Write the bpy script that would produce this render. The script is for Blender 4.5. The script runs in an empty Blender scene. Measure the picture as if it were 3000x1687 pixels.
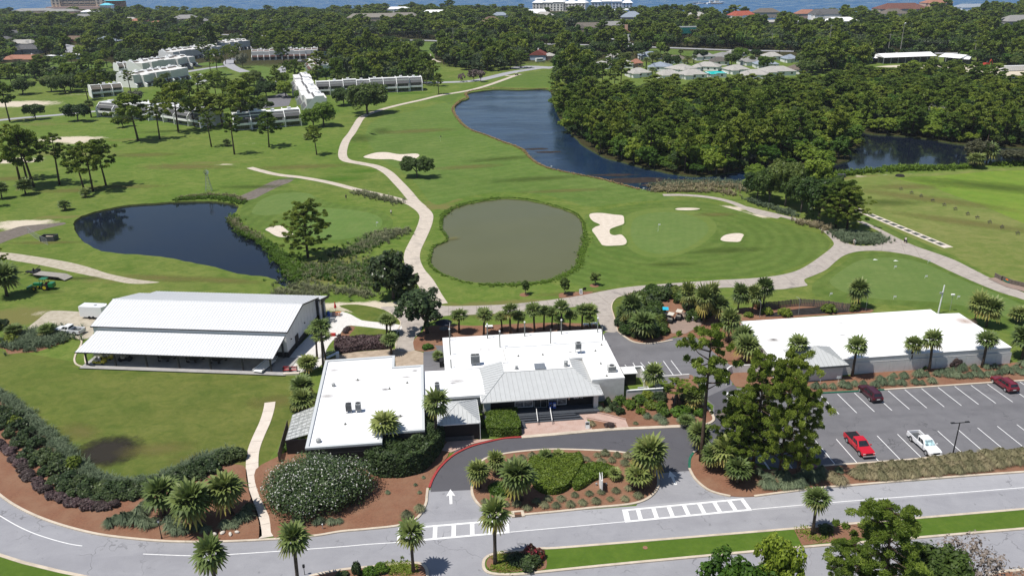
import bpy,bmesh,math,random
import numpy as np
from mathutils import Vector,Matrix
from mathutils.geometry import delaunay_2d_cdt,tessellate_polygon
R=math.radians
rnd=random.Random(7)
scene=bpy.context.scene
# camera, world, sun
HC=66.0
FPX,PITCH,ROLL=2333.0,0.3781950,-0.0140389
def _basis():
 cp,sp,cr,sr=math.cos(PITCH),math.sin(PITCH),math.cos(ROLL),math.sin(ROLL)
 F=Vector((0,cp,-sp));X=Vector((1,0,0));U=Vector((0,sp,cp))
 return F,X*cr+U*sr,X*(-sr)+U*cr
CF,CR_,CU=_basis()
cam=bpy.data.cameras.new("camera");camo=bpy.data.objects.new("camera",cam)
scene.collection.objects.link(camo)
cam.sensor_width=36;cam.lens=FPX/3000*36;cam.clip_end=30000;cam.clip_start=1
camo.matrix_world=Matrix(((CR_.x,CU.x,-CF.x,0),(CR_.y,CU.y,-CF.y,0),(CR_.z,CU.z,-CF.z,HC),(0,0,0,1)))
scene.camera=camo
SUN_EL,SUN_DIR=R(66),R(24)
world=bpy.data.worlds.new("World");scene.world=world;world.use_nodes=True
nt=world.node_tree;bg=nt.nodes['Background'];sky=nt.nodes.new('ShaderNodeTexSky')
sky.sky_type='NISHITA';sky.sun_disc=False;sky.sun_elevation=SUN_EL
sky.sun_rotation=math.pi/2-(SUN_DIR+math.pi)
sky.air_density=1.0;sky.dust_density=0.6;sky.ozone_density=1.5
nt.links.new(sky.outputs[0],bg.inputs[0]);bg.inputs[1].default_value=0.078
sl=bpy.data.lights.new("sun",'SUN');sl.energy=4.4;sl.angle=R(0.5);sl.color=(1,.955,.88)
so=bpy.data.objects.new("sun",sl);scene.collection.objects.link(so)
sd=Vector((math.cos(SUN_DIR)*math.cos(SUN_EL),math.sin(SUN_DIR)*math.cos(SUN_EL),-math.sin(SUN_EL)))
so.rotation_euler=sd.to_track_quat('-Z','Y').to_euler();so.location=(0,0,200)
scene.view_settings.view_transform='Standard';scene.view_settings.look='None'
scene.view_settings.gamma=1;scene.view_settings.exposure=0.25
scene.view_settings.use_curve_mapping=False
hz=bpy.data.meshes.new('haze')
hz.from_pydata([(x,y,z) for z in (-2,67.5) for x,y in ((-14500,-3200),(14500,-3200),(14500,16400),(-14500,16400))],[],[(3,2,1,0),(4,5,6,7),(0,1,5,4),(1,2,6,5),(2,3,7,6),(3,0,4,7)])
hm=bpy.data.materials.new('haze_air');hm.use_nodes=True;hn=hm.node_tree;hn.nodes.remove(hn.nodes['Principled BSDF']);hv_=hn.nodes.new('ShaderNodeVolumePrincipled')
hv_.inputs['Color'].default_value=(.80,.88,1,1);hv_.inputs['Density'].default_value=.00006;hv_.inputs['Anisotropy'].default_value=.1;hn.links.new(hv_.outputs[0],hn.nodes['Material Output'].inputs['Volume']);hz.materials.append(hm)
ho=bpy.data.objects.new('haze',hz);scene.collection.objects.link(ho);ho['kind']='stuff'
scene.cycles.volume_bounces=0;scene.cycles.max_bounces=6;scene.cycles.diffuse_bounces=2;scene.cycles.glossy_bounces=3
scene.cycles.transmission_bounces=3;scene.cycles.transparent_max_bounces=6
scene.cycles.caustics_reflective=False;scene.cycles.caustics_refractive=False
# from photograph survey to ground plan
K=3000/2576.0
def G(x,y,z=0.0):
 """ground point (at height z) seen at the 2576-wide survey position x, y"""
 d=CF*FPX+CR_*(x*K-1500)-CU*(y*K-843.5)
 t=(z-HC)/d.z
 return Vector((d.x*t,d.y*t,z))
def T(c,r,x,y):return (x/3+858.67*c,y/3+(482.56 if r==1 else 965.1 if r==2 else 0))
def TT(c,r,pts):return [T(c,r,x,y) for x,y in pts]
def hgt(bx,by,ty):
 g=G(bx,by);lo,hi=0.0,60.0
 for _ in range(40):
  m=(lo+hi)/2;v=Vector((g.x,g.y,m-HC));yy=843.5-FPX*v.dot(CU)/v.dot(CF)
  if yy>ty*K:lo=m
  else:hi=m
 return lo
AZ=R(6.2)
E1=Vector((math.cos(AZ),math.sin(AZ),0));E2=Vector((-math.sin(AZ),math.cos(AZ),0))
def UVW(u,v,z=0):return E1*u+E2*v+Vector((0,0,z))
# scene helpers
COL=scene.collection
def tag(o,label=None,cat=None,group=None,kind=None):
 if label:o['label']=label
 if cat:o['category']=cat
 if group:o['group']=group
 if kind:o['kind']=kind
 return o
def thing(name,label,cat,loc=(0,0,0),rz=0,group=None):
 o=bpy.data.objects.new(name,None);COL.objects.link(o);o.location=loc;o.rotation_euler=(0,0,rz)
 o.empty_display_size=.5
 return tag(o,label,cat,group)
def dup(root,loc=None,rz=None,label=None,group=None,scale=None):
 r=root.copy();COL.objects.link(r)
 if loc is not None:r.location=loc
 if rz is not None:r.rotation_euler=(0,0,rz)
 if scale is not None:r.scale=scale
 if label:r['label']=label
 if group:r['group']=group
 for ch in list(root.children):
  c=ch.copy();COL.objects.link(c);c.parent=r
  for g in list(ch.children):
   d=g.copy();COL.objects.link(d);d.parent=c
 return r
def link(name,me,parent=None,loc=None,rz=None):
 o=bpy.data.objects.new(name,me);COL.objects.link(o)
 if parent:o.parent=parent
 if loc is not None:o.location=loc
 if rz is not None:o.rotation_euler=(0,0,rz)
 return o
class MB:
 def __init__(s):s.v=[];s.f=[];s.mi=[];s.m=0
 def add(s,vs,fs):
  n=len(s.v);s.v+=[tuple(v) for v in vs]
  for f in fs:s.f.append(tuple(i+n for i in f));s.mi.append(s.m)
  return s
 def box(s,x0,y0,z0,x1,y1,z1):
  return s.add([(x0,y0,z0),(x1,y0,z0),(x1,y1,z0),(x0,y1,z0),(x0,y0,z1),(x1,y0,z1),(x1,y1,z1),(x0,y1,z1)],
  [(3,2,1,0),(4,5,6,7),(0,1,5,4),(1,2,6,5),(2,3,7,6),(3,0,4,7)])
 def prism(s,pts,z0,z1):
  """pts counter-clockwise [(x,y)]"""
  n=len(pts)
  z0s=z0 if hasattr(z0,'__len__') else [z0]*n;z1s=z1 if hasattr(z1,'__len__') else [z1]*n
  vs=[(p[0],p[1],a) for p,a in zip(pts,z0s)]+[(p[0],p[1],a) for p,a in zip(pts,z1s)]
  fs=[(i,(i+1)%n,n+(i+1)%n,n+i) for i in range(n)]
  if n<=4:fs+=[tuple(range(n-1,-1,-1)),tuple(range(n,2*n))]
  else:
   t=tessellate_polygon([[Vector((p[0],p[1],0)) for p in pts]])
   for a in t:
    A,B,C=[Vector(pts[i]) for i in a]
    if (B-A).cross(C-A)<0:a=(a[0],a[2],a[1])
    fs+=[(a[2],a[1],a[0]),(a[0]+n,a[1]+n,a[2]+n)]
  return s.add(vs,fs)
 def quad(s,a,b,c,d):return s.add([a,b,c,d],[(0,1,2,3)])
 def tri(s,a,b,c):return s.add([a,b,c],[(0,1,2)])
 def cyl(s,x,y,z0,z1,r0,r1=None,n=10,cap=True):
  r1=r0 if r1 is None else r1
  vs=[(x+r0*math.cos(2*math.pi*i/n),y+r0*math.sin(2*math.pi*i/n),z0) for i in range(n)]
  vs+=[(x+r1*math.cos(2*math.pi*i/n),y+r1*math.sin(2*math.pi*i/n),z1) for i in range(n)]
  fs=[(i,(i+1)%n,n+(i+1)%n,n+i) for i in range(n)]
  if cap:fs+=[tuple(range(n-1,-1,-1)),tuple(range(n,2*n))]
  return s.add(vs,fs)
 def tube(s,pts,rs,n=6):
  pts=[Vector(p) for p in pts];rs=rs if hasattr(rs,'__len__') else [rs]*len(pts)
  base=len(s.v)
  for i,p in enumerate(pts):
   t=(pts[min(i+1,len(pts)-1)]-pts[max(i-1,0)]).normalized()
   a=t.orthogonal().normalized() if abs(t.z)>.9 else t.cross(Vector((0,0,1))).normalized()
   if abs(t.z)>.9:a=Vector((1,0,0))-t*t.x;a.normalize()
   b=t.cross(a)
   for k in range(n):
    w=2*math.pi*k/n;s.v.append(tuple(p+(a*math.cos(w)+b*math.sin(w))*rs[i]))
  for i in range(len(pts)-1):
   for k in range(n):
    s.f.append((base+i*n+k,base+i*n+(k+1)%n,base+(i+1)*n+(k+1)%n,base+(i+1)*n+k));s.mi.append(s.m)
  s.f.append(tuple(base+k for k in range(n-1,-1,-1)));s.mi.append(s.m)
  s.f.append(tuple(base+(len(pts)-1)*n+k for k in range(n)));s.mi.append(s.m)
  return s
 def ell(s,cx,cy,cz,rx,ry,rz,n=10,m=6):
  vs=[(cx,cy,cz-rz)]
  for j in range(1,m):
   ph=math.pi*j/m
   for i in range(n):
    w=2*math.pi*i/n;vs.append((cx+rx*math.sin(ph)*math.cos(w),cy+ry*math.sin(ph)*math.sin(w),cz-rz*math.cos(ph)))
  vs.append((cx,cy,cz+rz));fs=[(0,1+(i+1)%n,1+i) for i in range(n)]
  for j in range(m-2):
   for i in range(n):fs.append((1+j*n+i,1+j*n+(i+1)%n,1+(j+1)*n+(i+1)%n,1+(j+1)*n+i))
  L=len(vs)-1;fs+=[(1+(m-2)*n+i,1+(m-2)*n+(i+1)%n,L) for i in range(n)]
  return s.add(vs,fs)
 def mesh(s,name,mats,smooth=False):
  me=bpy.data.meshes.new(name);me.from_pydata(s.v,[],s.f)
  for m in (mats if isinstance(mats,(list,tuple)) else [mats]):me.materials.append(m)
  if any(s.mi):me.polygons.foreach_set('material_index',s.mi)
  if smooth:me.polygons.foreach_set('use_smooth',[True]*len(s.f))
  me.update();return me
 def build(s,name,mats,parent=None,loc=None,rz=None,smooth=False):
  return link(name,s.mesh(name,mats,smooth),parent,loc,rz)
def bevel(o,w=.03,seg=2):
 m=o.modifiers.new('bevel','BEVEL');m.width=w;m.segments=seg;m.limit_method='ANGLE';return o
def catmull(pts,n=5,closed=True):
 P=[Vector(p[:2]) for p in pts];out=[];L=len(P)
 for i in range(L if closed else L-1):
  p0=P[(i-1)%L] if closed or i>0 else P[0];p1=P[i];p2=P[(i+1)%L]
  p3=P[(i+2)%L] if closed or i+2<L else P[-1]
  for k in range(n):
   t=k/n
   out.append(.5*((2*p1)+(p2-p0)*t+(2*p0-5*p1+4*p2-p3)*t*t+(3*p1-p0-3*p2+p3)*t**3))
 if not closed:out.append(P[-1])
 return out
def ground_pts(mpts,smooth=4,closed=True):
 w=[G(x,y).xy for x,y in mpts]
 return catmull(w,smooth,closed) if smooth else [Vector(p) for p in w]
def area(p):return .5*sum(p[i][0]*p[(i+1)%len(p)][1]-p[(i+1)%len(p)][0]*p[i][1] for i in range(len(p)))
def pip(x,y,poly):
 c=False;n=len(poly);j=n-1
 for i in range(n):
  xi,yi=poly[i][0],poly[i][1];xj,yj=poly[j][0],poly[j][1]
  if (yi>y)!=(yj>y) and x<(xj-xi)*(y-yi)/(yj-yi)+xi:c= not c
  j=i
 return c
def sheet_mesh(name,w,z,mat,thick=0):
 if area(w)<0:w=w[::-1]
 if thick:return MB().prism(w,z-thick,z).mesh(name,mat)
 me=bpy.data.meshes.new(name)
 vs,es,fs,*_=delaunay_2d_cdt([Vector(p) for p in w],[],[list(range(len(w)))],1,1e-4)
 me.from_pydata([(v.x,v.y,z) for v in vs],[],[f if area([vs[i] for i in f])>0 else f[::-1] for f in fs])
 me.materials.append(mat);return me
def sheet(name,mpts,z,mat,smooth=4,thick=0,world=False):
 w=(catmull(mpts,smooth) if smooth else [Vector(p) for p in mpts]) if world else ground_pts(mpts,smooth)
 o=link(name,sheet_mesh(name,w,z,mat,thick));o['kind']='structure';return o,w
def offset_line(w,d,closed=False):
 out=[];n=len(w)
 for i in range(n):
  a=w[(i-1)%n] if closed or i else w[0];b=w[(i+1)%n] if closed or i<n-1 else w[-1]
  t=(Vector(b)-Vector(a));t=t.normalized() if t.length>1e-9 else Vector((1,0))
  out.append(Vector(w[i])+Vector((-t.y,t.x))*d)
 return out
def ribbon_mb(w,w0,w1,z0,z1,closed=False,mb=None):
 """band between lateral offsets w0..w1 along the line, from z0 up to z1"""
 mb=mb or MB();A=offset_line(w,w0,closed);B=offset_line(w,w1,closed);n=len(w)
 vs=[]
 for a,b in zip(A,B):vs+=[(a.x,a.y,z1),(b.x,b.y,z1),(a.x,a.y,z0),(b.x,b.y,z0)]
 fs=[]
 for i in range(n if closed else n-1):
  p=4*i;q=4*((i+1)%n)
  fs+=[(p,p+1,q+1,q)[::-1],(p+1,p+3,q+3,q+1)[::-1],(p+2,p,q,q+2)[::-1]]
 if not closed:fs+=[(0,1,3,2),(4*n-4,4*n-2,4*n-1,4*n-3)]
 return mb.add(vs,fs)
def kerb(name,w,mat,closed=True,width=.32,h=.12,side=1):
 if closed and area(w)<0:w=w[::-1]
 o=ribbon_mb(w,-width*side if side<0 else -width*.5,width*.5,0,h,closed).build(name,mat);o['kind']='structure'
 return o
def resample(w,step):
 out=[Vector(w[0])];acc=0
 for a,b in zip(w[:-1],w[1:]):
  L=(b-a).length
  while acc+L>=step and L>0:
   t=(step-acc)/L;a=a+(b-a)*t;out.append(a.copy());L=(b-a).length;acc=0
  acc+=L
 if (out[-1]-w[-1]).length>.3:out.append(Vector(w[-1]))
 return out
 # materials
MATS={}
class NT:
 def __init__(s,name):
  s.m=bpy.data.materials.new(name);s.m.use_nodes=True;s.t=s.m.node_tree
  s.b=s.t.nodes['Principled BSDF'];s.out=s.t.nodes['Material Output'];MATS[name]=s.m
 def n(s,typ,**kw):
  x=s.t.nodes.new(typ)
  for k,v in kw.items():
   if k.startswith('i_'):
    key=k[2:];key=int(key) if key.isdigit() else key.replace('_',' ')
    x.inputs[key].default_value=v
   else:setattr(x,k,v)
  return x
 def l(s,a,b):s.t.links.new(a,b);return b
 def noise(s,scale,detail=4,rough=.55,vec=None,dist=0):
  x=s.n('ShaderNodeTexNoise');x.inputs['Scale'].default_value=scale;x.inputs['Detail'].default_value=detail
  x.inputs['Roughness'].default_value=rough;x.inputs['Distortion'].default_value=dist
  s.l(vec if vec is not None else s.pos(),x.inputs['Vector']);return x.outputs['Fac']
 def pos(s):
  if not hasattr(s,'_p'):s._p=s.n('ShaderNodeNewGeometry').outputs['Position']
  return s._p
 def obj(s):
  if not hasattr(s,'_o'):s._o=s.n('ShaderNodeTexCoord').outputs['Object']
  return s._o
 def scalev(s,vec,sc,rot=0):
  x=s.n('ShaderNodeMapping');x.inputs['Scale'].default_value=sc;x.inputs['Rotation'].default_value=(0,0,rot)
  s.l(vec,x.inputs['Vector']);return x.outputs[0]
 def ramp(s,fac,stops,interp='LINEAR'):
  x=s.n('ShaderNodeValToRGB');x.color_ramp.interpolation=interp;e=x.color_ramp.elements
  while len(e)<len(stops):e.new(.5)
  for q,(p,c) in zip(e,stops):q.position=p;q.color=c if len(c)==4 else (*c,1)
  s.l(fac,x.inputs['Fac']);return x.outputs['Color']
 def mix(s,fac,a,b,mode='MIX'):
  x=s.n('ShaderNodeMix',data_type='RGBA',blend_type=mode)
  for v,i in ((fac,0),(a,6),(b,7)):
   if hasattr(v,'is_linked') or hasattr(v,'links'):s.l(v,x.inputs[i])
   else:x.inputs[i].default_value=v if i==0 else (v if len(v)==4 else (*v,1))
  return x.outputs[2]
 def math(s,op,a,b=0.0,clamp=False):
  x=s.n('ShaderNodeMath',operation=op,use_clamp=clamp)
  for v,i in ((a,0),(b,1)):
   if hasattr(v,'links'):s.l(v,x.inputs[i])
   else:x.inputs[i].default_value=v
  return x.outputs[0]
 def rng(s,v,a,b,c=0.0,d=1.0):
  x=s.n('ShaderNodeMapRange');s.l(v,x.inputs[0])
  for i,q in enumerate((a,b,c,d)):x.inputs[i+1].default_value=q
  return x.outputs[0]
 def attr(s,name):
  x=s.n('ShaderNodeAttribute');x.attribute_name=name;return x
 def bump(s,h,strength=.3,dist=.05):
  x=s.n('ShaderNodeBump');x.inputs['Strength'].default_value=strength;x.inputs['Distance'].default_value=dist
  s.l(h,x.inputs['Height']);s.l(x.outputs[0],s.b.inputs['Normal'])
 def done(s,col=None,rough=.8,spec=.3,metal=0):
  if col is not None:
   if hasattr(col,'links'):s.l(col,s.b.inputs['Base Color'])
   else:s.b.inputs['Base Color'].default_value=col if len(col)==4 else (*col,1)
  s.b.inputs['Roughness'].default_value=rough;s.b.inputs['Metallic'].default_value=metal
  s.b.inputs['Specular IOR Level'].default_value=spec;return s.m
def plain(name,col,rough=.7,spec=.4,metal=0,var=.12,vscale=3.0,bump=0):
 t=NT(name);f=t.noise(vscale,5,.6,t.obj())
 d=tuple(c*(1-var) for c in col);l=tuple(min(1,c*(1+var)) for c in col)
 m=t.done(t.mix(t.rng(f,.3,.7),d,l),rough,spec,metal)
 if bump:t.bump(t.noise(vscale*8,3,.6,t.obj()),bump,.02)
 return m
def grassmat(name,base,dry,dark,stripes=0,srot=0,swid=4.0,masks=False,fine=1.0,ring=None):
 t=NT(name);p=t.pos()
 big=t.rng(t.noise(.022,5,.55,p,.3),.34,.66);mid=t.rng(t.noise(.11,4,.6,p,.6),.3,.7)
 fn=t.rng(t.noise(1.6,4,.7,p),.25,.75);vf=t.rng(t.noise(7.0,2,.7,p),.2,.8)
 hu=t.rng(t.noise(.009,3,.5,p,.5),.4,.62)
 c=t.mix(t.math('MULTIPLY',big,.8),base,dry)
 c=t.mix(t.math('MULTIPLY',mid,.62),c,dark)
 c=t.mix(t.math('MULTIPLY',hu,.35),c,(base[0]*.75,base[1]*1.12,base[2]*.7))
 c=t.mix(t.math('MULTIPLY',t.rng(t.noise(.05,6,.7,p,1.5),.52,.7),.55),c,dry)
 if stripes:
  w=t.n('ShaderNodeTexWave',wave_type='BANDS',wave_profile='SIN');w.inputs['Scale'].default_value=1/swid*.31
  w.inputs['Distortion'].default_value=2.2;w.inputs['Detail'].default_value=1.5;w.inputs['Detail Scale'].default_value=.25
  if ring:
   w.wave_type='RINGS';w.rings_direction='Z';mp_=t.n('ShaderNodeMapping');mp_.inputs['Location'].default_value=(-ring[0],-ring[1],0);t.l(p,mp_.inputs['Vector']);t.l(mp_.outputs[0],w.inputs['Vector'])
  else:t.l(t.scalev(p,(1,1,1),srot),w.inputs['Vector'])
  c=t.mix(t.math('MULTIPLY',w.outputs['Fac'],stripes),c,tuple(x*.62 for x in base))
 pt=t.noise(.33,5,.72,t.scalev(p,(1,1.5,1),.3),.8);c=t.mix(t.math('MULTIPLY',t.rng(pt,.5,.68),.5),c,dry);c=t.mix(t.math('MULTIPLY',t.rng(pt,.5,.34),.55),c,dark)
 c=t.mix(t.math('MULTIPLY',fn,.4*fine),c,tuple(x*.6 for x in dark))
 c=t.mix(t.math('MULTIPLY',vf,.18*fine),c,tuple(min(1,x*1.45) for x in base))
 if masks:
  a=t.attr('mask');sx=t.n('ShaderNodeSeparateColor');t.l(a.outputs['Color'],sx.inputs[0])
  n1=t.noise(.35,5,.65,p);n2=t.noise(2.5,3,.6,p)
  nn=t.math('ADD',t.math('MULTIPLY',n1,.8),t.math('MULTIPLY',n2,.4))
  def m(ch,off):return t.rng(t.math('SUBTRACT',t.math('ADD',sx.outputs[ch],nn),off),0,.28)
  c=t.mix(m(1,.98),c,t.mix(n2,(.17,.155,.055),(.115,.125,.035)))
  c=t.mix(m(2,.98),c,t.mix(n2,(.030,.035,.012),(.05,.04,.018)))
  c=t.mix(m(0,1.0),c,t.mix(n2,(.62,.55,.45),(.42,.36,.27)))
 t.bump(t.noise(5,4,.7,p),.35,.12);return t.done(c,.95,.1)
mGrass=grassmat('rough_grass',(.110,.163,.027),(.215,.225,.066),(.050,.100,.014),masks=True)
mFair=grassmat('fairway_grass',(.112,.168,.035),(.172,.215,.064),(.056,.114,.020),stripes=.30,srot=1.05,swid=5)
mFair2=grassmat('approach_grass',(.106,.158,.031),(.162,.200,.056),(.054,.105,.018),stripes=.5,swid=3.4,ring=G(1690,590))
mLawn=grassmat('lawn_grass',(.106,.135,.026),(.190,.185,.055),(.054,.090,.016),stripes=.18,srot=1.35,swid=9)
mRange=grassmat('range_grass',(.150,.215,.034),(.210,.245,.046),(.105,.175,.024),stripes=.25,srot=2.5,swid=8,fine=.6)
mRange2=grassmat('range_turf',(.150,.185,.044),(.240,.225,.085),(.095,.140,.028),stripes=.15,srot=2.5,swid=6,fine=.8)
mGreen=grassmat('putting_green_grass',(.118,.172,.048),(.150,.195,.060),(.090,.148,.036),stripes=.12,srot=.2,swid=2,fine=.35)
mCollar=grassmat('green_collar_grass',(.125,.170,.040),(.155,.190,.052),(.095,.145,.030),fine=.6)
mMedian=grassmat('median_grass',(.085,.140,.020),(.120,.165,.028),(.055,.105,.014),fine=.9)
mDirtDark=plain('wet_scorch',(.026,.024,.024),.9,.1,var=.4,vscale=1)
def sandmat(name,a,b):
 t=NT(name);c=t.mix(t.rng(t.noise(.9,6,.6),.3,.7),a,b)
 c=t.mix(t.math('MULTIPLY',t.rng(t.noise(14,3,.7),.35,.75),.35),c,tuple(x*.7 for x in b))
 t.bump(t.noise(2.5,4,.7),.5,.1);return t.done(c,.95,.1)
mSand=sandmat('bunker_sand',(.66,.585,.50),(.52,.45,.37))
mDirt=sandmat('sandy_track',(.50,.45,.37),(.33,.29,.22))
mGravel=sandmat('tan_gravel',(.47,.385,.30),(.30,.235,.175))
mSilt=sandmat('grey_gravel',(.20,.17,.15),(.12,.105,.09))
mBeach=sandmat('beach_sand',(.62,.56,.45),(.5,.44,.34))
def concrete(name,a,b,stain=(.2,.18,.16),st=.5):
 t=NT(name);c=t.mix(t.rng(t.noise(.7,5,.6),.3,.7),a,b)
 s1=t.rng(t.noise(.25,6,.7,None,1.2),.52,.72)
 c=t.mix(t.math('MULTIPLY',s1,st),c,stain)
 c=t.mix(t.math('MULTIPLY',t.rng(t.noise(9,4,.7),.4,.8),.25),c,stain)
 t.bump(t.noise(20,3,.6),.15,.02);return t.done(c,.85,.25)
mPath=concrete('path_concrete',(.56,.49,.415),(.46,.40,.335),(.22,.20,.18),.55)
mPathOld=concrete('worn_path_concrete',(.42,.375,.33),(.33,.29,.26),(.17,.155,.15),.7)
mJoint=plain('joint_dirt',(.15,.13,.11),.9,.1)
mKerb=concrete('kerb_concrete',(.60,.52,.42),(.48,.41,.33),(.22,.19,.15),.5)
mKerbRed=plain('red_kerb_paint',(.33,.045,.045),.6,.3,var=.35,vscale=6)
mKerbGreen=plain('green_kerb_paint',(.02,.12,.075),.6,.3,var=.4,vscale=5)
mWalk=concrete('cream_walk_concrete',(.66,.585,.51),(.56,.495,.43),(.38,.33,.29),.3)
def asphalt(name,a,b,crack=0,tint=(.06,.06,.065)):
 t=NT(name);c=t.mix(t.rng(t.noise(.35,6,.65,None,.5),.3,.7),a,b)
 c=t.mix(t.math('MULTIPLY',t.rng(t.noise(.09,4,.6,t.scalev(t.pos(),(.35,2.2,1),-AZ),.8),.5,.78),.55),c,tint)
 c=t.mix(t.math('MULTIPLY',t.rng(t.noise(22,3,.8),.35,.8),.3),c,tuple(x*1.5 for x in a))
 vo=t.n('ShaderNodeTexVoronoi',feature='DISTANCE_TO_EDGE');vo.inputs['Scale'].default_value=.16;wp=t.n('ShaderNodeVectorMath',operation='ADD');nv=t.n('ShaderNodeTexNoise');nv.inputs['Scale'].default_value=.6;t.l(t.pos(),nv.inputs['Vector'])
 sc3=t.n('ShaderNodeVectorMath',operation='SCALE');sc3.inputs['Scale'].default_value=3.0;t.l(nv.outputs['Color'],sc3.inputs[0]);t.l(t.pos(),wp.inputs[0]);t.l(sc3.outputs[0],wp.inputs[1]);t.l(wp.outputs[0],vo.inputs['Vector'])
 cr=t.math('MULTIPLY',t.rng(vo.outputs['Distance'],.012,.004),t.rng(t.noise(.12,3,.6),.5,.6));c=t.mix(t.math('MULTIPLY',cr,.55),c,tuple(x*.35 for x in a))
 c=t.mix(t.math('MULTIPLY',t.rng(t.noise(1.1,3,.5),.66,.76),.5),c,tuple(x*.45 for x in a))
 t.bump(t.noise(30,3,.8),.2,.02);return t.done(c,.9,.2)
mRoad=asphalt('grey_road_asphalt',(.285,.285,.305),(.235,.235,.255),tint=(.17,.17,.19))
mRoad2=asphalt('bleached_lane_asphalt',(.33,.33,.35),(.28,.28,.30),tint=(.22,.22,.235))
mLot=asphalt('dark_lot_asphalt',(.160,.158,.168),(.125,.123,.133),tint=(.070,.069,.075))
mDrive=asphalt('fresh_drive_asphalt',(.090,.089,.100),(.078,.077,.087),tint=(.085,.082,.088))
mPaintW=plain('white_road_paint',(.74,.74,.74),.7,.3,var=.10,vscale=2.5)
t=NT('red_mulch');c=t.mix(t.rng(t.noise(3.5,5,.75),.3,.7),(.250,.122,.075),(.150,.075,.049))
c=t.mix(t.rng(t.noise(.3,4,.6),.4,.7),c,(.24,.14,.09));c=t.mix(t.math('MULTIPLY',t.rng(t.noise(16,3,.8),.45,.8),.6),c,(.30,.16,.10))
t.bump(t.noise(14,4,.8),.8,.08);mMulch=t.done(c,.95,.1)
t=NT('pine_litter');c=t.mix(t.rng(t.noise(1.2,5,.7),.3,.7),(.13,.10,.045),(.06,.06,.02));mLitter=t.done(c,.95,.1)
t=NT('pink_pavers');br=t.n('ShaderNodeTexBrick');br.inputs['Scale'].default_value=4;t.l(t.scalev(t.pos(),(1,1,1),-AZ),br.inputs['Vector'])
br.inputs['Color1'].default_value=(.46,.31,.26,1);br.inputs['Color2'].default_value=(.40,.27,.225,1);br.inputs['Mortar'].default_value=(.33,.24,.2,1)
c=t.mix(t.math('MULTIPLY',t.rng(t.noise(.8,4,.6),.35,.7),.5),br.outputs[0],(.53,.42,.37));mPink=t.done(c,.85,.25)
t=NT('white_pavers');br=t.n('ShaderNodeTexBrick');br.inputs['Scale'].default_value=2.2;t.l(t.scalev(t.pos(),(1,1,1),.1),br.inputs['Vector'])
br.inputs['Color1'].default_value=(.72,.70,.67,1);br.inputs['Color2'].default_value=(.60,.58,.56,1);br.inputs['Mortar'].default_value=(.5,.48,.46,1)
c=t.mix(t.math('MULTIPLY',t.rng(t.noise(1.5,4,.6),.4,.7),.35),br.outputs[0],(.45,.42,.40));mPaver=t.done(c,.85,.25)
def water(name,deep,murk,mf,rough,bumps,bscale,dist=.06,spec=.5):
 t=NT(name);c=t.mix(t.math('MULTIPLY',t.rng(t.noise(.05,4,.6),.35,.65),mf),deep,murk)
 p=t.scalev(t.pos(),(1,1.5,1),.3)
 h=t.math('ADD',t.noise(bscale,3,.6,p),t.math('MULTIPLY',t.noise(bscale*.22,3,.5,p),1.6))
 gate=t.rng(t.noise(.03,3,.6,t.scalev(t.pos(),(1,2.2,1),.4)),.35,.6,.25,1.0);t.bump(t.math('MULTIPLY',h,gate),bumps,dist)
 t.b.inputs['IOR'].default_value=1.33;t.done(c,rough,spec);t.l(t.math('MULTIPLY',t.rng(gate,.25,1,.35,2.0),rough),t.b.inputs['Roughness']);return t.m
mWaterDark=water('dark_pond_water',(.006,.010,.020),(.010,.013,.018),.8,.04,.18,1.6,.04)
mWaterGreen=water('murky_pond_water',(.100,.102,.042),(.108,.110,.048),1,.12,.12,1.2,.03,.35)
mWaterBlue=water('lake_water',(.010,.026,.060),(.010,.020,.038),.7,.10,.55,1.0,.10)
mWaterFar=water('far_pond_water',(.02,.05,.11),(.03,.06,.11),.7,.12,.5,1.0,.1)
mSea=water('sea_water',(.018,.085,.210),(.025,.105,.235),.8,.25,.8,.35,.25)
mAlgae=plain('floating_weed',(.030,.022,.018),.8,.2,var=.5,vscale=.8)
mReed=plain('dead_reed_edge',(.34,.20,.09),.9,.1,var=.4,vscale=2)
mBank=plain('bank_soil',(.045,.055,.018),.95,.1,var=.4,vscale=1.5)
mWhite=plain('white_paint',(.80,.80,.79),.55,.35,var=.03)
def roofmat(name,col,stain,amount):
 t=NT(name);c=t.mix(t.math('MULTIPLY',t.rng(t.noise(.35,6,.65,None,1.0),.52,.8),amount),col,stain)
 c=t.mix(t.math('MULTIPLY',t.rng(t.noise(2.2,4,.7),.55,.8),.25*amount),c,(.4,.38,.36))
 br=t.n('ShaderNodeTexBrick');br.inputs['Scale'].default_value=1;br.inputs['Brick Width'].default_value=7;br.inputs['Row Height'].default_value=1.9;br.inputs['Mortar Size'].default_value=.035;t.l(t.scalev(t.pos(),(1,1,1),-AZ),br.inputs['Vector'])
 c=t.mix(t.math('MULTIPLY',br.outputs['Fac'],.30),c,(.45,.44,.43));c=t.mix(t.math('MULTIPLY',t.rng(t.noise(.12,5,.6,None,.8),.45,.7),.22),c,(.55,.53,.51));return t.done(c,.6,.3)
mRoofW=roofmat('white_membrane_roof',(.80,.80,.81),(.60,.57,.56),.6)
mRoofW2=roofmat('clean_membrane_roof',(.84,.84,.84),(.72,.70,.69),.4)
mMetalW=plain('white_ribbed_metal',(.66,.67,.69),.42,.5,var=.03,vscale=.6)
mSeam=plain('seam_grey',(.54,.55,.56),.5,.4,var=.05)
mTin=plain('galvanised_tin',(.47,.48,.48),.40,.5,.0,var=.05,vscale=.8)
mTinSeam=plain('tin_seam',(.38,.39,.39),.45,.5,var=.05)
mStucco=plain('white_stucco',(.62,.61,.59),.9,.2,var=.10,vscale=1.2,bump=.3)
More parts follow.
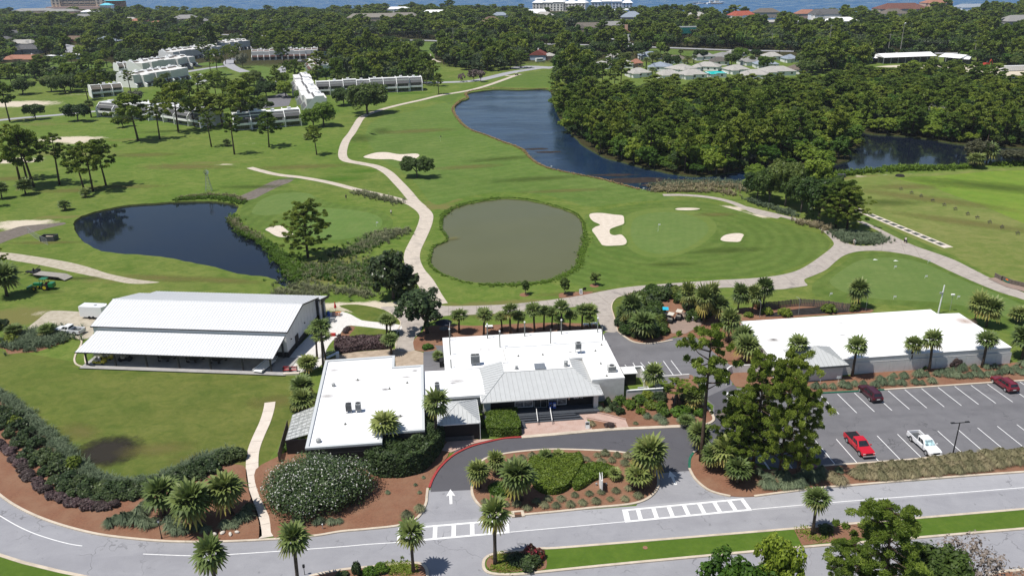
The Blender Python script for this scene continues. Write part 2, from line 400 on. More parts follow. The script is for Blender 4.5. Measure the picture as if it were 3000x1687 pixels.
mBlockW=plain('painted_block',(.66,.65,.63),.85,.2,var=.07,vscale=.9,bump=.2)
mBlack=plain('black_cladding',(.014,.014,.016),.6,.3,var=.2)
mCharcoal=plain('charcoal_step_paint',(.055,.062,.075),.6,.3,var=.15)
mGlass=plain('dark_glass',(.02,.025,.03),.08,.7,var=.3)
mGlassD=plain('window_display',(.16,.16,.17),.25,.5,var=.9,vscale=2.2)
mGrey=plain('grey_metal',(.30,.31,.31),.5,.4,var=.1)
mGreyD=plain('dark_grey_metal',(.07,.075,.08),.5,.4,var=.2)
mTrim=plain('dark_fascia',(.045,.045,.048),.5,.4)
mWood=plain('weathered_wood',(.15,.125,.105),.85,.2,var=.35,vscale=2)
mWoodW=plain('warm_wood',(.30,.17,.08),.7,.3,var=.2)
mRubber=plain('tyre_rubber',(.018,.018,.018),.8,.2)
mChrome=plain('wheel_alloy',(.55,.55,.56),.3,.6,.6,var=.05)
def paint(name,col,cc=.6):
 m=plain(name,col,.28,.5,0,var=.02,vscale=1);b=m.node_tree.nodes['Principled BSDF']
 b.inputs['Coat Weight'].default_value=cc;b.inputs['Coat Roughness'].default_value=.05;return m
pRed=paint('red_car_paint',(.50,.008,.020));pWhite=paint('white_car_paint',(.78,.78,.79));pWine=paint('wine_car_paint',(.055,.008,.016))
pWine2=paint('dark_red_car_paint',(.16,.012,.022));pGreen=paint('green_machine_paint',(.01,.16,.045));pYellow=paint('yellow_machine_paint',(.62,.50,.02))
pBlack=paint('black_paint',(.012,.012,.013));pCream=paint('cream_plastic',(.62,.57,.48),.2);pBlue=paint('blue_plastic',(.02,.10,.45),.2)
pCyan=paint('cyan_plastic',(.02,.42,.60),.2);pOrange=paint('orange_paint',(.75,.18,.02),.2)
mPink2=plain('pink_stucco',(.55,.35,.26),.9,.2)
mBark=plain('pine_bark',(.085,.060,.045),.95,.1,var=.4,vscale=2.5,bump=.5)
mBarkG=plain('grey_bark',(.10,.088,.075),.95,.1,var=.35,vscale=2.5,bump=.5)
mPalmBark=plain('palm_trunk_bark',(.095,.075,.060),.95,.1,var=.45,vscale=5,bump=.8)
def shingle(name,col):
 t=NT(name);w=t.n('ShaderNodeTexBrick');w.inputs['Scale'].default_value=2.5;t.l(t.obj(),w.inputs['Vector'])
 w.inputs['Color1'].default_value=(*col,1);w.inputs['Color2'].default_value=(*[x*.82 for x in col],1);w.inputs['Mortar'].default_value=(*[x*.6 for x in col],1)
 c=t.mix(t.math('MULTIPLY',t.rng(t.noise(.6,4,.6),.4,.7),.3),w.outputs[0],tuple(x*1.3 for x in col));return t.done(c,.9,.2)
sBrownGrey=shingle('brown_grey_shingle',(.155,.135,.115));sCharc=shingle('charcoal_shingle',(.115,.115,.12));sPlum=shingle('plum_shingle',(.115,.065,.055))
sGrey=shingle('grey_shingle',(.27,.265,.26));sTerra=shingle('terracotta_tile',(.34,.165,.115));sBlueG=shingle('blue_grey_roof',(.27,.31,.37));sLight=shingle('pale_grey_shingle',(.40,.385,.36))
mWallTan=plain('tan_wall',(.42,.34,.25),.9,.2);mWallBrick=plain('brick_wall',(.28,.12,.07),.9,.2,var=.3);mWallBlue=plain('pale_blue_siding',(.42,.50,.62),.8,.2)
mTealR=plain('teal_roof',(.12,.50,.62),.5,.4);mPool=plain('turquoise_pool_cover',(.0,.40,.38),.5,.4)
# water outlines (survey positions)
P_LEFT=[(184,564),(192,551),(215,540),(262,527),(330,515),(400,510),(455,507),(530,506),(580,511),(600,520),(594,532),(581,545),(585,560),(605,577),(640,591),(680,617),(706,640),(721,662),(736,690),(749,716),(728,722),(702,716),(690,703),(662,696),(600,688),(540,672),(480,660),(420,648),(345,640),(290,637),(245,628),(212,610),(194,590)]
P_MID=TT(1,1,[(770,190),(800,165),(850,130),(930,100),(1050,75),(1200,55),(1300,55),(1430,70),(1560,100),(1680,135),(1750,165),(1800,205),(1822,260),(1830,330),(1830,390),(1805,440),(1795,520),(1770,560),(1700,610),(1620,645),(1540,670),(1400,685),(1200,693),(1080,690),(940,672),(840,645),(760,610),(700,570),(675,530),(680,480),(700,420),(740,395),(790,375),(805,352),(790,320),(765,290),(760,255)])
P_LAKE=TT(1,0,[(850,820),(868,790),(905,765),(962,742),(945,716),(990,697),(1100,682),(1200,676),(1350,680),(1560,678)])+[(1392,255),(1404,290),(1418,312),(1440,338),(1470,365),(1515,392),(1570,408),(1640,425),(1720,440),(1800,440),(1880,425),(1960,420),(2030,418),(2060,430)]+TT(2,0,[(560,1330),(480,1345),(380,1385),(200,1405),(0,1395)])+TT(1,0,[(2380,1442),(2250,1425),(2100,1385),(1950,1345),(1800,1315),(1650,1287),(1560,1262),(1470,1220),(1420,1180),(1380,1130),(1300,1092),(1230,1070),(1150,1040),(1080,1012),(1000,987),(930,952),(895,905),(862,870)])
P_LAKE2=TT(2,0,[(1330,960),(1400,1005),(1600,1020),(1850,1045),(2050,1080),(2150,1090),(2380,1105),(2700,1130),(2700,1225),(2450,1235),(2300,1240),(2150,1262),(2000,1275),(1850,1282),(1600,1290),(1480,1296),(1350,1302),(1140,1308),(1120,1270),(1150,1235),(1270,1200),(1225,1150),(1330,1100),(1350,1050)])
P_FAR1=TT(1,0,[(-190,400),(-80,384),(0,388),(90,395),(270,388),(335,402),(430,430),(585,443),(588,462),(535,482),(440,470),(350,436),(250,425),(120,430),(0,418),(-120,420)])
P_FAR2=TT(0,0,[(-150,495),(0,500),(100,505),(95,530),(60,548),(0,560),(-150,565)])
P_FAR3=TT(0,0,[(1740,735),(1800,712),(1870,718),(1885,742),(1820,757),(1760,765)])
P_FAR4=TT(2,0,[(2480,590),(2530,572),(2620,575),(2800,600),(2800,680),(2620,668),(2520,650)])
P_FAR5=TT(2,0,[(1075,575),(1150,565),(1195,572),(1190,600),(1110,610),(1075,600)])
ponds=[('pond_water',P_LEFT,mWaterDark,-.45),('pond_water',P_MID,mWaterGreen,-.16),('lake_water',P_LAKE,mWaterBlue,-.5),('lake_water',P_LAKE2,mWaterDark,-.5),
('pond_water',P_FAR1,mWaterFar,-.3),('pond_water',P_FAR2,mWaterFar,-.3),('pond_water',P_FAR3,mWaterFar,-.3),('lake_water',P_FAR4,mWaterFar,-.3),('pond_water',P_FAR5,mWaterFar,-.3)]
PW=[]
def jit(w,a,seed):
 r=random.Random(seed);return [p+Vector((r.uniform(-a,a),r.uniform(-a,a))) for p in w]
for i,(nm,pts,m,z) in enumerate(ponds):
 w=ground_pts(pts,4)
 if area(w)<0:w=w[::-1]
 if i<4:w=jit(w,.22 if i<2 else .35,i)
 PW.append(w)
COAST=[(-600,46),(-200,45),(0,45),(60,42),(110,30),(290,28),(345,41),(620,41),(800,36),(1000,27),(1290,26),(1500,30),(1600,40),(1700,51),(1850,56),(2000,58),(2150,55),(2300,47),(2500,37),(3000,33)]
coast=[G(x,y).xy for x,y in COAST]
# ground sheet with soft ground-cover masks
BLOBS=[]
def blob(mx,my,rx,ry,ch,s=1.0):c=G(mx,my);BLOBS.append((c.x,c.y,rx,ry,ch,s))
for a in [(40,262,26,10,0,.85),(5,300,20,5,1,.8),(190,240,14,4,0,.6),(20,405,14,4,0,1),(175,350,16,5,0,.9),(205,360,10,3,0,.7),(165,385,30,6,1,.6),(110,312,18,4,1,.7),(330,352,18,4,1,.6),(640,360,10,2.5,0,.45),
(70,560,9,2.2,0,.9),(30,572,14,2.5,0,.8),(150,545,8,2,1,.8),(570,412,12,1.6,0,.75),(600,418,10,1.4,0,.8),(440,420,25,5,1,.5),(520,410,20,3,1,.6),(40,800,7,3.5,1,.9),(20,795,6,3,1,1),(60,785,8,4,1,.6),(110,790,5,2.5,0,.5),(300,700,16,3,1,.6),
(2260,450,22,4,1,1.1),(2210,455,14,3,0,.45),(2250,440,20,2,0,.55),(2400,520,60,10,1,.65),(2500,560,50,8,1,.6),(1100,520,8,3,1,.9),(1120,505,6,2.5,1,.8),(1240,770,14,2.5,1,.8),(1330,760,12,2,1,.7),
(900,770,16,1.6,0,.95),(960,778,10,1.6,0,.9),(870,772,14,1.2,1,1.0),(830,770,12,1.6,0,.7),(850,655,10,8,1,.6),(870,690,14,6,1,.75),(700,1075,12,2.5,1,.8),(520,1155,9,4,1,.9),(420,1140,9,4,1,.7),(190,1085,7,4,1,.6),
(2100,145,60,20,1,.5),(650,300,8,3,0,.6),(590,150,30,14,1,.5),(1075,135,40,12,1,.45),(2420,185,30,8,0,1.1),(2560,185,30,14,0,1.2),(2500,190,25,10,0,1),(500,68,60,25,1,1),(420,70,40,20,1,.9),(560,96,20,8,0,.8),(140,130,10,5,0,.6),
(700,97,30,7,0,1.2),(640,106,25,5,0,1.1),(560,92,20,6,0,1.1),(1820,525,7,3,0,.9),(1860,545,7,2.5,0,.9),(1905,545,6,2.5,0,.8),(2150,585,6,3,0,.5),(2200,850,6,6,1,.8),(780,430,10,2,1,.5),(720,105,20,5,1,.8)]:blob(*a)
FOREST=[(1378,240),(1395,288),(1412,318),(1433,343),(1460,367),(1500,395),(1560,411),(1625,428),(1700,442),(1790,442),(1880,428),(1960,424),(2050,424),(2110,400),(2155,372),(2150,345),(2135,322),(2200,338),(2250,341),(2334,348),(2400,360),(2430,364),(2510,369),(2576,373),(2800,380),(2800,235),(2600,222),(2490,208),(2400,190),(2250,186),(2150,196),(2080,216),(1990,222),(1850,228),(1700,234),(1560,238),(1480,236),(1400,230)]
forestW=[G(x,y).xy for x,y in FOREST]
def smoothstep(t):t=np.clip(t,0,1);return t*t*(3-2*t)
def np_pip(X,Y,poly):
 c=np.zeros(X.shape,bool);n=len(poly);j=n-1
 for i in range(n):
  xi,yi=poly[i][0],poly[i][1];xj,yj=poly[j][0],poly[j][1]
  if yi!=yj:c^=((yi>Y)!=(yj>Y))&(X<(xj-xi)*(Y-yi)/(yj-yi)+xi)
  j=i
 return c
def masks(X,Y):
 M=np.zeros((len(X),4));M[:,3]=1
 for cx,cy,rx,ry,ch,s in BLOBS:
  d=np.sqrt(((X-cx)/(rx*1.6))**2+((Y-cy)/(ry*2.0))**2);M[:,ch]=np.maximum(M[:,ch],s*smoothstep(1.15-d))
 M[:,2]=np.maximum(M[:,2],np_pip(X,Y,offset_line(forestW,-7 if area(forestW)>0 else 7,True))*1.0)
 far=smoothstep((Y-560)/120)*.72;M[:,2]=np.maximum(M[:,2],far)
 return M
def build_ground():
 pts=[];rows=[];d=48.0;r=random.Random(3)
 while d<2900:rows.append(d);d*=1.0185
 for d in rows:
  sp=d*.0185
  n=int(1.95*d/sp/2)
  for k in range(-n,n+1):pts.append(Vector((k*sp+r.uniform(-.2,.2)*sp,d+r.uniform(-.2,.2)*sp)))
 for x in range(-9000,9001,1500):
  for y in (-3000,-1500,-400,-150,0):pts.append(Vector((x,y)))
  for y in (3500,5000,8000):pts.append(Vector((x,y)))
 for x in (-9000,-6000,-4000,4000,6000,9000):
  for y in (500,1500,2500):pts.append(Vector((x,y)))
 edges=[]
 for w in PW:
  b=len(pts);pts+=[p.copy() for p in w];edges+=[(b+i,b+(i+1)%len(w)) for i in range(len(w))]
 vs,es,fs,*_=delaunay_2d_cdt(pts,edges,[],0,1e-3)
 V=np.array([(v.x,v.y) for v in vs]);F=np.array([f for f in fs if len(f)==3])
 C=V[F].mean(1);keep=np.ones(len(F),bool)
 for w in PW:keep&=~np_pip(C[:,0],C[:,1],w)
 F=F[keep];A=V[F];ar=(A[:,1,0]-A[:,0,0])*(A[:,2,1]-A[:,0,1])-(A[:,1,1]-A[:,0,1])*(A[:,2,0]-A[:,0,0])
 F[ar<0]=F[ar<0][:,::-1]
 me=bpy.data.meshes.new('ground');me.from_pydata([(x,y,0) for x,y in V],[],F.tolist())
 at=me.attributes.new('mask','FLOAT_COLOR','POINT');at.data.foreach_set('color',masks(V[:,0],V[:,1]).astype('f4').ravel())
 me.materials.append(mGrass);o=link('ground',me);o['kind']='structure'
build_ground()
for (nm,pts,m,z),w in zip(ponds,PW):
 o=link(nm,sheet_mesh(nm,offset_line(w,-.3,True),z,m));o['kind']='structure'
 b=ribbon_mb(w,0,.02,z-.1,0,True).mesh('bank',mBank)
 inner=offset_line(w,.4,True);mb=MB();n=len(w)
 mb.add([(p.x,p.y,.0) for p in w]+[(p.x,p.y,z-.15) for p in inner],[(i,n+i,n+(i+1)%n,(i+1)%n) for i in range(n)])
 mb2=MB();mb2.add(mb.v,[f[::-1] for f in mb.f]);o=mb2.build('pond_bank',mBank);o['kind']='structure'
cp=[tuple(c) for c in coast]
seaW=[Vector(c) for c in coast]+[Vector((9000,2600)),Vector((14000,16000)),Vector((-14000,16000)),Vector((-9000,3900))]
o=link('sea',sheet_mesh('sea',seaW,.25,mSea));o['kind']='structure'
bw=[Vector(c) for c in coast]
o=ribbon_mb(bw,-9,.5,0,.4).build('beach',mBeach);o['kind']='structure'
for k,(a,b,rx,ry) in enumerate([(1630,452,16,3.2),(1600,447,12,2.5),(1545,437,9,2.0),(1680,462,10,2.5),(1350,372,6,2),(1375,380,6,2),(1700,452,12,2.6)]):
 c=G(a,b);r=random.Random(k)
 w=[Vector((c.x+rx*math.cos(t*.4)*r.uniform(.6,1.1),c.y+ry*math.sin(t*.4)*r.uniform(.6,1.1))) for t in range(16)]
 w=[p for p in catmull(w,3)]
 o=link('floating_weed',sheet_mesh('weed',w,-.485+k*.003,mAlgae));o['kind']='stuff';o['label']='dark mat of weed floating on the lake'
 # mown areas, greens, bunkers
FAIR=[(1140,262),(1146,290),(1168,312),(1200,335),(1255,357),(1300,375),(1325,392),(1345,412),(1400,428),(1460,440),(1530,455),(1590,470),(1640,482),(1700,500),(1640,505),(1560,512),(1480,520),(1430,505),(1380,493),(1300,484),(1230,486),(1160,498),(1105,515),(1080,505),(1060,480),(1040,455),(1010,430),(960,400),(935,370),(920,340),(935,310),(975,290),(1040,280),(1100,262)]
sheet('fairway',FAIR,.006,mFair)
sheet('fairway',TT(1,0,[(560,745),(900,690),(1120,640),(1350,560),(1600,530),(1600,600),(1560,655),(1200,655),(1000,672),(900,720),(820,790),(760,760)]),.010,mFair2)
APPR=[(1470,545),(1520,528),(1600,515),(1700,505),(1760,506),(1850,528),(1930,552),(2010,575),(2070,592),(2088,615),(2060,645),(2010,668),(1950,686),(1860,696),(1750,700),(1640,708),(1540,722),(1480,725),(1430,700),(1475,640),(1492,590)]
sheet('fairway',APPR,.010,mFair2)
GREEN=[(1600,548),(1640,536),(1690,534),(1740,543),(1775,560),(1782,580),(1765,600),(1735,620),(1700,634),(1650,638),(1610,625),(1590,600),(1588,570)]
sheet('green_collar',[(1690+(x-1690)*1.22,588+(y-588)*1.2) for x,y in GREEN],.014,mCollar)
sheet('putting_green',GREEN,.018,mGreen)
G2=[(618,540),(640,505),(690,488),(740,486),(790,500),(850,518),(920,525),(960,540),(975,560),(960,580),(920,598),(860,606),(800,602),(740,600),(700,575),(650,570)]
sheet('green_collar',[(795+(x-795)*1.08,545+(y-545)*1.12) for x,y in G2],.010,mFair2)
sheet('putting_green',TT(0,1,[(1900,150),(1960,70),(2080,20),(2240,5),(2350,20),(2370,70),(2300,115),(2200,150),(2050,175),(1950,175)]),.014,mGreen)
sheet('putting_green',[(760,520),(830,524),(900,530),(950,543),(962,562),(945,580),(900,595),(850,603),(800,600),(770,580),(745,550)],.016,mGreen)
PG=TT(2,1,[(1110,680),(1150,630),(1250,560),(1330,520),(1450,500),(1600,497),(1750,520),(1900,570),(2050,640),(2200,700),(2350,760),(2576,860),(2700,930),(2640,1010),(2400,930),(2200,880),(2000,840),(1700,820),(1500,810),(1300,780),(1180,740)])
sheet('green_collar',TT(2,1,[(980,700),(1050,640),(1180,560),(1300,480),(1450,458),(1650,470),(1850,530),(2050,620),(2250,700),(2450,790),(2700,900),(2800,1150),(2500,1080),(2300,960),(2000,890),(1500,850),(1200,830),(1000,780)]),.008,mFair2)
sheet('practice_green',PG,.014,mGreen)
sheet('driving_range',TT(2,0,[(1130,1380),(1300,1345),(1550,1320),(1800,1310),(2150,1285),(2576,1265),(3100,1250)])+[(3000,640),(2700,700)]+TT(2,1,[(2576,720),(2350,640),(2060,490),(1850,400),(1600,290),(1330,140),(1280,60),(1200,0)]),.006,mRange2)
sheet('driving_range',TT(2,0,[(1600,1345),(1900,1330),(2250,1300),(2576,1285),(3000,1280)])+TT(2,1,[(3000,420),(2576,240),(2300,120),(2000,10)])+TT(2,0,[(1850,1400)]),.012,mRange)
sheet('tee_lawn',TT(2,1,[(1300,150),(1420,200),(1600,290),(1800,380),(2000,480),(2200,580),(2330,640),(2290,620),(2100,560),(1900,470),(1700,380),(1500,285),(1330,215)]),.011,mFair2)
LAWN=[(0,880),(80,890),(160,905),(216,915),(225,930),(700,945),(735,950),(745,1010),(725,1060),(705,1110),(655,1180),(610,1150),(560,1165),(480,1190),(400,1205),(320,1215),(260,1212),(200,1185),(150,1150),(105,1095),(60,1045),(0,995),(-60,960),(-60,880)]
sheet('lawn',LAWN,.006,mLawn)
sheet('lawn',TT(0,1,[(2560,860),(2700,850),(2900,890),(3000,960),(3010,1000),(2900,985),(2750,965),(2650,900)]),.007,mLawn,3)
def bunker(name,pts):
 w=ground_pts(pts,4)
 if area(w)<0:w=w[::-1]
 lip=ribbon_mb(w,-.35,.05,0,.10,True);o=lip.build('bunker_lip',mFair);o['kind']='structure'
 o=link(name,sheet_mesh(name,offset_line(w,.02,True),.022,mSand));o['kind']='structure'
bunker('sand_bunker',TT(1,1,[(1880,165),(1960,160),(2060,172),(2125,180),(2135,215),(2130,245),(2075,265),(2030,285),(2030,315),(2060,328),(2110,322),(2140,345),(2155,375),(2140,400),(2080,408),(1980,408),(1950,380),(1920,335),(1890,290),(1915,265),(1950,250),(1900,225),(1872,190)]))
bunker('sand_bunker',TT(1,0,[(165,1185),(250,1155),(340,1150),(440,1165),(560,1160),(590,1175),(560,1200),(500,1218),(440,1218),(380,1205),(300,1205),(220,1200)]))
bunker('sand_bunker',TT(0,1,[(2000,285),(2050,262),(2120,255),(2150,275),(2180,300),(2215,320),(2190,340),(2120,345),(2070,330),(2030,305)]))
bunker('sand_bunker',TT(2,1,[(283,360),(310,330),(370,315),(430,313),(462,325),(450,350),(430,378),(370,380),(310,375)]))
bunker('sand_bunker',TT(2,1,[(-55,128),(-20,122),(60,121),(125,126),(125,134),(70,141),(0,142),(-50,137)]))
bunker('sand_bunker',TT(1,0,[(490,345),(520,343),(560,352),(550,360),(500,352)]))
t=NT('scorch_soft');
a=t.attr('edge');tr=t.n('ShaderNodeBsdfTransparent');mx=t.n('ShaderNodeMixShader')
f=t.rng(t.math('ADD',t.math('MULTIPLY',a.outputs['Fac'],1.3),t.math('MULTIPLY',t.noise(.8,5,.7),.8)),.62,1.25)
t.done(t.mix(t.noise(3,4,.7),(.020,.017,.017),(.038,.034,.024)),.95,.1)
t.l(f,mx.inputs[0]);t.l(tr.outputs[0],mx.inputs[1]);t.l(t.b.outputs[0],mx.inputs[2]);t.l(mx.outputs[0],t.out.inputs[0])
def soft_patch(name,mx_,my_,rx,ry,z,mat,rot=0,**kw):
 c=G(mx_,my_);n=28;rings=6;V=[(0,0,0)];E=[1.0]
 for j in range(1,rings+1):
  for i in range(n):w=2*math.pi*i/n;V.append((rx*j/rings*math.cos(w),ry*j/rings*math.sin(w),0));E.append(1-j/rings)
 F=[(0,1+i,1+(i+1)%n) for i in range(n)]
 for j in range(rings-1):
  for i in range(n):F.append((1+j*n+i,1+(j+1)*n+i,1+(j+1)*n+(i+1)%n,1+j*n+(i+1)%n))
 me=bpy.data.meshes.new(name);me.from_pydata(V,[],F);at=me.attributes.new('edge','FLOAT','POINT');at.data.foreach_set('value',E)
 me.materials.append(mat);o=link(name,me,None,(c.x,c.y,z),rot);o['kind']='structure';return o
soft_patch('scorched_patch',272,1135,7.0,6.0,.014,t.m,-.2)
def soft(name,a_,b_):
 t=NT(name);a=t.attr('edge');tr=t.n('ShaderNodeBsdfTransparent');mx=t.n('ShaderNodeMixShader')
 f=t.rng(t.math('ADD',t.math('MULTIPLY',a.outputs['Fac'],1.2),t.math('MULTIPLY',t.noise(.35,5,.7),.9)),.62,2.3)
 t.done(t.mix(t.noise(2,4,.7),a_,b_),.95,.1);t.l(f,mx.inputs[0]);t.l(tr.outputs[0],mx.inputs[1]);t.l(t.b.outputs[0],mx.inputs[2]);t.l(mx.outputs[0],t.out.inputs[0]);return t.m
mSoftDark=soft('dark_turf',(.060,.095,.018),(.075,.105,.024));mSoftDry=soft('dry_turf',(.19,.165,.06),(.15,.14,.045));mSoftSand=soft('thin_sand',(.50,.45,.37),(.36,.32,.22));mSoftLush=soft('lush_turf',(.06,.16,.012),(.08,.18,.018))
for a in [(1830,630,14,3.5,mSoftDark,.1),(1690,665,10,2,mSoftDark,0),(905,348,9,14,mSoftDark,.3),(960,330,6,12,mSoftDark,.2),
(1500,735,20,2,mSoftDry,.1),(1800,540,8,3,mSoftDry,0),(1240,790,12,2,mSoftDry,.1),(520,1150,7,3,mSoftDry,.2),(395,1130,8,3,mSoftDry,.1),(200,1085,6,3,mSoftDry,-.5),(690,1010,6,3.4,mSoftDry,.1),(430,330,22,5,mSoftDark,.2),(1140,600,3,2,mSoftDry,.2),
(300,470,22,4,mSoftDry,0),(180,480,18,4,mSoftDry,0),(470,420,24,6,mSoftDry,-.1),(330,900,1,1,mSoftDry,0),(420,700,14,3,mSoftDry,-.2),(560,705,14,3,mSoftDry,-.2),(100,735,8,2,mSoftDark,0),(740,450,14,2,mSoftLush,0),(860,450,14,7,mSoftLush,.2),(920,430,12,5,mSoftLush,.2),
(1030,235,22,6,mSoftLush,.1),(910,260,18,10,mSoftLush,.1),(830,280,10,8,mSoftLush,0),(640,470,16,4,mSoftDark,0),(310,312,16,3,mSoftLush,0),(200,700,8,1.8,mSoftDark,0),(120,610,14,2,mSoftDry,0),(20,450,18,5,mSoftDry,0),(360,390,20,6,mSoftDry,0),(2330,500,34,6,mSoftDry,-.6),(2430,560,26,5,mSoftDry,-.6),(2280,470,18,5,mSoftDry,0),(2500,470,40,9,mSoftDark,-.5),(2230,510,14,6,mSoftDark,0),(1350,450,24,5,mSoftDark,.2),(1180,420,18,5,mSoftDry,.2),(1260,400,20,5,mSoftDark,.3),(1050,330,24,7,mSoftDry,.2),(1420,480,20,3,mSoftDry,.1),(760,420,26,6,mSoftDry,.1)]:
 soft_patch('turf_patch',a[0],a[1],a[2],a[3],.022+.0005*a[0]/100,a[4],a[5])
sheet('sandy_track',TT(0,1,[(-60,455),(80,462),(200,478),(330,498),(450,518),(560,540),(680,572),(800,612),(920,640),(1040,662),(1180,678),(1195,684),(1080,694),(960,690),(850,668),(760,650),(640,625),(520,600),(400,572),(260,545),(120,522),(0,500),(-60,495)]),.012,mDirt)
sheet('sandy_track',TT(0,1,[(210,1030),(290,960),(360,905),(440,896),(560,902),(700,912),(760,960),(720,1030),(690,1090),(640,1110),(600,1108),(540,1090),(470,1080),(420,1065),(400,1030),(300,1040)]),.014,mDirt)
sheet('grey_gravel_path',[(598,497),(640,478),(690,455),(742,446),(730,458),(700,470),(660,490),(640,500),(610,505)],.016,mSilt)
sheet('grey_gravel_path',TT(0,1,[(-40,320),(60,290),(150,262),(260,250),(380,240),(480,232),(490,245),(400,265),(300,290),(200,320),(80,360),(-40,400)]),.012,mSilt)
sheet('mulch_ground',TT(0,1,[(-20,1150),(40,1140),(110,1150),(300,1130),(470,1110),(500,1130),(400,1165),(280,1205),(150,1215),(60,1222),(40,1190),(-20,1175)]),.016,mMulch)
# cart paths: slab by slab
def slab_path(mpts,width,z=.05,slab=3.6,mat=None,name='cart_path',nmax=400):
 w=ground_pts(mpts,6,closed=False);w=resample(w,slab/3)
 root=bpy.data.objects.new(name,None);COL.objects.link(root);root['kind']='structure'
 base=ribbon_mb(w,-width/2+.03,width/2-.03,0,z-.02).build('joint_bed',mJoint,root)
 i=0
 while i<len(w)-1:
  seg=w[i:i+4]
  if len(seg)<2:break
  a,b=seg[0],seg[-1];t0=(seg[1]-a).normalized()*.025;t1=(b-seg[-2]).normalized()*.025
  A=offset_line(w,-width/2);B=offset_line(w,width/2)
  L=A[i:i+4];Rr=B[i:i+4]
  vs=[]
  for k in range(len(seg)):
   sft=t0 if k==0 else (-t1 if k==len(seg)-1 else Vector((0,0)))
   vs+=[(L[k].x+sft.x,L[k].y+sft.y,z),(Rr[k].x+sft.x,Rr[k].y+sft.y,z),(L[k].x+sft.x,L[k].y+sft.y,0),(Rr[k].x+sft.x,Rr[k].y+sft.y,0)]
  fs=[(0,1,3,2)]
  for k in range(len(seg)-1):
   p,q=4*k,4*(k+1);fs+=[(q,q+1,p+1,p),(q+1,q+3,p+3,p+1),(q+2,q,p,p+2)]
  n=4*len(seg);fs+=[(n-4,n-2,n-1,n-3)]
  MB().add(vs,fs).build('slab',mat or mPath,root);i+=3
 return root
p1=[(1306,187),(1262,203),(1215,219),(1170,230),(1110,240),(1060,252),(1010,263),(960,276),(925,288),(908,298),(897,315),(885,335),(872,352),(864,372),(862,392),(872,404),(905,411),(945,419),(975,434),(1000,458),(1024,484),(1042,506),(1060,522)]
slab_path(p1,3.4)
p1b=TT(1,1,[(560,100),(610,135),(640,175),(638,220),(620,275),(590,340),(560,400),(540,445),(532,490),(540,540),(570,600),(620,660),(655,715),(690,780),(735,850)])
slab_path(p1b,4.0,z=.054)
slab_path([(628,422),(660,431),(700,440),(760,447),(830,460),(900,478),(960,491),(1010,504),(1048,520)],2.6,z=.046)
slab_path([(1960,548),(1905,536),(1870,521),(1830,506),(1780,496),(1720,491),(1666,491)],2.3,z=.04,mat=mPathOld)
slab_path(TT(1,0,[(270,362),(350,366),(430,365),(500,362),(560,378)]),2.5,z=.04)
slab_path(TT(1,0,[(660,408),(672,430),(700,455),(745,470)]),3,z=.04)
slab_path(TT(0,2,[(2038,140),(2028,200),(2000,290),(1955,390),(1920,480),(1905,560),(1905,680),(1925,790),(1965,920),(2000,1010),(2010,1080),(2008,1160)]),1.75,z=.07,slab=3,mat=mWalk,name='footpath')
def plaza(name,pts,z,mat,smooth=4,**kw):return sheet(name,pts,z,mat,smooth,thick=z)
JUNC=TT(1,1,[(690,850),(790,862),(1000,860),(1250,850),(1500,825),(1700,800),(1850,775),(2000,745),(2200,715),(2576,685)])+TT(2,1,[(150,675),(300,665),(500,655),(700,635),(850,600),(950,550),(1050,480),(1125,420),(1140,385),(1100,335),(1040,285),(950,245),(850,220),(740,190),(600,160),(480,112),(600,140),(740,172),(900,212),(1050,262),(1130,310),(1190,362),(1300,405),(1440,402),(1515,355),(1490,305),(1400,260),(1310,222),(1330,212),(1450,262),(1600,338),(1750,408),(1900,460),(2050,515),(2200,590),(2400,690),(2576,762),(2800,860),(2800,915),(2576,815),(2400,760),(2200,680),(2000,590),(1850,520),(1700,475),(1500,447),(1330,450),(1220,480),(1150,530),(1080,590),(980,635),(920,660),(925,685),(942,705),(900,715),(680,740),(400,722),(200,730),(0,740)])+TT(1,1,[(2400,750),(2220,772),(2100,792),(2050,830),(2040,880),(2060,950),(2085,1052),(1990,1052),(1950,1000),(1925,920),(1890,868),(1750,870),(1500,890),(1250,915),(1050,925),(880,932),(770,938),(700,965),(620,1005),(595,1060),(548,1110),(552,1196),(412,1190),(420,1060),(445,1000),(430,960),(350,905),(298,870),(420,864),(600,858)])
o,wj=plaza('cart_path_plaza',JUNC,.05,mPathOld,3)
jm=MB();
def joint(a,b,wd=.05):
 A,B=G(*a).xy,G(*b).xy;ribbon_mb([A,B],-wd/2,wd/2,.049,.053,mb=jm)
for (x0,y0,x1,y1) in [(810,862,808,936),(915,860,915,930),(1020,860,1020,926),(1130,855,1135,922),(1240,852,1240,916),(1340,842,1350,905),(1450,832,1460,893),(1550,820,1580,880),(1620,812,1660,876),(1720,798,1750,870),(1820,782,1920,870),(1920,765,2050,870),(2050,738,2120,785),(2200,716,2230,770),(420,1060,600,1050),(440,1000,620,1000),(350,905,480,870),(410,1130,548,1120),(1925,940,2056,935)]:
 joint(T(1,1,x0,y0),T(1,1,x1,y1))
for (x0,y0,x1,y1) in [(60,683,120,735),(180,673,230,728),(320,662,380,722),(460,657,520,728),(600,646,680,738),(760,625,860,722),(900,578,980,636),(990,525,1080,590),(1060,472,1160,522),(1130,412,1230,475),(1520,352,1500,447),(1640,352,1680,470),(1740,402,1800,505),(1880,455,1800,505),(1980,490,1900,540),(2100,540,2010,592),(2230,606,2120,645),(2370,676,2270,710),(2500,730,2400,762)]:
 joint(T(2,1,x0,y0),T(2,1,x1,y1))
o=jm.build('expansion_joint',mJoint);o['kind']='structure'
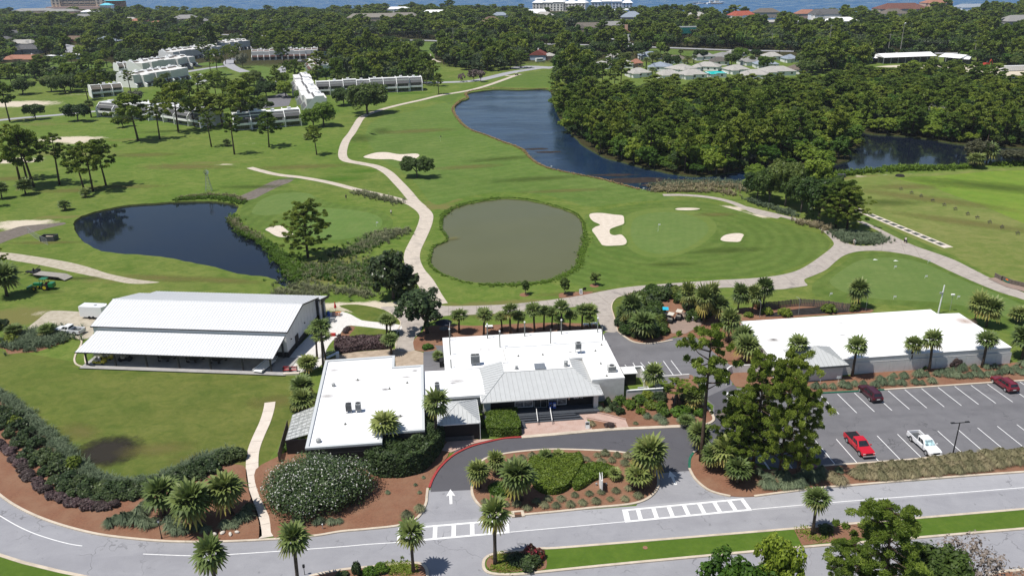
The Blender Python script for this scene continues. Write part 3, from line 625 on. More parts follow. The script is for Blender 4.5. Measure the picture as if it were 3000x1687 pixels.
k_=ribbon_mb(ground_pts(TT(1,1,[(2480,742),(2220,772),(2100,792),(2052,830),(2040,880),(2060,950),(2085,1052)]),4,False),-.1,.1,0,.12).build('kerb',mKerb);k_['kind']='structure'
k_=ribbon_mb(ground_pts(TT(1,1,[(350,900),(430,960),(447,1000),(422,1060),(412,1185)]),4,False),-.1,.1,0,.12).build('kerb',mKerb);k_['kind']='structure'
plaza('paver_patio',[(x/4.293*1+750,y/4.293+850) for x,y in []] or [((750+x/4.293)/K,(850+y/4.293)/K) for x,y in [(800,420),(900,310),(955,275),(1090,275),(1200,310),(1330,380),(1540,405),(1822,440),(1800,512),(1600,490),(1400,465),(1200,445),(1130,460),(1085,510),(1040,575),(960,640),(880,760),(860,900),(700,1010),(320,1060),(150,1060),(60,1060),(200,900),(470,760),(600,640),(700,540)]],.055,mPaver,2)
plaza('gravel_yard',[((750+x/4.293)/K,(850+y/4.293)/K) for x,y in [(880,900),(990,840),(1120,790),(1400,765),(1730,742),(1990,755),(2105,785),(2105,1000),(1700,1000),(1000,1000)]],.04,mGravel,0)
plaza('service_lane',[((750+x/4.293)/K,(850+y/4.293)/K) for x,y in [(2105,785),(2200,700),(2420,640),(2500,1050),(2105,1050)]],.045,mLot,0)
# roads, drive, car parks
ROAD=[(-60,1205),(0,1247),(60,1281),(140,1312),(250,1337),(350,1351),(460,1359),(560,1361),(660,1356),(760,1346),(860,1335),(960,1323),(1030,1314),(1046,1304),(1062,1288),(1071,1262),(1078,1232),(1192,1232),(1196,1255),(1206,1275),(1240,1297),(1300,1299),(1600,1272),(1660,1190),(1735,1182),(1770,1225),(1850,1248),(1950,1242),(2070,1226),(2300,1210),(2576,1188),(2900,1165),(3100,1700),(-400,1750)]
sheet('road',ROAD,.010,mRoad,0)
sheet('road_lane',[(1030,1318),(1240,1300),(1600,1272),(1900,1245),(2300,1210),(2900,1165),(2900,1205),(2576,1230),(2100,1268),(1600,1310),(1290,1336),(1000,1362)],.013,mRoad2,0)
LOT=[(1083,1237),(1083,1205),(1100,1180),(1150,1130),(1220,1112),(1310,1098),(1440,1085),(1560,1078),(1760,1060),(1790,1048),(1795,1020),(1745,985),(1660,960),(1560,940),(1520,900),(1500,870),(1522,836),(1555,832),(1590,850),(1700,850),(1770,820),(1830,800),(1868,850),(1850,930),(1840,975),(1990,985),(2036,990),(2576,948),(2900,925),(2900,1100),(2576,1132),(2070,1180),(1960,1178),(1760,1130),(1738,1150),(1734,1183),(1668,1188),(1600,1190),(1300,1220),(1200,1231)]
sheet('car_park',LOT,.017,mLot,0)
sheet('drive',[(1084,1236),(1085,1205),(1102,1180),(1150,1132),(1220,1114),(1310,1099),(1440,1086),(1560,1079),(1762,1061),(1795,1046),(1797,1020),(1775,1000),(1850,965),(1880,1075),(1760,1120),(1736,1150),(1733,1184),(1668,1188),(1620,1150),(1500,1130),(1300,1140),(1220,1180),(1200,1231)],.022,mDrive,0)
def rect_uv(name,u0,v0,u1,v1,z,mat,thick=0):
 w=[UVW(u0,v0).xy,UVW(u1,v0).xy,UVW(u1,v1).xy,UVW(u0,v1).xy];o=link(name,sheet_mesh(name,w,z,mat,thick));o['kind']='structure';return o
def stripe(name,a,b,wd,z=.027,mat=None,root=None):
 A=Vector(a[:2]);B=Vector(b[:2]);o=ribbon_mb([A,B],-wd/2,wd/2,z-.002,z).build(name,mat or mPaintW,root)
 if not root:o['kind']='structure'
 return o
def Gz(ox,oy,s,x,y):return G((ox+x/s)/K,(oy+y/s)/K)
bay_root=bpy.data.objects.new('parking_marks',None);COL.objects.link(bay_root);bay_root['kind']='structure'
def uvof(g):return (g.dot(E1),g.dot(E2))
zz= lambda x,y:uvof(Gz(2350,1120,3.963,x,y))
b0=zz(393,963);b3=zz(2380,810);sp=(b3[0]-b0[0])/8;tp=zz(1590,567)
for i in range(-5,13):
 u=b0[0]+i*sp;stripe('bay_line',UVW(u,b0[1]+(b3[1]-b0[1])*i/8),UVW(u+.1,tp[1]+.02*i),.12,root=bay_root)
c0=zz(428,368);c1=zz(2445,228);sp2=(c1[0]-c0[0])/10;tp0=zz(203,148);tp1=zz(2140,20)
for i in range(-1,14):
 u=c0[0]+i*sp2;stripe('bay_line',UVW(u,c0[1]+(c1[1]-c0[1])*i/10),UVW(u-.05,tp0[1]+(tp1[1]-tp0[1])*i/10),.12,root=bay_root)
for (a,b) in [((2140,1305),(2165,1336)),((2200,1290),(2240,1350)),((2258,1287),(2340,1380)),((2315,1283),(2400,1370)),((2372,1280),(2447,1395)),((2430,1276),(2510,1388)),((2488,1272),(2570,1380))]:
 stripe('bay_line',G(*T(1,1,*a)),G(*T(1,1,*b)),.12,root=bay_root)
stripe('bay_line',G(*T(1,1,730,1180)),G(*T(1,1,775,1178)),.12,root=bay_root)
for (a,b) in [((545,485),(660,645)),((780,570),(830,640)),((960,565),(990,625))]:stripe('bay_line',G(*T(2,2,*a)),G(*T(2,2,*b)),.12,root=bay_root)
for k in range(5):stripe('hatch_line',G(*T(2,2,480+k*14,150+k*22)),G(*T(2,2,560+k*6,160+k*30)),.12,root=bay_root)
def crossing(quad,nb,ww=.5):
 root=bpy.data.objects.new('crossing',None);COL.objects.link(root);root['kind']='structure'
 a,b,c,d=[G(*q).xy for q in quad]
 for p,q in ((a,b),(d,c)):
  n=(q-p).normalized();stripe('edge_bar',p,q,.32,.027,root=root)
 for i in range(nb+1):
  t=i/nb;p=a.lerp(b,t);q=d.lerp(c,t);e=(b-a).normalized();dd=(q-p).normalized()*.16
  w=.75 if i in (0,) else .55;s=e*(w/2)
  A,B=p+dd,q-dd
  off=s if i==0 else (-s if i==nb else Vector((0,0)))
  MB().add([(A.x-s.x+off.x,A.y-s.y+off.y,.031),(A.x+s.x+off.x,A.y+s.y+off.y,.031),(B.x+s.x+off.x,B.y+s.y+off.y,.031),(B.x-s.x+off.x,B.y-s.y+off.y,.031)],[(0,1,2,3)]).build('bar',mPaintW,root)
crossing([T(1,2,418,1195),T(1,2,1270,1118),T(1,2,1262,1025),T(1,2,430,1095)],6)
crossing([T(1,2,2140,1040),T(2,2,520,948),T(2,2,462,868),T(1,2,2120,955)],8)
ll=ground_pts(TT(0,2,[(-60,960),(0,995),(120,1065),(250,1125),(400,1175),(530,1208),(620,1222)]),5,False)
o=ribbon_mb(ll,-.06,.06,.02,.028).build('lane_line',mPaintW);o['kind']='structure'
ll=ground_pts(TT(0,2,[(1080,1283),(1300,1292),(1480,1296),(1700,1288),(2100,1262),(2574,1228)])+TT(1,2,[(200,1210),(420,1196)]),5,False)
o=ribbon_mb(ll,-.06,.06,.02,.028).build('lane_line',mPaintW);o['kind']='structure'
ll=ground_pts(TT(1,2,[(1275,1118),(1700,1080),(2140,1040)]),3,False);o=ribbon_mb(ll,-.06,.06,.02,.029).build('lane_line',mPaintW);o['kind']='structure'
ll=ground_pts(TT(2,2,[(525,947),(1000,905),(1500,865),(2100,820),(2574,782),(2900,758)]),3,False);o=ribbon_mb(ll,-.06,.06,.02,.029).build('lane_line',mPaintW);o['kind']='structure'
def arrow(tip,tail):
 a=G(*tip).xy;b=G(*tail).xy;d=(a-b);L=d.length;d.normalize();n=Vector((-d.y,d.x));hl=L*.48
 P=[a,a-d*hl-n*L*.19,a-d*hl*.86-n*L*.06,b-n*L*.055,b+n*L*.055,a-d*hl*.86+n*L*.06,a-d*hl+n*L*.19]
 o=link('arrow_mark',sheet_mesh('arrow',[p for p in P],.031,mPaintW));o['kind']='structure'
arrow(T(1,2,823,795),T(1,2,828,907));arrow(T(1,2,2478,657),T(1,2,2525,762))
# kerbed beds
def bed(name,pts,mat=mMulch,z=.10,kerbs=None,smooth=4,closedkerb=False,kmat=None):
 o,w=sheet(name,pts,z,mat,smooth,thick=z)
 if closedkerb:kerb('kerb',w,kmat or mKerb,True,.34,z+.06)
 return w
def kline(pts,mat=mKerb,h=.16,wd=.34,smooth=4):
 o=ribbon_mb(ground_pts(pts,smooth,False),-wd/2,wd/2,0,h).build('kerb',mat);o['kind']='structure'
bedA=TT(2,2,[(205,480),(130,490),(80,525),(52,580),(55,650),(90,715),(170,788),(250,822),(360,848),(560,850),(1010,787),(1250,770),(1900,715),(2574,667),(3000,640),(3000,490),(2574,518),(2100,545),(1650,585),(1060,627),(760,645),(600,640),(500,560),(400,480),(300,470)])
bed('mulch_bed',bedA,smooth=3)
kline(TT(2,2,[(205,480),(130,490),(82,522)]));kline(TT(2,2,[(82,522),(54,570),(50,640)]),mKerbGreen,.165)
kline(TT(2,2,[(50,640),(90,715),(170,788),(250,825),(360,850)]));kline(TT(2,2,[(540,850),(1010,790),(1250,770),(1900,715),(2574,667),(3000,640)]),smooth=2)
kline(TT(2,2,[(1060,622),(1650,580),(2100,540),(2574,512),(3000,485)]),smooth=2)
bedB=TT(1,2,[(985,780),(988,730),(1000,660),(1040,600),(1110,560),(1250,530),(1400,512),(1600,500),(1900,508),(2100,520),(2250,550),(2350,610),(2385,690),(2385,780),(2345,840),(2270,885),(2150,912),(1900,935),(1650,962),(1400,985),(1240,990),(1130,965),(1050,915),(1005,850)])
wB=bed('mulch_island',bedB,smooth=4)
kline(TT(1,2,[(985,770),(990,840),(1030,905),(1110,962),(1230,992),(1300,995)]));kline(TT(1,2,[(1370,990),(1650,964),(1900,937),(2150,914),(2270,887),(2345,842),(2388,780),(2390,700)]))
kline(TT(1,2,[(985,775),(985,730),(1000,660),(1040,600)]),mKerbGreen,.165);kline(TT(1,2,[(2390,700),(2352,608),(2250,548),(2100,518),(1900,505),(1600,497),(1400,509),(1250,527),(1110,557),(1040,600)]),mKerb)
bedC=TT(1,2,[(700,690),(672,740),(655,790),(648,850),(640,900),(610,960),(560,1020),(440,1068),(200,1095),(0,1112)])+TT(0,2,[(2300,1150),(2070,1160),(2030,1000),(1940,800),(1930,650),(2080,560),(2200,500),(2300,480),(2574,470)])+TT(1,2,[(300,460),(620,380),(760,400),(810,480),(800,555),(728,635),(694,700)])
bed('mulch_bed',bedC,smooth=3)
kline(TT(1,2,[(652,790),(645,850),(640,900),(612,960),(562,1022),(440,1070),(200,1098),(0,1116)])+TT(0,2,[(2400,1145),(2200,1165),(2000,1178),(1750,1190),(1500,1195),(1250,1190),(1000,1170),(760,1140),(560,1095),(380,1040),(220,975),(90,905),(0,840),(-80,770)]),smooth=5)
kline(TT(1,2,[(1360,405),(1250,412),(1150,430),(1000,468),(900,510),(820,560),(740,640),(690,720),(665,785)]),mKerbRed,.17,.32)
kline(TT(1,2,[(1360,405),(1600,385),(1890,358),(2100,343),(2300,335),(2576,322)]),mKerb,.15,.7,2)
kline(TT(1,2,[(2576,322),(2640,315)])+TT(2,2,[(60,322),(170,310),(225,285),(232,255),(200,200),(140,140),(90,90)]),mKerb,.16,.4)
bedD=TT(0,2,[(-80,760),(0,828),(90,893),(220,965),(380,1030),(560,1085),(760,1130),(1000,1160),(1250,1180),(1500,1186),(1750,1181),(1950,1168),(1975,1110),(1940,960),(1880,800),(1860,650),(1800,610),(1600,620),(1400,680),(1200,730),(1000,755),(800,760),(690,700),(600,610),(480,500),(330,350),(200,230),(80,120),(0,70),(-80,20)])
bed('mulch_bed',bedD,z=.07,smooth=2)
bedE=TT(1,2,[(1830,200),(1950,150),(2150,110),(2400,70),(2520,20),(2560,-60),(2650,-60),(2700,40)])+TT(2,2,[(90,90),(140,145),(200,205),(228,255),(215,290),(165,305),(60,315)])+TT(1,2,[(2576,318),(2300,330),(2160,345),(2130,280),(2000,245),(1900,225)])
bed('mulch_bed',bedE,smooth=2)
bed('mulch_bed',TT(1,2,[(1890,352),(1880,290),(1850,240),(1960,265),(2080,300),(2092,340)]),smooth=0)
o,_=plaza('brick_paving',TT(1,2,[(1370,398),(1330,300),(1500,295),(1820,265),(1760,208),(1800,200),(2000,240),(2145,278),(2175,348),(2090,352),(2070,310),(1960,290),(1850,268),(1895,352),(1600,380)]),.13,mPink,0)
kline(TT(1,2,[(1800,200),(2000,240),(2148,278)]),mPink,.35,.12,0)
kline(TT(1,2,[(1850,262),(1960,284),(2072,306)]),mPink,.30,.12,0)
o,_=plaza('brick_paving',TT(1,2,[(750,505),(830,520),(900,490),(1000,455),(1150,420),(1000,425),(800,440)]),.12,mPink,0)
bedF=TT(2,1,[(780,1440),(900,1420),(1190,1400),(1600,1345),(2000,1320),(2492,1290),(2620,1280),(2800,1300),(2800,1410),(2576,1420)])+TT(2,2,[(2300,-5),(1900,20),(1540,45),(960,75),(940,60),(960,20)])
bed('mulch_bed',bedF,smooth=2)
kline(TT(2,2,[(1520,47),(1900,22),(2300,-5),(2576,-22),(2900,-45)]),smooth=2);kline(TT(2,2,[(940,78),(1250,62),(1520,47)]),mKerbGreen,.165,.34,2)
bedG=TT(1,1,[(830,1003),(1000,1012),(1200,1002),(1500,990),(1700,990),(1880,998),(1925,1010),(1960,1045),(1700,1080),(1200,1120),(760,1160),(700,1150),(720,1190),(640,1205),(560,1195),(545,1160),(548,1118),(600,1070),(650,1020),(730,1010)])
bed('mulch_bed',bedG,smooth=3,z=.06)
bedH=TT(1,1,[(2125,800),(2200,760),(2450,735),(2576,720)])+TT(2,1,[(60,740),(100,830),(130,920),(60,990),(0,1050),(-60,1090)])+TT(1,1,[(2400,1135),(2300,1148),(2200,1130),(2130,1085),(2092,1052),(2065,960),(2050,860)])
bed('mulch_bed',bedH,mMulch,z=.07,smooth=3)
sheet('grass_verge',TT(1,1,[(2045,870),(2060,830),(2110,798),(2230,775),(2240,800),(2160,860),(2110,950),(2090,1000),(2070,960)]),.10,mLawn,3)
kline(TT(1,1,[(2085,1052),(2130,1088),(2200,1132),(2300,1148),(2400,1138),(2500,1120)]),mKerb,.16)
sheet('brick_apron',[((1800+x/5.724)/K,(830+y/5.724)/K) for x,y in [(900,640),(1150,480),(1330,600),(1500,640),(1440,720),(1190,850),(960,840)]],.09,concrete('rusty_apron',(.30,.22,.18),(.24,.18,.15),(.15,.12,.11),.5),0)
bed('mulch_bed',TT(2,1,[(420,880),(640,870),(800,850),(1100,830),(1250,860),(1400,880),(1420,910),(1000,935),(440,975)]),z=.03,smooth=2)
sheet('black_weed_cloth',TT(2,1,[(700,910),(900,880),(1100,870),(1250,880),(1300,905),(900,930),(620,945)]),.045,mDirtDark,2)
bed('mulch_bed',TT(2,1,[(-60,1090),(100,1100),(200,1180),(330,1290),(420,1300),(560,1180),(440,980),(300,900),(150,980)]),z=.05,smooth=3)
med=[(1216,1420),(1222,1404),(1245,1393),(1300,1386),(1360,1380),(1400,1379),(1600,1363),(2000,1330),(2576,1281),(2900,1253),(2900,1303),(2576,1330),(2200,1362),(2000,1378),(1600,1415),(1380,1437),(1300,1445),(1245,1444),(1222,1436)]
w=ground_pts(med,3);o=link('median_lawn',sheet_mesh('median',w,.10,mMedian,.1));o['kind']='structure';kerb('kerb',w,mKerb,True,.36,.15)
plaza('median_mulch',TT(1,2,[(1095,1365),(1110,1320),(1150,1295),(1280,1275),(1400,1262),(1520,1262),(1545,1395),(1400,1412),(1230,1425),(1130,1412)]),.125,mMulch,3)
plaza('median_mulch',TT(2,2,[(835,1092),(1000,1075),(1100,1062),(1400,1040),(1500,1150),(1180,1190),(900,1222)]),.125,mMulch,0)
isl=TT(1,2,[(-250,1470),(-180,1440),(0,1405),(200,1385),(400,1365),(540,1355),(600,1360),(640,1395),(650,1460),(640,1600),(-300,1600)])
w=ground_pts(isl,3);o=link('mulch_island',sheet_mesh('island',w,.10,mMulch,.1));o['kind']='structure';kerb('kerb',w,mKerb,True,.36,.15)
ll_=[(-120,1350),(0,1397),(60,1416),(150,1438),(245,1458),(330,1480),(300,1560),(-300,1600),(-300,1300)]
w=ground_pts(ll_,0);o=link('verge_lawn',sheet_mesh('verge',w,.10,mMedian,.1));o['kind']='structure';kerb('kerb',w,mKerb,True,.45,.15)
rv=TT(2,2,[(2300,1449),(2400,1420),(2574,1405),(2900,1380),(2900,1700),(2200,1700)]);w=ground_pts(rv,0);o=link('verge_lawn',sheet_mesh('verge2',w,.10,mMulch,.1));o['kind']='structure';kerb('kerb',w,mKerb,True,.4,.15)
def far_road(pts,wd,z=.06,mat=mPathOld,name='road'):
 w=ground_pts(pts,4,False);o=ribbon_mb(w,-wd/2,wd/2,0,z).build(name,mat);o['kind']='structure'
far_road(TT(0,0,[(1150,238),(1450,250),(1650,262),(2000,272),(2300,284),(2576,290)])+TT(1,0,[(300,303),(600,306),(900,318),(1250,326),(1500,334),(1830,340),(2050,348),(2300,356),(2576,366)])+TT(2,0,[(300,378),(600,385),(900,390),(1200,396),(1600,402),(2000,404),(2600,404),(3000,404)]),9,.10,mRoad2)
far_road(TT(0,0,[(-60,915),(0,908),(150,893),(300,880),(450,868),(600,852),(720,842)]),5.5,.05,mRoad2)
far_road(TT(0,0,[(1780,440),(1730,462),(1730,490),(1780,520),(1850,545)]),8,.05,mRoad2)
far_road(TT(0,0,[(1400,545),(1550,520),(1700,500)]),7,.056,mRoad2)
far_road(TT(0,0,[(1480,640),(1560,610),(1600,585),(1500,560)]),6,.052,mRoad2)
far_road(TT(0,0,[(2250,1449)][:0]+[(2100,640),(2130,590),(2120,540),(2160,500)]),7,.05,mRoad2)
far_road(TT(0,0,[(440,335),(520,350),(545,372),(510,400)]),10,.05,mRoad2)
far_road(TT(1,0,[(620,626),(800,622),(1000,612),(1150,580),(1300,545),(1500,515),(1650,505)]),8,.03,mRoad2)
far_road(TT(1,0,[(1300,520),(1400,505),(1600,515)]),12,.034,mRoad2)
far_road(TT(1,0,[(2000,310),(2150,325),(2160,350)]),10,.07,mRoad2)
far_road(TT(1,0,[(1240,572),(1290,574),(1350,562)]),3,.08,mPath,'cart_path')
sheet('black_tarmac',TT(0,0,[(1840,770),(2000,740),(2150,700),(2200,740),(2180,800),(1900,830)]),.03,mLot,0)
sheet('dirt_yard',TT(2,0,[(1450,505),(1700,490),(1900,490),(2300,500),(2500,520),(2620,540),(2620,565),(2440,560),(2100,530),(1700,515)]),.04,mBeach,2)
for k,(pts,m_) in enumerate([(TT(1,0,[(270,340),(500,318),(800,322),(820,345),(700,420),(760,520),(640,570),(540,540),(560,470),(470,420),(300,390)]),mFair2),(TT(0,0,[(0,450),(140,465),(500,470),(830,470),(800,560),(640,610),(500,560),(250,600),(0,640)]),mFair2),(TT(1,0,[(1700,345),(1850,350),(1850,410),(1760,400),(1690,385)]),mFair2),(TT(1,0,[(2350,370),(2576,378),(2576,415),(2400,410),(2300,395)]),mFair2),(TT(2,0,[(0,385),(500,395),(560,410),(330,440),(0,420)]),mFair2),(TT(0,0,[(1580,470),(1680,480),(1650,500),(1480,490)]),mFair),(TT(0,0,[(2070,290),(2200,310),(2320,345),(2200,350),(2100,320)]),mRange2),(TT(0,0,[(1900,500),(2050,520),(2040,600),(1900,590)]),mFair),(TT(0,0,[(1460,555),(1600,510),(1760,560),(1650,575),(1500,560)]),mFair),(TT(0,0,[(1480,610),(1540,600),(1520,630)]),mFair)]):
 sheet('golf_lawn',pts,.012+.002*k,m_,3)
bed('mulch_bed',[(1834,950),(1838,925),(1880,895),(1930,880),(2025,900),(2030,985),(1990,988),(1890,978),(1850,972)],z=.07,smooth=0)
# foliage materials
def leafmat(name,cols,trans=.42,rough=.5,hv=.8):
 """cols: dark, mid, light; the 'tint' attribute says which leaf is which colour"""
 t=NT(name);a=t.attr('tint');sx=t.n('ShaderNodeSeparateColor');t.l(a.outputs['Color'],sx.inputs[0])
 c=t.ramp(sx.outputs[0],[(0,cols[0]),(.5,cols[1]),(1,cols[2])])
 if len(cols)>3:c=t.mix(sx.outputs[1],c,cols[3])
 oi=t.n('ShaderNodeObjectInfo');hs=t.n('ShaderNodeHueSaturation')
 t.l(t.rng(oi.outputs['Random'],0,1,.5-.025*hv,.5+.02*hv),hs.inputs['Hue']);t.l(t.rng(oi.outputs['Random'],0,1,1+.35*hv,1-.3*hv),hs.inputs['Value'])
 t.l(c,hs.inputs['Color']);c=hs.outputs[0]
 t.done(c,rough,.25);tl=t.n('ShaderNodeBsdfTranslucent');t.l(c,tl.inputs[0]);mx=t.n('ShaderNodeMixShader');mx.inputs[0].default_value=trans
 t.l(t.b.outputs[0],mx.inputs[1]);t.l(tl.outputs[0],mx.inputs[2]);t.l(mx.outputs[0],t.out.inputs[0]);return t.m
lOak=leafmat('oak_leaves',[(.038,.066,.016),(.076,.126,.026),(.135,.200,.046)],hv=1.3)
lOakB=leafmat('bright_oak_leaves',[(.062,.112,.012),(.130,.220,.024),(.22,.32,.044)],hv=1.4)
lPine=leafmat('pine_needles',[(.066,.108,.014),(.150,.215,.030),(.28,.36,.062)])
lMag=leafmat('magnolia_leaves',[(.016,.028,.010),(.034,.056,.018),(.080,.110,.040)],.08,.35)
lPalm=leafmat('palm_fronds',[(.066,.098,.026),(.150,.200,.056),(.28,.32,.115),(.36,.29,.07)],.2,.5)
lGrass=leafmat('ornamental_grass',[(.075,.095,.050),(.155,.175,.095),(.27,.27,.15)],.25,.8)
lBlue=leafmat('blue_green_grass',[(.065,.10,.060),(.13,.175,.10),(.21,.255,.155)],.25,.8)
lTan=leafmat('tan_grass',[(.12,.11,.055),(.23,.21,.115),(.33,.30,.18)],.25,.8)
lHedge=leafmat('clipped_hedge',[(.036,.066,.008),(.070,.122,.013),(.125,.185,.025)],.15)
lShrubD=leafmat('dark_shrub',[(.020,.034,.013),(.042,.068,.022),(.080,.120,.038)],.12)
lPurple=leafmat('plum_shrub',[(.045,.030,.030),(.085,.058,.055),(.13,.092,.085)],.12)
lWhite=leafmat('white_blossom_shrub',[(.028,.048,.016),(.075,.115,.035),(.13,.175,.06),(.68,.68,.62)],.15)
lGreyB=leafmat('silver_bloom_tree',[(.05,.06,.035),(.14,.15,.10),(.24,.25,.19),(.45,.45,.40)],.15)
lBare=leafmat('bare_twigs',[(.10,.08,.065),(.17,.145,.12),(.24,.21,.18)],0,.9)
lLush=leafmat('lush_bank_weeds',[(.035,.075,.008),(.070,.140,.012),(.11,.20,.022)],.2)
lYel=leafmat('yellow_green_shrub',[(.06,.09,.01),(.12,.17,.02),(.20,.25,.035)],.2)
lRed=leafmat('red_flower_shrub',[(.04,.05,.02),(.10,.04,.03),(.35,.02,.02)],.1)
lCrape=leafmat('pink_crape_myrtle',[(.06,.05,.04),(.15,.11,.10),(.26,.19,.19)],.1)
# foliage builders (numpy)
def qmesh(name,V,quads,tint,mats,mi=None,smooth=False):
 me=bpy.data.meshes.new(name);nv=len(V);nf=len(quads)
 me.vertices.add(nv);me.vertices.foreach_set('co',np.asarray(V,'f4').ravel())
 me.loops.add(nf*4);me.loops.foreach_set('vertex_index',np.asarray(quads,'i4').ravel())
 me.polygons.add(nf);me.polygons.foreach_set('loop_start',np.arange(0,nf*4,4,dtype='i4'))
 if mi is not None:me.polygons.foreach_set('material_index',np.asarray(mi,'i4'))
 at=me.attributes.new('tint','FLOAT_COLOR','POINT');at.data.foreach_set('color',np.asarray(tint,'f4').ravel())
 for m in mats:me.materials.append(m)
 me.update(calc_edges=True);return me
def unit(a):return a/np.maximum(np.linalg.norm(a,axis=-1,keepdims=True),1e-6)
def leaves(rs,C,Rr,per,size,aspect=1.6,up=.35,fill=.55,outw=.7,tint0=None,flat=1.0):
 """leaf quads on and inside clump spheres C (n,3) of radii Rr (n,) ; returns V (4m,3), T (4m,)"""
 n=len(C);m=n*per;idx=np.repeat(np.arange(n),per)
 d=unit(rs.normal(size=(m,3))+np.array([0,0,up]));rad=Rr[idx]*(fill+(1-fill)*rs.random(m)**.5)*rs.uniform(.85,1.12,m)
 P=C[idx]+d*rad[:,None]*np.array([1,1,flat]);nrm=unit(d*outw+unit(rs.normal(size=(m,3)))*(1-outw)+np.array([0,0,.3]))
 a=unit(np.cross(nrm,unit(rs.normal(size=(m,3)))));b=np.cross(nrm,a);s=size*rs.uniform(.6,1.25,m)[:,None]
 a=a*s*.5;b=b*s*.5*aspect
 V=np.stack([P-a-b,P+a-b*.6,P+a*.7+b,P-a*.6+b*.8],1).reshape(-1,3)
 ct=rs.normal(.5,.16,n) if tint0 is None else tint0
 T=np.clip(ct[idx]+rs.normal(0,.17,m),0,1)
 return V,np.repeat(T,4)
def tube_np(pts,rad,n=6):
 mb=MB();mb.tube(pts,rad,n);return mb
def merge(name,parts,mats):
 """parts: list of (V, T, B, material index)"""
 Vs=np.concatenate([p[0] for p in parts]);T=np.concatenate([p[1] for p in parts]);B=np.concatenate([p[2] if p[2] is not None else np.zeros(len(p[1])) for p in parts])
 mi=np.concatenate([np.full(len(p[0])//4,p[3]) for p in parts]);n=len(Vs)
 col=np.stack([T,B,np.zeros(n),np.ones(n)],1);return qmesh(name,Vs,np.arange(n).reshape(-1,4),col,mats,mi)
def mb_quads(mb):
 V=[]
 for f in mb.f:
  if len(f)==4:V+=[mb.v[i] for i in f]
  elif len(f)==3:V+=[mb.v[f[0]],mb.v[f[1]],mb.v[f[2]],mb.v[f[2]]]
  else:
   c=np.mean([mb.v[i] for i in f],0)
   for k in range(0,len(f),2):V+=[tuple(c),mb.v[f[k]],mb.v[f[(k+1)%len(f)]],mb.v[f[(k+2)%len(f)]]]
 return np.array(V,float)
CROWN={}
def oak_crown(name,seed,mat,H=8,Wd=9,nc=70,per=80,leaf=.42,joined=False,base=.30,barkm=None,lz=(.52,.68)):
 rs=np.random.RandomState(seed);C=[];Rr=[]
 lob=[(rs.uniform(-.26,.26)*Wd,rs.uniform(-.26,.26)*Wd,H*rs.uniform(*lz),Wd*rs.uniform(.22,.32)) for _ in range(6)]
 for k in range(nc):
  lx,ly,lz,lr=lob[k%len(lob)];d=unit(rs.normal(size=3)+np.array([0,0,.45]));rr=lr*rs.uniform(.72,1.05)
  z=lz+d[2]*rr*1.0*(H*.9/Wd)
  C.append([lx+d[0]*rr,ly+d[1]*rr,max(z,H*base*rs.uniform(.8,1.3))]);Rr.append(Wd*rs.uniform(.06,.12))
 C=np.array(C);C[:,2]=np.minimum(C[:,2],H-Wd*.05);Rr=np.array(Rr);tint=np.clip(.42+.25*(rs.random(nc)-.4),0,1)
 V,Tt=leaves(rs,C,Rr*1.15,per,leaf,1.3,.4,.45,.7,tint)
 tr=MB();tw=max(.12,H*.028)
 tr.tube([(0,0,0),(rs.uniform(-.2,.2),rs.uniform(-.2,.2),H*.2),(rs.uniform(-.3,.3),rs.uniform(-.3,.3),H*.38)],[tw*1.2,tw,tw*.8],7)
 for lx,ly,lz,lr in lob:tr.tube([(0,0,H*.25),(lx*.45,ly*.45,H*.42),(lx,ly,lz)],[tw*.65,tw*.42,tw*.12],5)
 if joined:
  Q=mb_quads(tr);return merge(name,[(V,Tt,None,0),(Q,np.full(len(Q),.5),None,1)],[mat,barkm or mBarkG])
 return merge(name+'_crown',[(V,Tt,None,0)],[mat]),tr.mesh(name+'_trunk',barkm or mBarkG,True)
def pine_crown(name,seed,H=15,Wd=8,nb=26,lo=.5,per=90,leaf=.42,joined=False,mat=None,lean=.4,tuft=.85,asp=2.2):
 rs=np.random.RandomState(seed);mat=mat or lPine;tr=MB();tw=H*.0155+.05
 lx,ly=rs.uniform(-lean,lean),rs.uniform(-lean,lean)
 ax= lambda z:np.array([lx*(z/H)**1.5*2,ly*(z/H)**1.5*2,z])
 tr.tube([ax(H*t) for t in (0,.2,.4,.6,.8,.97)],[tw*1.25,tw,tw*.88,tw*.7,tw*.45,tw*.12],7)
 C=[];Rr=[];dirs=[]
 for k in range(nb):
  z=H*(lo+(1-lo)*(k+rs.random())/nb);f=(z/H-lo)/(1-lo);L=Wd*.5*(.45+.75*math.sin(math.pi*min(1,(f*.85+.18))))*rs.uniform(.6,1.15)
  w=k*2.4+rs.uniform(-.5,.5);d=np.array([math.cos(w),math.sin(w),0]);st=ax(z);md=st+d*L*.5+np.array([0,0,L*.08]);en=st+d*L+np.array([0,0,L*rs.uniform(.05,.35)])
  tr.tube([st,md,en],[tw*.32,tw*.22,tw*.07],4)
  for j in range(rs.randint(3,6)):
   t=rs.uniform(.5,1.08);p=st+(en-st)*t+rs.normal(size=3)*np.array([.55,.55,.25])*L*.28;C.append(p);Rr.append(tuft*rs.uniform(.6,1.15)*Wd/8)
 for j in range(5):C.append(ax(H*.96)+rs.normal(size=3)*np.array([.6,.6,.3])*Wd/9);Rr.append(tuft*.9*Wd/8)
 C=np.array(C);Rr=np.array(Rr);V,Tt=leaves(rs,C,Rr,per,leaf,asp,.5,.35,.35,None,.55)
 if joined:
  Q=mb_quads(tr);return merge(name,[(V,Tt,None,0),(Q,np.full(len(Q),.5),None,1)],[mat,mBark])
 return merge(name+'_crown',[(V,Tt,None,0)],[mat]),tr.mesh(name+'_trunk',mBark,True)
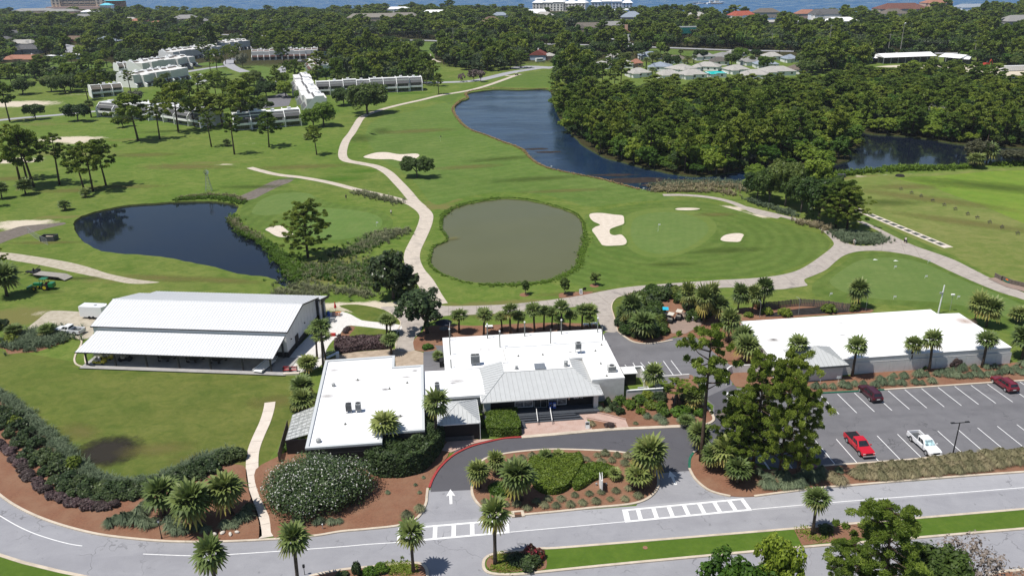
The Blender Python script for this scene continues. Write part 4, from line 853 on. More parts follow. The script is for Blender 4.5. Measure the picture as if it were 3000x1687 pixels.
def fan_leaf(rs,base,d,L,droop,seg=7,blade=.62,wid=1.0):
 """one fan palm leaf: stalk and a spread of drooping segments; returns quads"""
 d=unit(d);side=unit(np.cross(d,[0,0,1.0])+1e-4);upv=np.cross(side,d)
 hub=base+d*L*(1-blade)+np.array([0,0,-droop*L*.10]);Q=[]
 s=.03;Q+=[base-side*s,base+side*s,hub+side*s*.6,hub-side*s*.6]
 B=L*blade
 for k in range(seg):
  a=(k/(seg-1)-.5)*2.5;dd=unit(d*math.cos(a)+side*math.sin(a)*wid);w=np.cross(dd,upv)*B*.105
  m1=hub+dd*B*.58*(1-.12*abs(a))+np.array([0,0,-droop*B*.14]);e=hub+dd*B*(1-.15*abs(a))*.97+np.array([0,0,-droop*B*(.5+rs.uniform(-.08,.12))])
  Q+=[hub-w*.25,hub+w*.25,m1+w,m1-w,m1-w,m1+w,e+w*.15,e-w*.15]
 return Q
def palm_mesh(name,seed,H=5,Wd=3.4,nl=34,dead=.2,trunk=True,washy=False,seg=7,yellow=.25,lift=0):
 rs=np.random.RandomState(seed);tr=MB();lean=rs.uniform(-.25,.25,2)
 top=np.array([lean[0],lean[1],H-Wd*.30]);r=.17 if not washy else .13
 tr.tube([(0,0,0),tuple(top*np.array([.25,.25,.33])),tuple(top*np.array([.6,.6,.66])),tuple(top)],[r*1.35,r,r,r*1.05],8)
 for k in range(14):
  w=k*2.1;z=top[2]-.1-.07*k;tr.tube([(top[0]*.95,top[1]*.95,z),(top[0]*.95+math.cos(w)*.3,top[1]*.95+math.sin(w)*.3,z+.18)],[.07,.03],4)
 Q=[];Tt=[];Y=[]
 for k in range(nl):
  f=k/nl;el=math.radians(84-f**.8*108+rs.uniform(-8,8));w=k*2.4+rs.uniform(-.2,.2)
  d=np.array([math.cos(w)*math.cos(el),math.sin(w)*math.cos(el),math.sin(el)])
  L=Wd*.5*(1.0+.15*rs.uniform(-1,1))*(.86 if f<.2 else 1.12 if f<.7 else 1.0);dr=.12+.55*f+rs.uniform(0,.15)
  q=fan_leaf(rs,top,d,L,dr,seg,.86 if f<.3 else .64);Q+=q;tv=np.clip(.62-.42*f+rs.uniform(-.2,.2),0,1);yv=np.clip((f-(1-yellow-.15))*2.2+rs.uniform(-.3,.2),0,.95)
  Tt+=[tv+rs.uniform(-.08,.08)]*len(q);Y+=[yv]*len(q)
 Vp=np.array(Q);return merge(name+'_crown',[(Vp,np.clip(np.array(Tt),0,1),np.array(Y),0)],[lPalm]),tr.mesh(name+'_trunk',mPalmBark,True)
def tuft_mesh(name,seed,R_=.7,H=.8,n=260,mat=None,spread=1.0,wid=.035):
 rs=np.random.RandomState(seed);Q=[];T_=[]
 for k in range(n):
  w=rs.uniform(0,2*math.pi);e=rs.uniform(.15,1.0);b=np.array([math.cos(w),math.sin(w),0]);p0=b*rs.uniform(0,.18)*R_
  p1=p0+b*R_*.45*e*spread+np.array([0,0,H*rs.uniform(.55,.9)*(1.25-.6*e)]);p2=p0+b*R_*e*1.05*spread+np.array([0,0,H*rs.uniform(.35,.95)*(1.2-e*.9)])
  s=np.array([-b[1],b[0],0])*wid*rs.uniform(.7,1.5);Q+=[p0-s,p0+s,p1+s,p1-s,p1-s,p1+s,p2+s*.3,p2-s*.3];T_+=[rs.uniform(.15,.75)]*4+[rs.uniform(.45,1)]*4
 return merge(name,[(np.array(Q),np.array(T_),None,0)],[mat])
def bush_mesh(name,seed,rx,ry,h,n=900,leaf=.16,mat=None,flower=0,clumps=26,flat=False,aspect=1.4):
 rs=np.random.RandomState(seed);C=[]
 for k in range(clumps):
  w=rs.uniform(0,2*math.pi);q=math.sqrt(rs.random());zz_=max(.05,1-q*q)**.5;q*=1+.13*math.sin(3*w+seed)+.08*math.sin(5*w);C.append([math.cos(w)*q*rx*.78,math.sin(w)*q*ry*.78,h*(.18+.6*zz_*rs.uniform(.6,1.05))])
 C=np.array(C);Rr=np.full(clumps,min(rx,ry)*.33)*rs.uniform(.7,1.2,clumps)
 V,Tt=leaves(rs,C,Rr,n//clumps,leaf,aspect,.4,.6,.55,np.clip(rs.normal(.45,.14,clumps),0,1));V[:,2]=np.abs(V[:,2])
 F=None
 if flower:F=np.repeat((rs.random(len(V)//4)<flower).astype(float),4);F[V[:,2]<h*.25]=0
 return merge(name,[(V,Tt,F,0)],[mat])
def hedge_mesh(name,seed,w,h,leaf=.12,dens=55,mat=None,round_=.25,hn=.12):
 """clipped mass over a closed ground outline w (local coords): leaf shell on top and sides"""
 rs=np.random.RandomState(seed);xs=[p[0] for p in w];ys=[p[1] for p in w];A=abs(area(w));n=int(A*dens)
 X=rs.uniform(min(xs),max(xs),n*3);Y=rs.uniform(min(ys),max(ys),n*3);k=np_pip(X,Y,w);X,Y=X[k][:n],Y[k][:n]
 P=[(x,y,h*(1+hn*math.sin(x*1.7+seed)*math.cos(y*1.3))+rs.uniform(-.09,.06)) for x,y in zip(X,Y)];N=[(0,0,1.0)]*len(P)
 per=sum((Vector(w[i])-Vector(w[(i+1)%len(w)])).length for i in range(len(w)));m=int(per*h*dens*1.1);L=len(w)
 cum=np.cumsum([0]+[(Vector(w[i])-Vector(w[(i+1)%L])).length for i in range(L)]);cx,cy=sum(xs)/L,sum(ys)/L
 for s in rs.uniform(0,cum[-1],m):
  i=min(int(np.searchsorted(cum,s,'right'))-1,L-1);t=(s-cum[i])/max(1e-6,cum[i+1]-cum[i]);p=Vector(w[i]).lerp(Vector(w[(i+1)%L]),t);z=rs.uniform(.02,1)*h
  e=(Vector(w[(i+1)%L])-Vector(w[i])).normalized();nx,ny=e.y,-e.x;inn=round_*max(0,z/h-.7)/.3*.8;q=rs.uniform(-.06,.08)
  P.append((p.x+nx*(q-inn),p.y+ny*(q-inn),z));N.append((nx,ny,.25))
 P=np.array(P);N=np.array(N);M=len(P);nrm=unit(N*.8+unit(rs.normal(size=(M,3)))*.75);a=unit(np.cross(nrm,unit(rs.normal(size=(M,3)))));b=np.cross(nrm,a)
 sz=leaf*rs.uniform(.7,1.4,M)[:,None];a=a*sz;b=b*sz;V=np.stack([P-a-b,P+a-b,P+a+b,P-a+b],1).reshape(-1,3)
 nz=.5+.22*np.sin(P[:,0]*2.3+seed)*np.sin(P[:,1]*2.9)+rs.normal(0,.18,M)
 me=merge(name,[(V,np.repeat(np.clip(nz,0,1),4),None,0)],[mat]);return me
mCore=plain('hedge_inner_shade',(.020,.022,.012),.95,.05)  # near-black colour stands in for the shade inside the foliage
def hedge(name,label,cat,mpts,h,mat,smooth=3,group=None,seed=1,leaf=.12,dens=55,z=0.1,hn=.12):
 w=ground_pts(mpts,smooth)
 if area(w)<0:w=w[::-1]
 c=sum((Vector(p) for p in w),Vector((0,0)))/len(w);wl=[p-c for p in w]
 t_=thing(name,label,cat,(c.x,c.y,z),0,group);link('foliage',hedge_mesh(name,seed,wl,h,leaf,dens,mat,hn=hn),t_)
 inn=offset_line(wl,.16,True);MB().prism([tuple(p) for p in inn],0,h*.86).build('shade_core',mCore,t_);return t_  # solid core behind the leaf shell, inner shade put into its colour
 # prototypes
OAK=[oak_crown('oak%d'%k,10+k,lOak,8,9.5,90,90,.36) for k in range(3)]
OAKB=[oak_crown('broadleaf%d'%k,30+k,lOakB,8,9,90,90,.34) for k in range(2)]
MAG=[oak_crown('magnolia0',51,lMag,9,7.4,150,70,.34,base=.05,lz=(.22,.7)),oak_crown('magnolia1',52,lShrubD,9,8,80,60,.38,base=.3)]
LOLLI=[oak_crown('young_tree',55,lOak,4,2.4,50,70,.20,base=.36)]
PINE=[pine_crown('pine0',60,15,8,24,.50,60,.34,tuft=.75),pine_crown('pine1',61,15,7,20,.44,60,.34,tuft=.75),pine_crown('pine2',62,15,9,28,.40,56,.34,tuft=.75),pine_crown('pine3',63,15,6.4,22,.56,120,.13,tuft=.66,asp=4.5)]
BIGP=[pine_crown('bigpine0',70,15,9.5,54,.16,170,.10,tuft=.54,asp=5),pine_crown('bigpine1',71,15,10.5,50,.14,170,.10,tuft=.54,asp=5)]
PALM=[palm_mesh('palm%d'%k,80+k,5,3.3,32,yellow=[.04,.12,.2][k]) for k in range(3)]+[palm_mesh('palm4',88,5,3.5,24,yellow=.15),palm_mesh('palm5',89,5,3.1,40,yellow=.15)]
PALMB=[palm_mesh('bushpalm%d'%k,90+k,4,4.4,50,yellow=[.15,.3,.08][k],seg=7) for k in range(3)]
WASH=[palm_mesh('washy',95,8,3.0,26,washy=True,yellow=.05)]
SCRUB=[palm_mesh('dwarf',97,1.9,2.6,26,yellow=.08)]
TUFTG=[tuft_mesh('tuft%d'%k,100+k,.8,.85,380,lGrass,wid=.02) for k in range(3)]
TUFTT=[tuft_mesh('tan%d'%k,110+k,.9,1.0,380,lTan,wid=.022) for k in range(2)]
TUFTB=[tuft_mesh('blue%d'%k,120+k,.9,1.05,360,lBlue,wid=.022) for k in range(2)]
BUSH={k:[bush_mesh('bush_%s%d'%(k,i),200+i*7+len(k),1,1,1.1,1500,.15,m,fl) for i in range(2)] for k,m,fl in
[('dark',lShrubD,0),('green',lHedge,0),('yellow',lYel,0),('purple',lPurple,0),('oak',lOak,0),('lush',lLush,0),('red',lRed,0),('white',lWhite,.28),('crape',lCrape,0)]}
def tree(name,label,cat,protos,mx,my,top,size0,wide=None,group=None,w0=8,k=None,z=0,zrot=None,tree_h=None,at=None):
 """tree standing at survey point mx,my whose top is seen at row `top`; size0 = prototype height"""
 g=G(mx,my) if at is None else at;h=tree_h if tree_h else hgt(mx,my,top);s=h/size0
 cr,tk=protos[(k if k is not None else rnd.randrange(len(protos)))%len(protos)]
 sx=s if wide is None else wide/w0
 t_=thing(name,label,cat,(g.x,g.y,z),zrot if zrot is not None else rnd.uniform(0,6.28),group);t_.scale=(sx,sx,s)
 link('crown',cr,t_);link('trunk',tk,t_);t_.rotation_euler=(rnd.uniform(-.05,.05),rnd.uniform(-.05,.05),t_.rotation_euler[2]);return t_
def bushes(name,label,cat,kind,mx,my,r,h,group=None,z=.05,ry=None,rz=None):
 g=G(mx,my);me=BUSH[kind][rnd.randrange(2)];o=link(name,me,None,(g.x,g.y,z),rz if rz is not None else rnd.uniform(0,6.28));o.scale=(r,ry or r,h/1.1)
 return tag(o,label,cat,group)
def tuft(protos,mx,my,s,label,group,name='grass_clump',cat='grass clump',z=.08,h=None):
 g=G(mx,my);o=link(name,protos[rnd.randrange(len(protos))],None,(g.x,g.y,z),rnd.uniform(0,6.28));o.scale=(s,s,h or s*rnd.uniform(.85,1.15));return tag(o,label,cat,group)
 # near buildings (plan coordinates u, v)
class Bld:
 def __init__(s,name,label,cat,u0,v0,rot=0.0,group=None):
  s.o=Vector((u0,v0));s.rot=rot;s.t=thing(name,label,cat,UVW(u0,v0),AZ+rot,group);s.rootrot=AZ+rot
 def mb(s):return MB()
 def put(s,name,mb,mats,parent=None,smooth=False,off=True):
  if off:mb.v=[(x-s.o.x,y-s.o.y,z) for x,y,z in mb.v]
  return mb.build(name,mats,parent or s.t,smooth=smooth)
def rim(mb,poly,z0,z1,w=.22):
 """parapet rim along the inside of a counter-clockwise outline"""
 P=[Vector(p) for p in poly];n=len(P)
 inn=[]
 for i in range(n):
  a,b,c=P[i-1],P[i],P[(i+1)%n];d1=(b-a).normalized();d2=(c-b).normalized();n1=Vector((-d1.y,d1.x));n2=Vector((-d2.y,d2.x))
  k=n1+n2;k=k/k.length_squared*2 if k.length>1e-6 else n1;inn.append(b+k*w*.5*1.0 if False else b+(n1+n2)*w/(1+n1.dot(n2)))
 for i in range(n):
  j=(i+1)%n;a,b,c,d=P[i],P[j],inn[j],inn[i]
  mb.add([(a.x,a.y,z0),(b.x,b.y,z0),(c.x,c.y,z0),(d.x,d.y,z0),(a.x,a.y,z1),(b.x,b.y,z1),(c.x,c.y,z1),(d.x,d.y,z1)],
  [(0,1,5,4),(2,3,7,6),(4,5,6,7)])
 return mb
def clip_half(poly,n,d):
 out=[]
 for i in range(len(poly)):
  a,b=poly[i],poly[(i+1)%len(poly)];da,db=a.dot(n)-d,b.dot(n)-d
  if da>=0:out.append(a)
  if (da>=0)!=(db>=0):out.append(a+(b-a)*(da/(da-db)))
 return out
def panels(b,poly,along,width,mats,root,name='roof_panel',th=.03,seam=.045,joined=False):
 """split a sloping roof face into standing-seam panels running up the slope; `along` = unit vector across the panels"""
 P=[Vector(p) for p in poly];along=Vector(along).normalized();nrm=(P[1]-P[0]).cross(P[2]-P[0]).normalized()
 if nrm.z<0:nrm=-nrm
 lo=min(p.dot(along) for p in P);hi=max(p.dot(along) for p in P);n=max(1,round((hi-lo)/width));w=(hi-lo)/n;J=MB()
 for i in range(n):
  q=clip_half(clip_half(P,along,lo+i*w+.004),-along,-(lo+(i+1)*w-.004))
  if len(q)<3:continue
  if (q[1]-q[0]).cross(q[2]-q[0]).dot(nrm)<0:q=q[::-1]
  m=J if joined else MB();k=len(q);m.m=0
  m.add([tuple(p+nrm*th) for p in q]+[tuple(p-nrm*.02) for p in q],[tuple(range(k)),tuple(range(2*k-1,k-1,-1))]+[(j,k+j,k+(j+1)%k,(j+1)%k) for j in range(k)])
  m.m=1
  s=clip_half(clip_half(P,along,lo+i*w-.001),-along,-(lo+i*w+.05))
  if len(s)>=3:
   if (s[1]-s[0]).cross(s[2]-s[0]).dot(nrm)<0:s=s[::-1]
   k=len(s);m.add([tuple(p+nrm*(th+seam)) for p in s]+[tuple(p) for p in s],[tuple(range(k))]+[(j,k+j,k+(j+1)%k,(j+1)%k) for j in range(k)])
  if not joined:b.put(name,m,mats,root)
 if joined:
  o=b.put(name,J,mats,root);o['kind']='stuff'
def window(b,root,u0,v,z0,z1,w,frame=mWhite,glass=mGlass,face=-1,rows=1,cols=1,name='window',axis='u'):
 m=MB();g=MB();d=.05*face;t=.07
 def bx(M,a0,a1,za,zb,q0,q1):
  q0,q1=sorted((q0,q1))
  if axis=='u':M.box(a0,v+q0,za,a1,v+q1,zb)
  else:M.box(v+q0,a0,za,v+q1,a1,zb)
 for i in range(cols+1):c=u0+w*i/cols;bx(m,c-t/2,c+t/2,z0,z1,0,2*d)
 for j in range(rows+1):z=z0+(z1-z0)*j/rows;bx(m,u0,u0+w,z-t/2,z+t/2,.003*face,1.6*d)
 f=b.put(name,m,frame,root)
 for i in range(cols):
  for j in range(rows):
   p=MB()
   def bx2(a0,a1,za,zb):
    q0,q1=sorted((.002*face,.5*d))
    if axis=='u':p.box(a0,v+q0,za,a1,v+q1,zb)
    else:p.box(v+q0,a0,za,v+q1,a1,zb)
   bx2(u0+w*i/cols+.04,u0+w*(i+1)/cols-.04,z0+(z1-z0)*j/rows+.04,z0+(z1-z0)*(j+1)/rows-.04)
   o=b.put('pane',p,glass,f)
 return f
def facade(mb,u0,u1,v,z0,z1):mb.box(u0,v,z0,u1,v+.2,z1)
# golf shop / clubhouse
c=Bld('clubhouse','long white flat-roofed golf shop with grey tin hip roof over its dark entrance','clubhouse',16,118)
back=[(1.6,120.75),(12.05,120.9),(12.05,127.2),(30.75,127.2),(31.1,133.2),(1.6,133.5)]
c.put('rear_wing_wall',MB().prism(back,0,3.36),mStucco)
c.put('rear_roof',MB().prism([(1.5,120.65),(12.05,120.8),(12.05,127.3),(30.85,127.3),(31.2,133.3),(1.5,133.6)],3.36,3.42),mRoofW2)
m=MB();rim(m,[(1.5,120.65),(12.0,120.8),(12.0,127.3),(30.85,127.3),(31.2,133.3),(1.5,133.6)],3.42,3.50,.15);c.put('rear_roof_edge',m,mWhite)
rb=[(11.2,117.08),(22.75,117.08),(22.75,120.95),(25.15,120.95),(25.15,112.85),(30.55,112.85),(30.65,127.1),(12.1,127.1),(12.1,121.25),(11.2,121.25)]
c.put('upper_wall',MB().prism(rb,0,3.80),mStucco);c.put('upper_roof',MB().prism([(x,y) for x,y in rb],3.80,3.86),mRoofW2)
m=MB();rim(m,[(p[0]+(.05 if p[0]>20 else -.05),p[1]) for p in rb],3.80,4.12,.25);c.put('parapet',m,mWhite)
c.put('mid_wing_wall',MB().prism([(-2.0,111.9),(7.6,111.9),(7.6,120.8),(-2.0,120.95)],0,3.3),mStucco)
c.put('mid_roof',MB().prism([(-2.05,111.6),(7.9,111.6),(7.3,120.6),(-2.05,120.95)],3.30,3.40),mRoofW)
c.put('mid_fascia',MB().box(-2.05,111.5,3.0,7.9,111.6,3.44),mWhite)
tin=thing('tin_roof',None,None,(0,0,0));tin.parent=c.t
for k in ('label','category'):
 if k in tin:del tin[k]
panels(c,[(6.83,109.5,3.2),(26.23,109.5,3.2),(22.75,117.06,4.2),(11.2,117.06,4.2)],(1,0,0),.78,[mTin,mTinSeam],tin)
panels(c,[(6.83,109.5,3.2),(11.2,117.06,4.2),(11.2,121.3,4.2),(7.2,121.3,3.28)],(0,1,0),.78,[mTin,mTinSeam],tin)
panels(c,[(26.23,109.5,3.2),(26.3,112.75,3.2),(25.15,112.85,3.5),(25.15,120.7,3.52),(22.75,120.95,4.2),(22.75,117.06,4.2)],(0,1,0),.78,[mTin,mTinSeam],tin)
m=MB();m.tube([(6.83,109.5,3.27),(11.2,117.06,4.27),(22.75,117.06,4.27),(26.23,109.5,3.27)],.07,6);c.put('hip_cap',m,mTin,tin)
m=MB();m.box(6.8,109.42,3.02,26.25,109.55,3.2);m.box(6.75,109.42,3.02,6.9,121.2,3.2);m.box(26.18,109.42,3.02,26.33,112.8,3.2);c.put('gutter',m,mWhite,tin)
c.put('soffit',MB().box(6.9,109.56,3.0,26.15,112.5,3.06),mBlack,tin)
c.put('porch_floor',MB().box(7.0,108.9,0,25.6,112.0,.58),mCharcoal)
m=MB();facade(m,8.3,25.2,111.3,.58,3.0);c.put('front_wall',m,mBlack)
c.put('end_pier',MB().box(7.2,110.4,.0,8.3,111.6,3.0),mStucco);c.put('end_pier',MB().box(24.9,109.9,.0,25.6,110.6,3.0),mStucco)
window(c,None,12.3,111.28,.85,2.75,2.9,mWhite,mGlassD,-1,2,2);window(c,None,17.75,111.28,.85,2.75,2.9,mWhite,mGlassD,-1,2,2)
d=window(c,None,15.45,111.28,.6,2.8,2.0,mGrey,mGlass,-1,1,2,'door');c.put('handle',MB().box(16.40,111.14,1.5,16.44,111.18,2.1),mChrome,d)
def text(parent,txt,loc,size,mat,rz=0,tilt=math.pi/2,name='lettering',ext=.02,align='CENTER',bold=0,xs=1.0):
 cu=bpy.data.curves.new(name,'FONT');cu.body=txt;cu.size=size;cu.extrude=ext;cu.align_x=align;cu.offset=bold;cu.space_line=.9
 to=bpy.data.objects.new('tmp',cu);COL.objects.link(to);dg=bpy.context.evaluated_depsgraph_get();me=bpy.data.meshes.new_from_object(to.evaluated_get(dg));bpy.data.objects.remove(to)
 me.materials.clear();me.materials.append(mat);o=link(name,me,parent);o.location=loc;o.rotation_euler=(tilt,0,rz);o.scale=(xs,1,1);return o
mSignW=plain('sign_white',(.75,.75,.74),.6)
text(c.t,'BAR 72',(22.6-16,111.22-118,1.75),.48,mSignW,bold=.012)
m=MB();cx,cz=22.6,2.55
for s in (-1,1):m.tube([(cx-.42*s,111.2,cz-.25),(cx+.40*s,111.2,cz+.32)],.045,6);m.ell(cx+.42*s,111.2,cz+.34,.10,.05,.07,8,4)
m.ell(cx,111.2,cz+.22,.13,.05,.13,10,6);m.tube([(cx-.5,111.2,cz-.38),(cx,111.2,cz-.30),(cx+.5,111.2,cz-.38)],.035,5);m.tube([(cx-.3,111.2,cz+.02),(cx-.16,111.2,cz+.12)],.05,5);m.tube([(cx+.3,111.2,cz+.02),(cx+.16,111.2,cz+.12)],.05,5)
c.put('wall_emblem',m,mSignW);c.put('wall_notice',MB().box(20.95,111.22,1.6,21.2,111.28,1.95),mPink2);c.put('wall_lamp',MB().box(21.35,111.15,2.5,21.5,111.3,2.68),mChrome);c.put('wall_lamp',MB().box(11.7,111.15,2.3,11.85,111.3,2.45),mChrome)
for k,(z,v0,ua,ub) in enumerate([(.44,108.45,12.6,21.9),(.30,107.95,12.6,22.3),(.15,107.4,12.6,22.8)]):
 c.put('step',MB().prism([(ua-.0,v0),(ub,v0),(ub-.5,109.0),(ua,109.0)],0,z),mCharcoal)
 c.put('nosing',MB().prism([(ua,v0-.02),(ub,v0-.02),(ub,v0+.07),(ua,v0+.07)],z,z+.012),mBlack)
c.put('step',MB().prism([(12.3,106.2),(13.4,106.2),(13.4,108.9),(12.3,108.9)],0,.28),mCharcoal);c.put('step',MB().prism([(12.0,105.9),(13.6,105.9),(13.6,106.3),(12.0,106.3)],0,.14),mCharcoal)
for (bx,by,tx,ty) in [(1400,1360,1380,1190),(1580,1350,1553,1175)]:
 A=Gz(1250,930,4.293,bx,by);B=Gz(1250,930,4.293,tx,ty+55)
 t_=thing('handrail','white stair handrail %s of the golf shop entrance'%('on the left' if bx<1500 else 'on the right'),'handrail',A,0,None);D=B-A;D.z=0
 m=MB();L=D.length;dn=D/L
 for off in (0,.12):
  m.tube([(0,0,0),(0,0,.9)],.035,6);m.tube([dn*L+Vector((0,0,.55)),dn*L+Vector((0,0,1.45))],.035,6)
 m.tube([(0,0,.9),dn*L*.25+Vector((0,0,.95)),dn*L+Vector((0,0,1.45))],.045,6);m.tube([(0,0,.5),dn*L+Vector((0,0,1.0))],.03,6);m.build('rails',mWhite,t_)
 m=MB();m.box(-.16,-.16,0,.16,.16,.10);m.build('foot',mWhite,t_)
 # pavilion roof beside the entrance
p=Bld('entrance_pavilion','small square pavilion with pyramid tin roof left of the entrance hedges','pavilion',3.0,107.2)
E_=[(-.15,103.8,3.1),(6.15,103.8,3.1),(6.15,110.7,3.1),(-.15,110.7,3.1)];ap=(3.0,107.25,4.7)
for i in range(4):
 a,b_=E_[i],E_[(i+1)%4];panels(p,[a,b_,ap],(Vector(b_)-Vector(a)),.62,[mTin,mTinSeam],p.t)
m=MB()
for e in E_:m.tube([(e[0],e[1],e[2]+.05),(ap[0],ap[1],ap[2]+.05)],.06,5)
p.put('hip_cap',m,mTin);m=MB();m.box(-.2,103.72,2.95,6.2,103.85,3.12);m.box(6.1,103.72,2.95,6.22,110.75,3.12);m.box(-.25,103.72,2.95,-.12,110.75,3.12);p.put('gutter',m,mWhite)
for q in [(.1,104.1),(5.9,104.1),(5.9,110.3),(.1,110.3)]:p.put('post',MB().box(q[0]-.1,q[1]-.1,0,q[0]+.1,q[1]+.1,2.96),mBlack)
p.put('wall',MB().box(.3,108.6,0,5.8,108.8,2.95),mBlack);p.put('wall',MB().box(.2,104.6,0,.4,108.6,2.9),mBlack);p.put('front_dark_fill',MB().box(.2,104.15,0,5.8,104.25,2.9),mBlack);p.put('low_wall',MB().box(.5,104.0,0,5.2,104.1,.75),mGreyD);p.put('downpipe',MB().box(6.1,103.72,0,6.18,103.8,2.95),mWhite)  # black front panel added to fill the open bay dark from eave to ground
# cart barn wing, left
L_=Bld('white_hall','white flat-roofed hall left of the golf shop with grey parapet edges','building',-10,112)
ol=[(-18.95,98.85),(-8.2,98.85),(-8.2,101.45),(-2.1,101.45),(-2.1,122.45),(-7.0,122.45),(-7.0,126.7),(-18.95,126.5)]
L_.put('wall',MB().prism([(x*.996-.04,y) for x,y in ol],0,3.6),mStucco);L_.put('roof',MB().prism(ol,3.6,3.68),mRoofW)
m=MB();rim(m,ol,3.60,3.92,.45);L_.put('parapet',m,plain('grey_coping',(.52,.54,.55),.5,.4,var=.04))
m=MB();m.box(-8.2,101.36,2.7,-2.1,101.45,3.6);m.box(-18.95,98.76,2.9,-8.2,98.84,3.6);L_.put('fascia',m,mBlack);L_.put('dark_front',MB().box(-18.2,98.7,0,-9,98.78,2.9),mBlack)
p=Bld('sunroom','lean-to with clear panelled roof on the left side of the white hall','sunroom',-21,108)
q=[(-19.3,112.4,2.9),(-22.5,110.9,2.5),(-22.5,103.6,2.5),(-19.3,104.2,2.9)]
tm=NT('sunroom_panel');cc=tm.mix(tm.rng(tm.noise(1.5,5,.7),.4,.65),(.52,.53,.52),(.22,.23,.21));mSun=tm.done(cc,.35,.5)
for i in range(5):
 for j in range(8):
  def L2(s,t_):
   a=Vector(q[1]).lerp(Vector(q[0]),s);b2=Vector(q[2]).lerp(Vector(q[3]),s);return b2.lerp(a,t_)
  e=.012;P4=[L2(i/5+e,j/8+e),L2((i+1)/5-e,j/8+e),L2((i+1)/5-e,(j+1)/8-e),L2(i/5+e,(j+1)/8-e)]
  mm=MB();mm.add([tuple(v) for v in P4]+[tuple(v-Vector((0,0,.02))) for v in P4],[(0,1,2,3),(7,6,5,4),(0,4,5,1),(1,5,6,2),(2,6,7,3),(3,7,4,0)]);p.put('roof_pane',mm,mSun)
m=MB()
for i in range(6):m.tube([L2(i/5,0)+Vector((0,0,.0)),L2(i/5,1)],.035,4)
for j in range(9):m.tube([L2(0,j/8),L2(1,j/8)],.035,4)
p.put('frame',m,mGrey);m=MB();m.box(-22.5,103.6,0,-22.4,110.8,2.45);m.box(-22.4,103.6,0,-19.4,103.7,2.5);p.put('screen_wall',m,mBlack)
f=Bld('timber_fence','dark slatted timber fence beside the sunroom','fence',-23.4,106)
for i in range(26):z1=1.6;v=101.6+i*.36;f.put('slat',MB().box(-23.45+.03*(i%2),v,0,-23.40+.03*(i%2),v+.30,1.7),mWood)
w_=Bld('patio_wall','low white patio walls with a small roofed store right of the golf shop','wall',33,115)
m=MB();m.box(31.0,113.0,0,37.2,113.2,1.5);m.box(37.0,113.2,0,37.2,118.4,1.4);m.box(31.2,120.3,0,35.6,120.5,1.9);m.box(35.4,118.5,0,35.6,120.3,1.9);m.box(34.9,113.2,0,35.05,116.6,1.3);m.box(35.2,118.3,0,43.5,118.5,.9);w_.put('wall',m,mBlockW)
m=MB();m.box(31.1,112.95,1.5,37.3,113.25,1.58);m.box(31.1,120.25,1.9,35.7,120.55,1.98);m.box(35.35,118.45,1.9,35.65,120.25,1.98);w_.put('coping',m,mWhite)
w_.put('store_roof',MB().box(31.6,117.2,2.3,34.0,119.6,2.42),mWhite);w_.put('store',MB().box(31.8,117.4,0,33.8,119.4,2.3),mBlack);w_.put('gate',MB().box(33.2,113.9,0,34.2,114.0,1.5),mWhite)
# right building
r_=Bld('cart_barn','long white windowless block building with blank white flat roof beside the car park','building',79,124)
rp=[(57.9,116.0),(101.3,116.3),(101.6,131.4),(97.3,131.6),(97.3,133.9),(58.5,133.6)]
r_.put('wall',MB().prism(rp,0,3.05),mBlockW);r_.put('roof',MB().prism([(x+(.08 if x>80 else -.08),y+(.08 if y>120 else -.08)) for x,y in rp],3.05,3.14),mRoofW2)
m=MB();m.box(57.85,115.94,2.2,101.35,115.99,2.28);r_.put('wall_band',m,mBlockW)
for k in range(11):
 for j in range(7):
  u=70.2+k*2.84;r_.put('block_panel',MB().box(u,115.955,.04+j*.31,u+2.8,115.995,.34+j*.31),mBlockW)
an=Bld('store_annex','small store with grey pyramid tin roof against the long white building','annex',66,117)
an.put('wall',MB().prism([(61.9,114.5),(69.35,114.6),(69.3,119.5),(61.9,119.5)],0,3.0),mBlockW)
E_=[(61.1,113.9,3.02),(69.9,114.0,3.02),(69.9,121.0,3.14),(61.1,121.0,3.14)];ap=(65.6,118.2,4.9)
ridge=(67.5,119.4,4.9)
panels(an,[E_[0],E_[1],ap],(1,0,0),.75,[mTin,mTinSeam],an.t);panels(an,[E_[1],E_[2],ap],(0,1,0),.75,[mTin,mTinSeam],an.t);panels(an,[E_[3],E_[0],ap],(0,1,0),.75,[mTin,mTinSeam],an.t);panels(an,[E_[2],E_[3],ap],(1,0,0),.75,[mTin,mTinSeam],an.t)
m=MB();m.box(61.05,113.82,2.75,69.95,113.95,3.02);m.box(69.85,113.82,2.75,69.98,120.9,3.0);m.box(61.02,113.82,2.75,61.15,120.9,3.0);an.put('fascia',m,mGreyD)
m=MB()
for e in E_[:2]:m.tube([e,ap],.07,5)
an.put('hip_cap',m,mTin)
cw=Bld('curved_wall','low white curved garden wall behind the tall pines','wall',55,111)
pts=[Gz(1800,1060,4.83,*q) for q in [(1580,330),(1590,200),(1640,160),(1760,150),(1900,145),(2050,140)]]
for i in range(len(pts)-1):
 a,b_=[Vector(uvof(Vector((*g.xy,0)))) for g in pts[i:i+2]];cw.put('wall_panel',ribbon_mb([a,b_],-.12,.12,0,1.5),mBlockW)
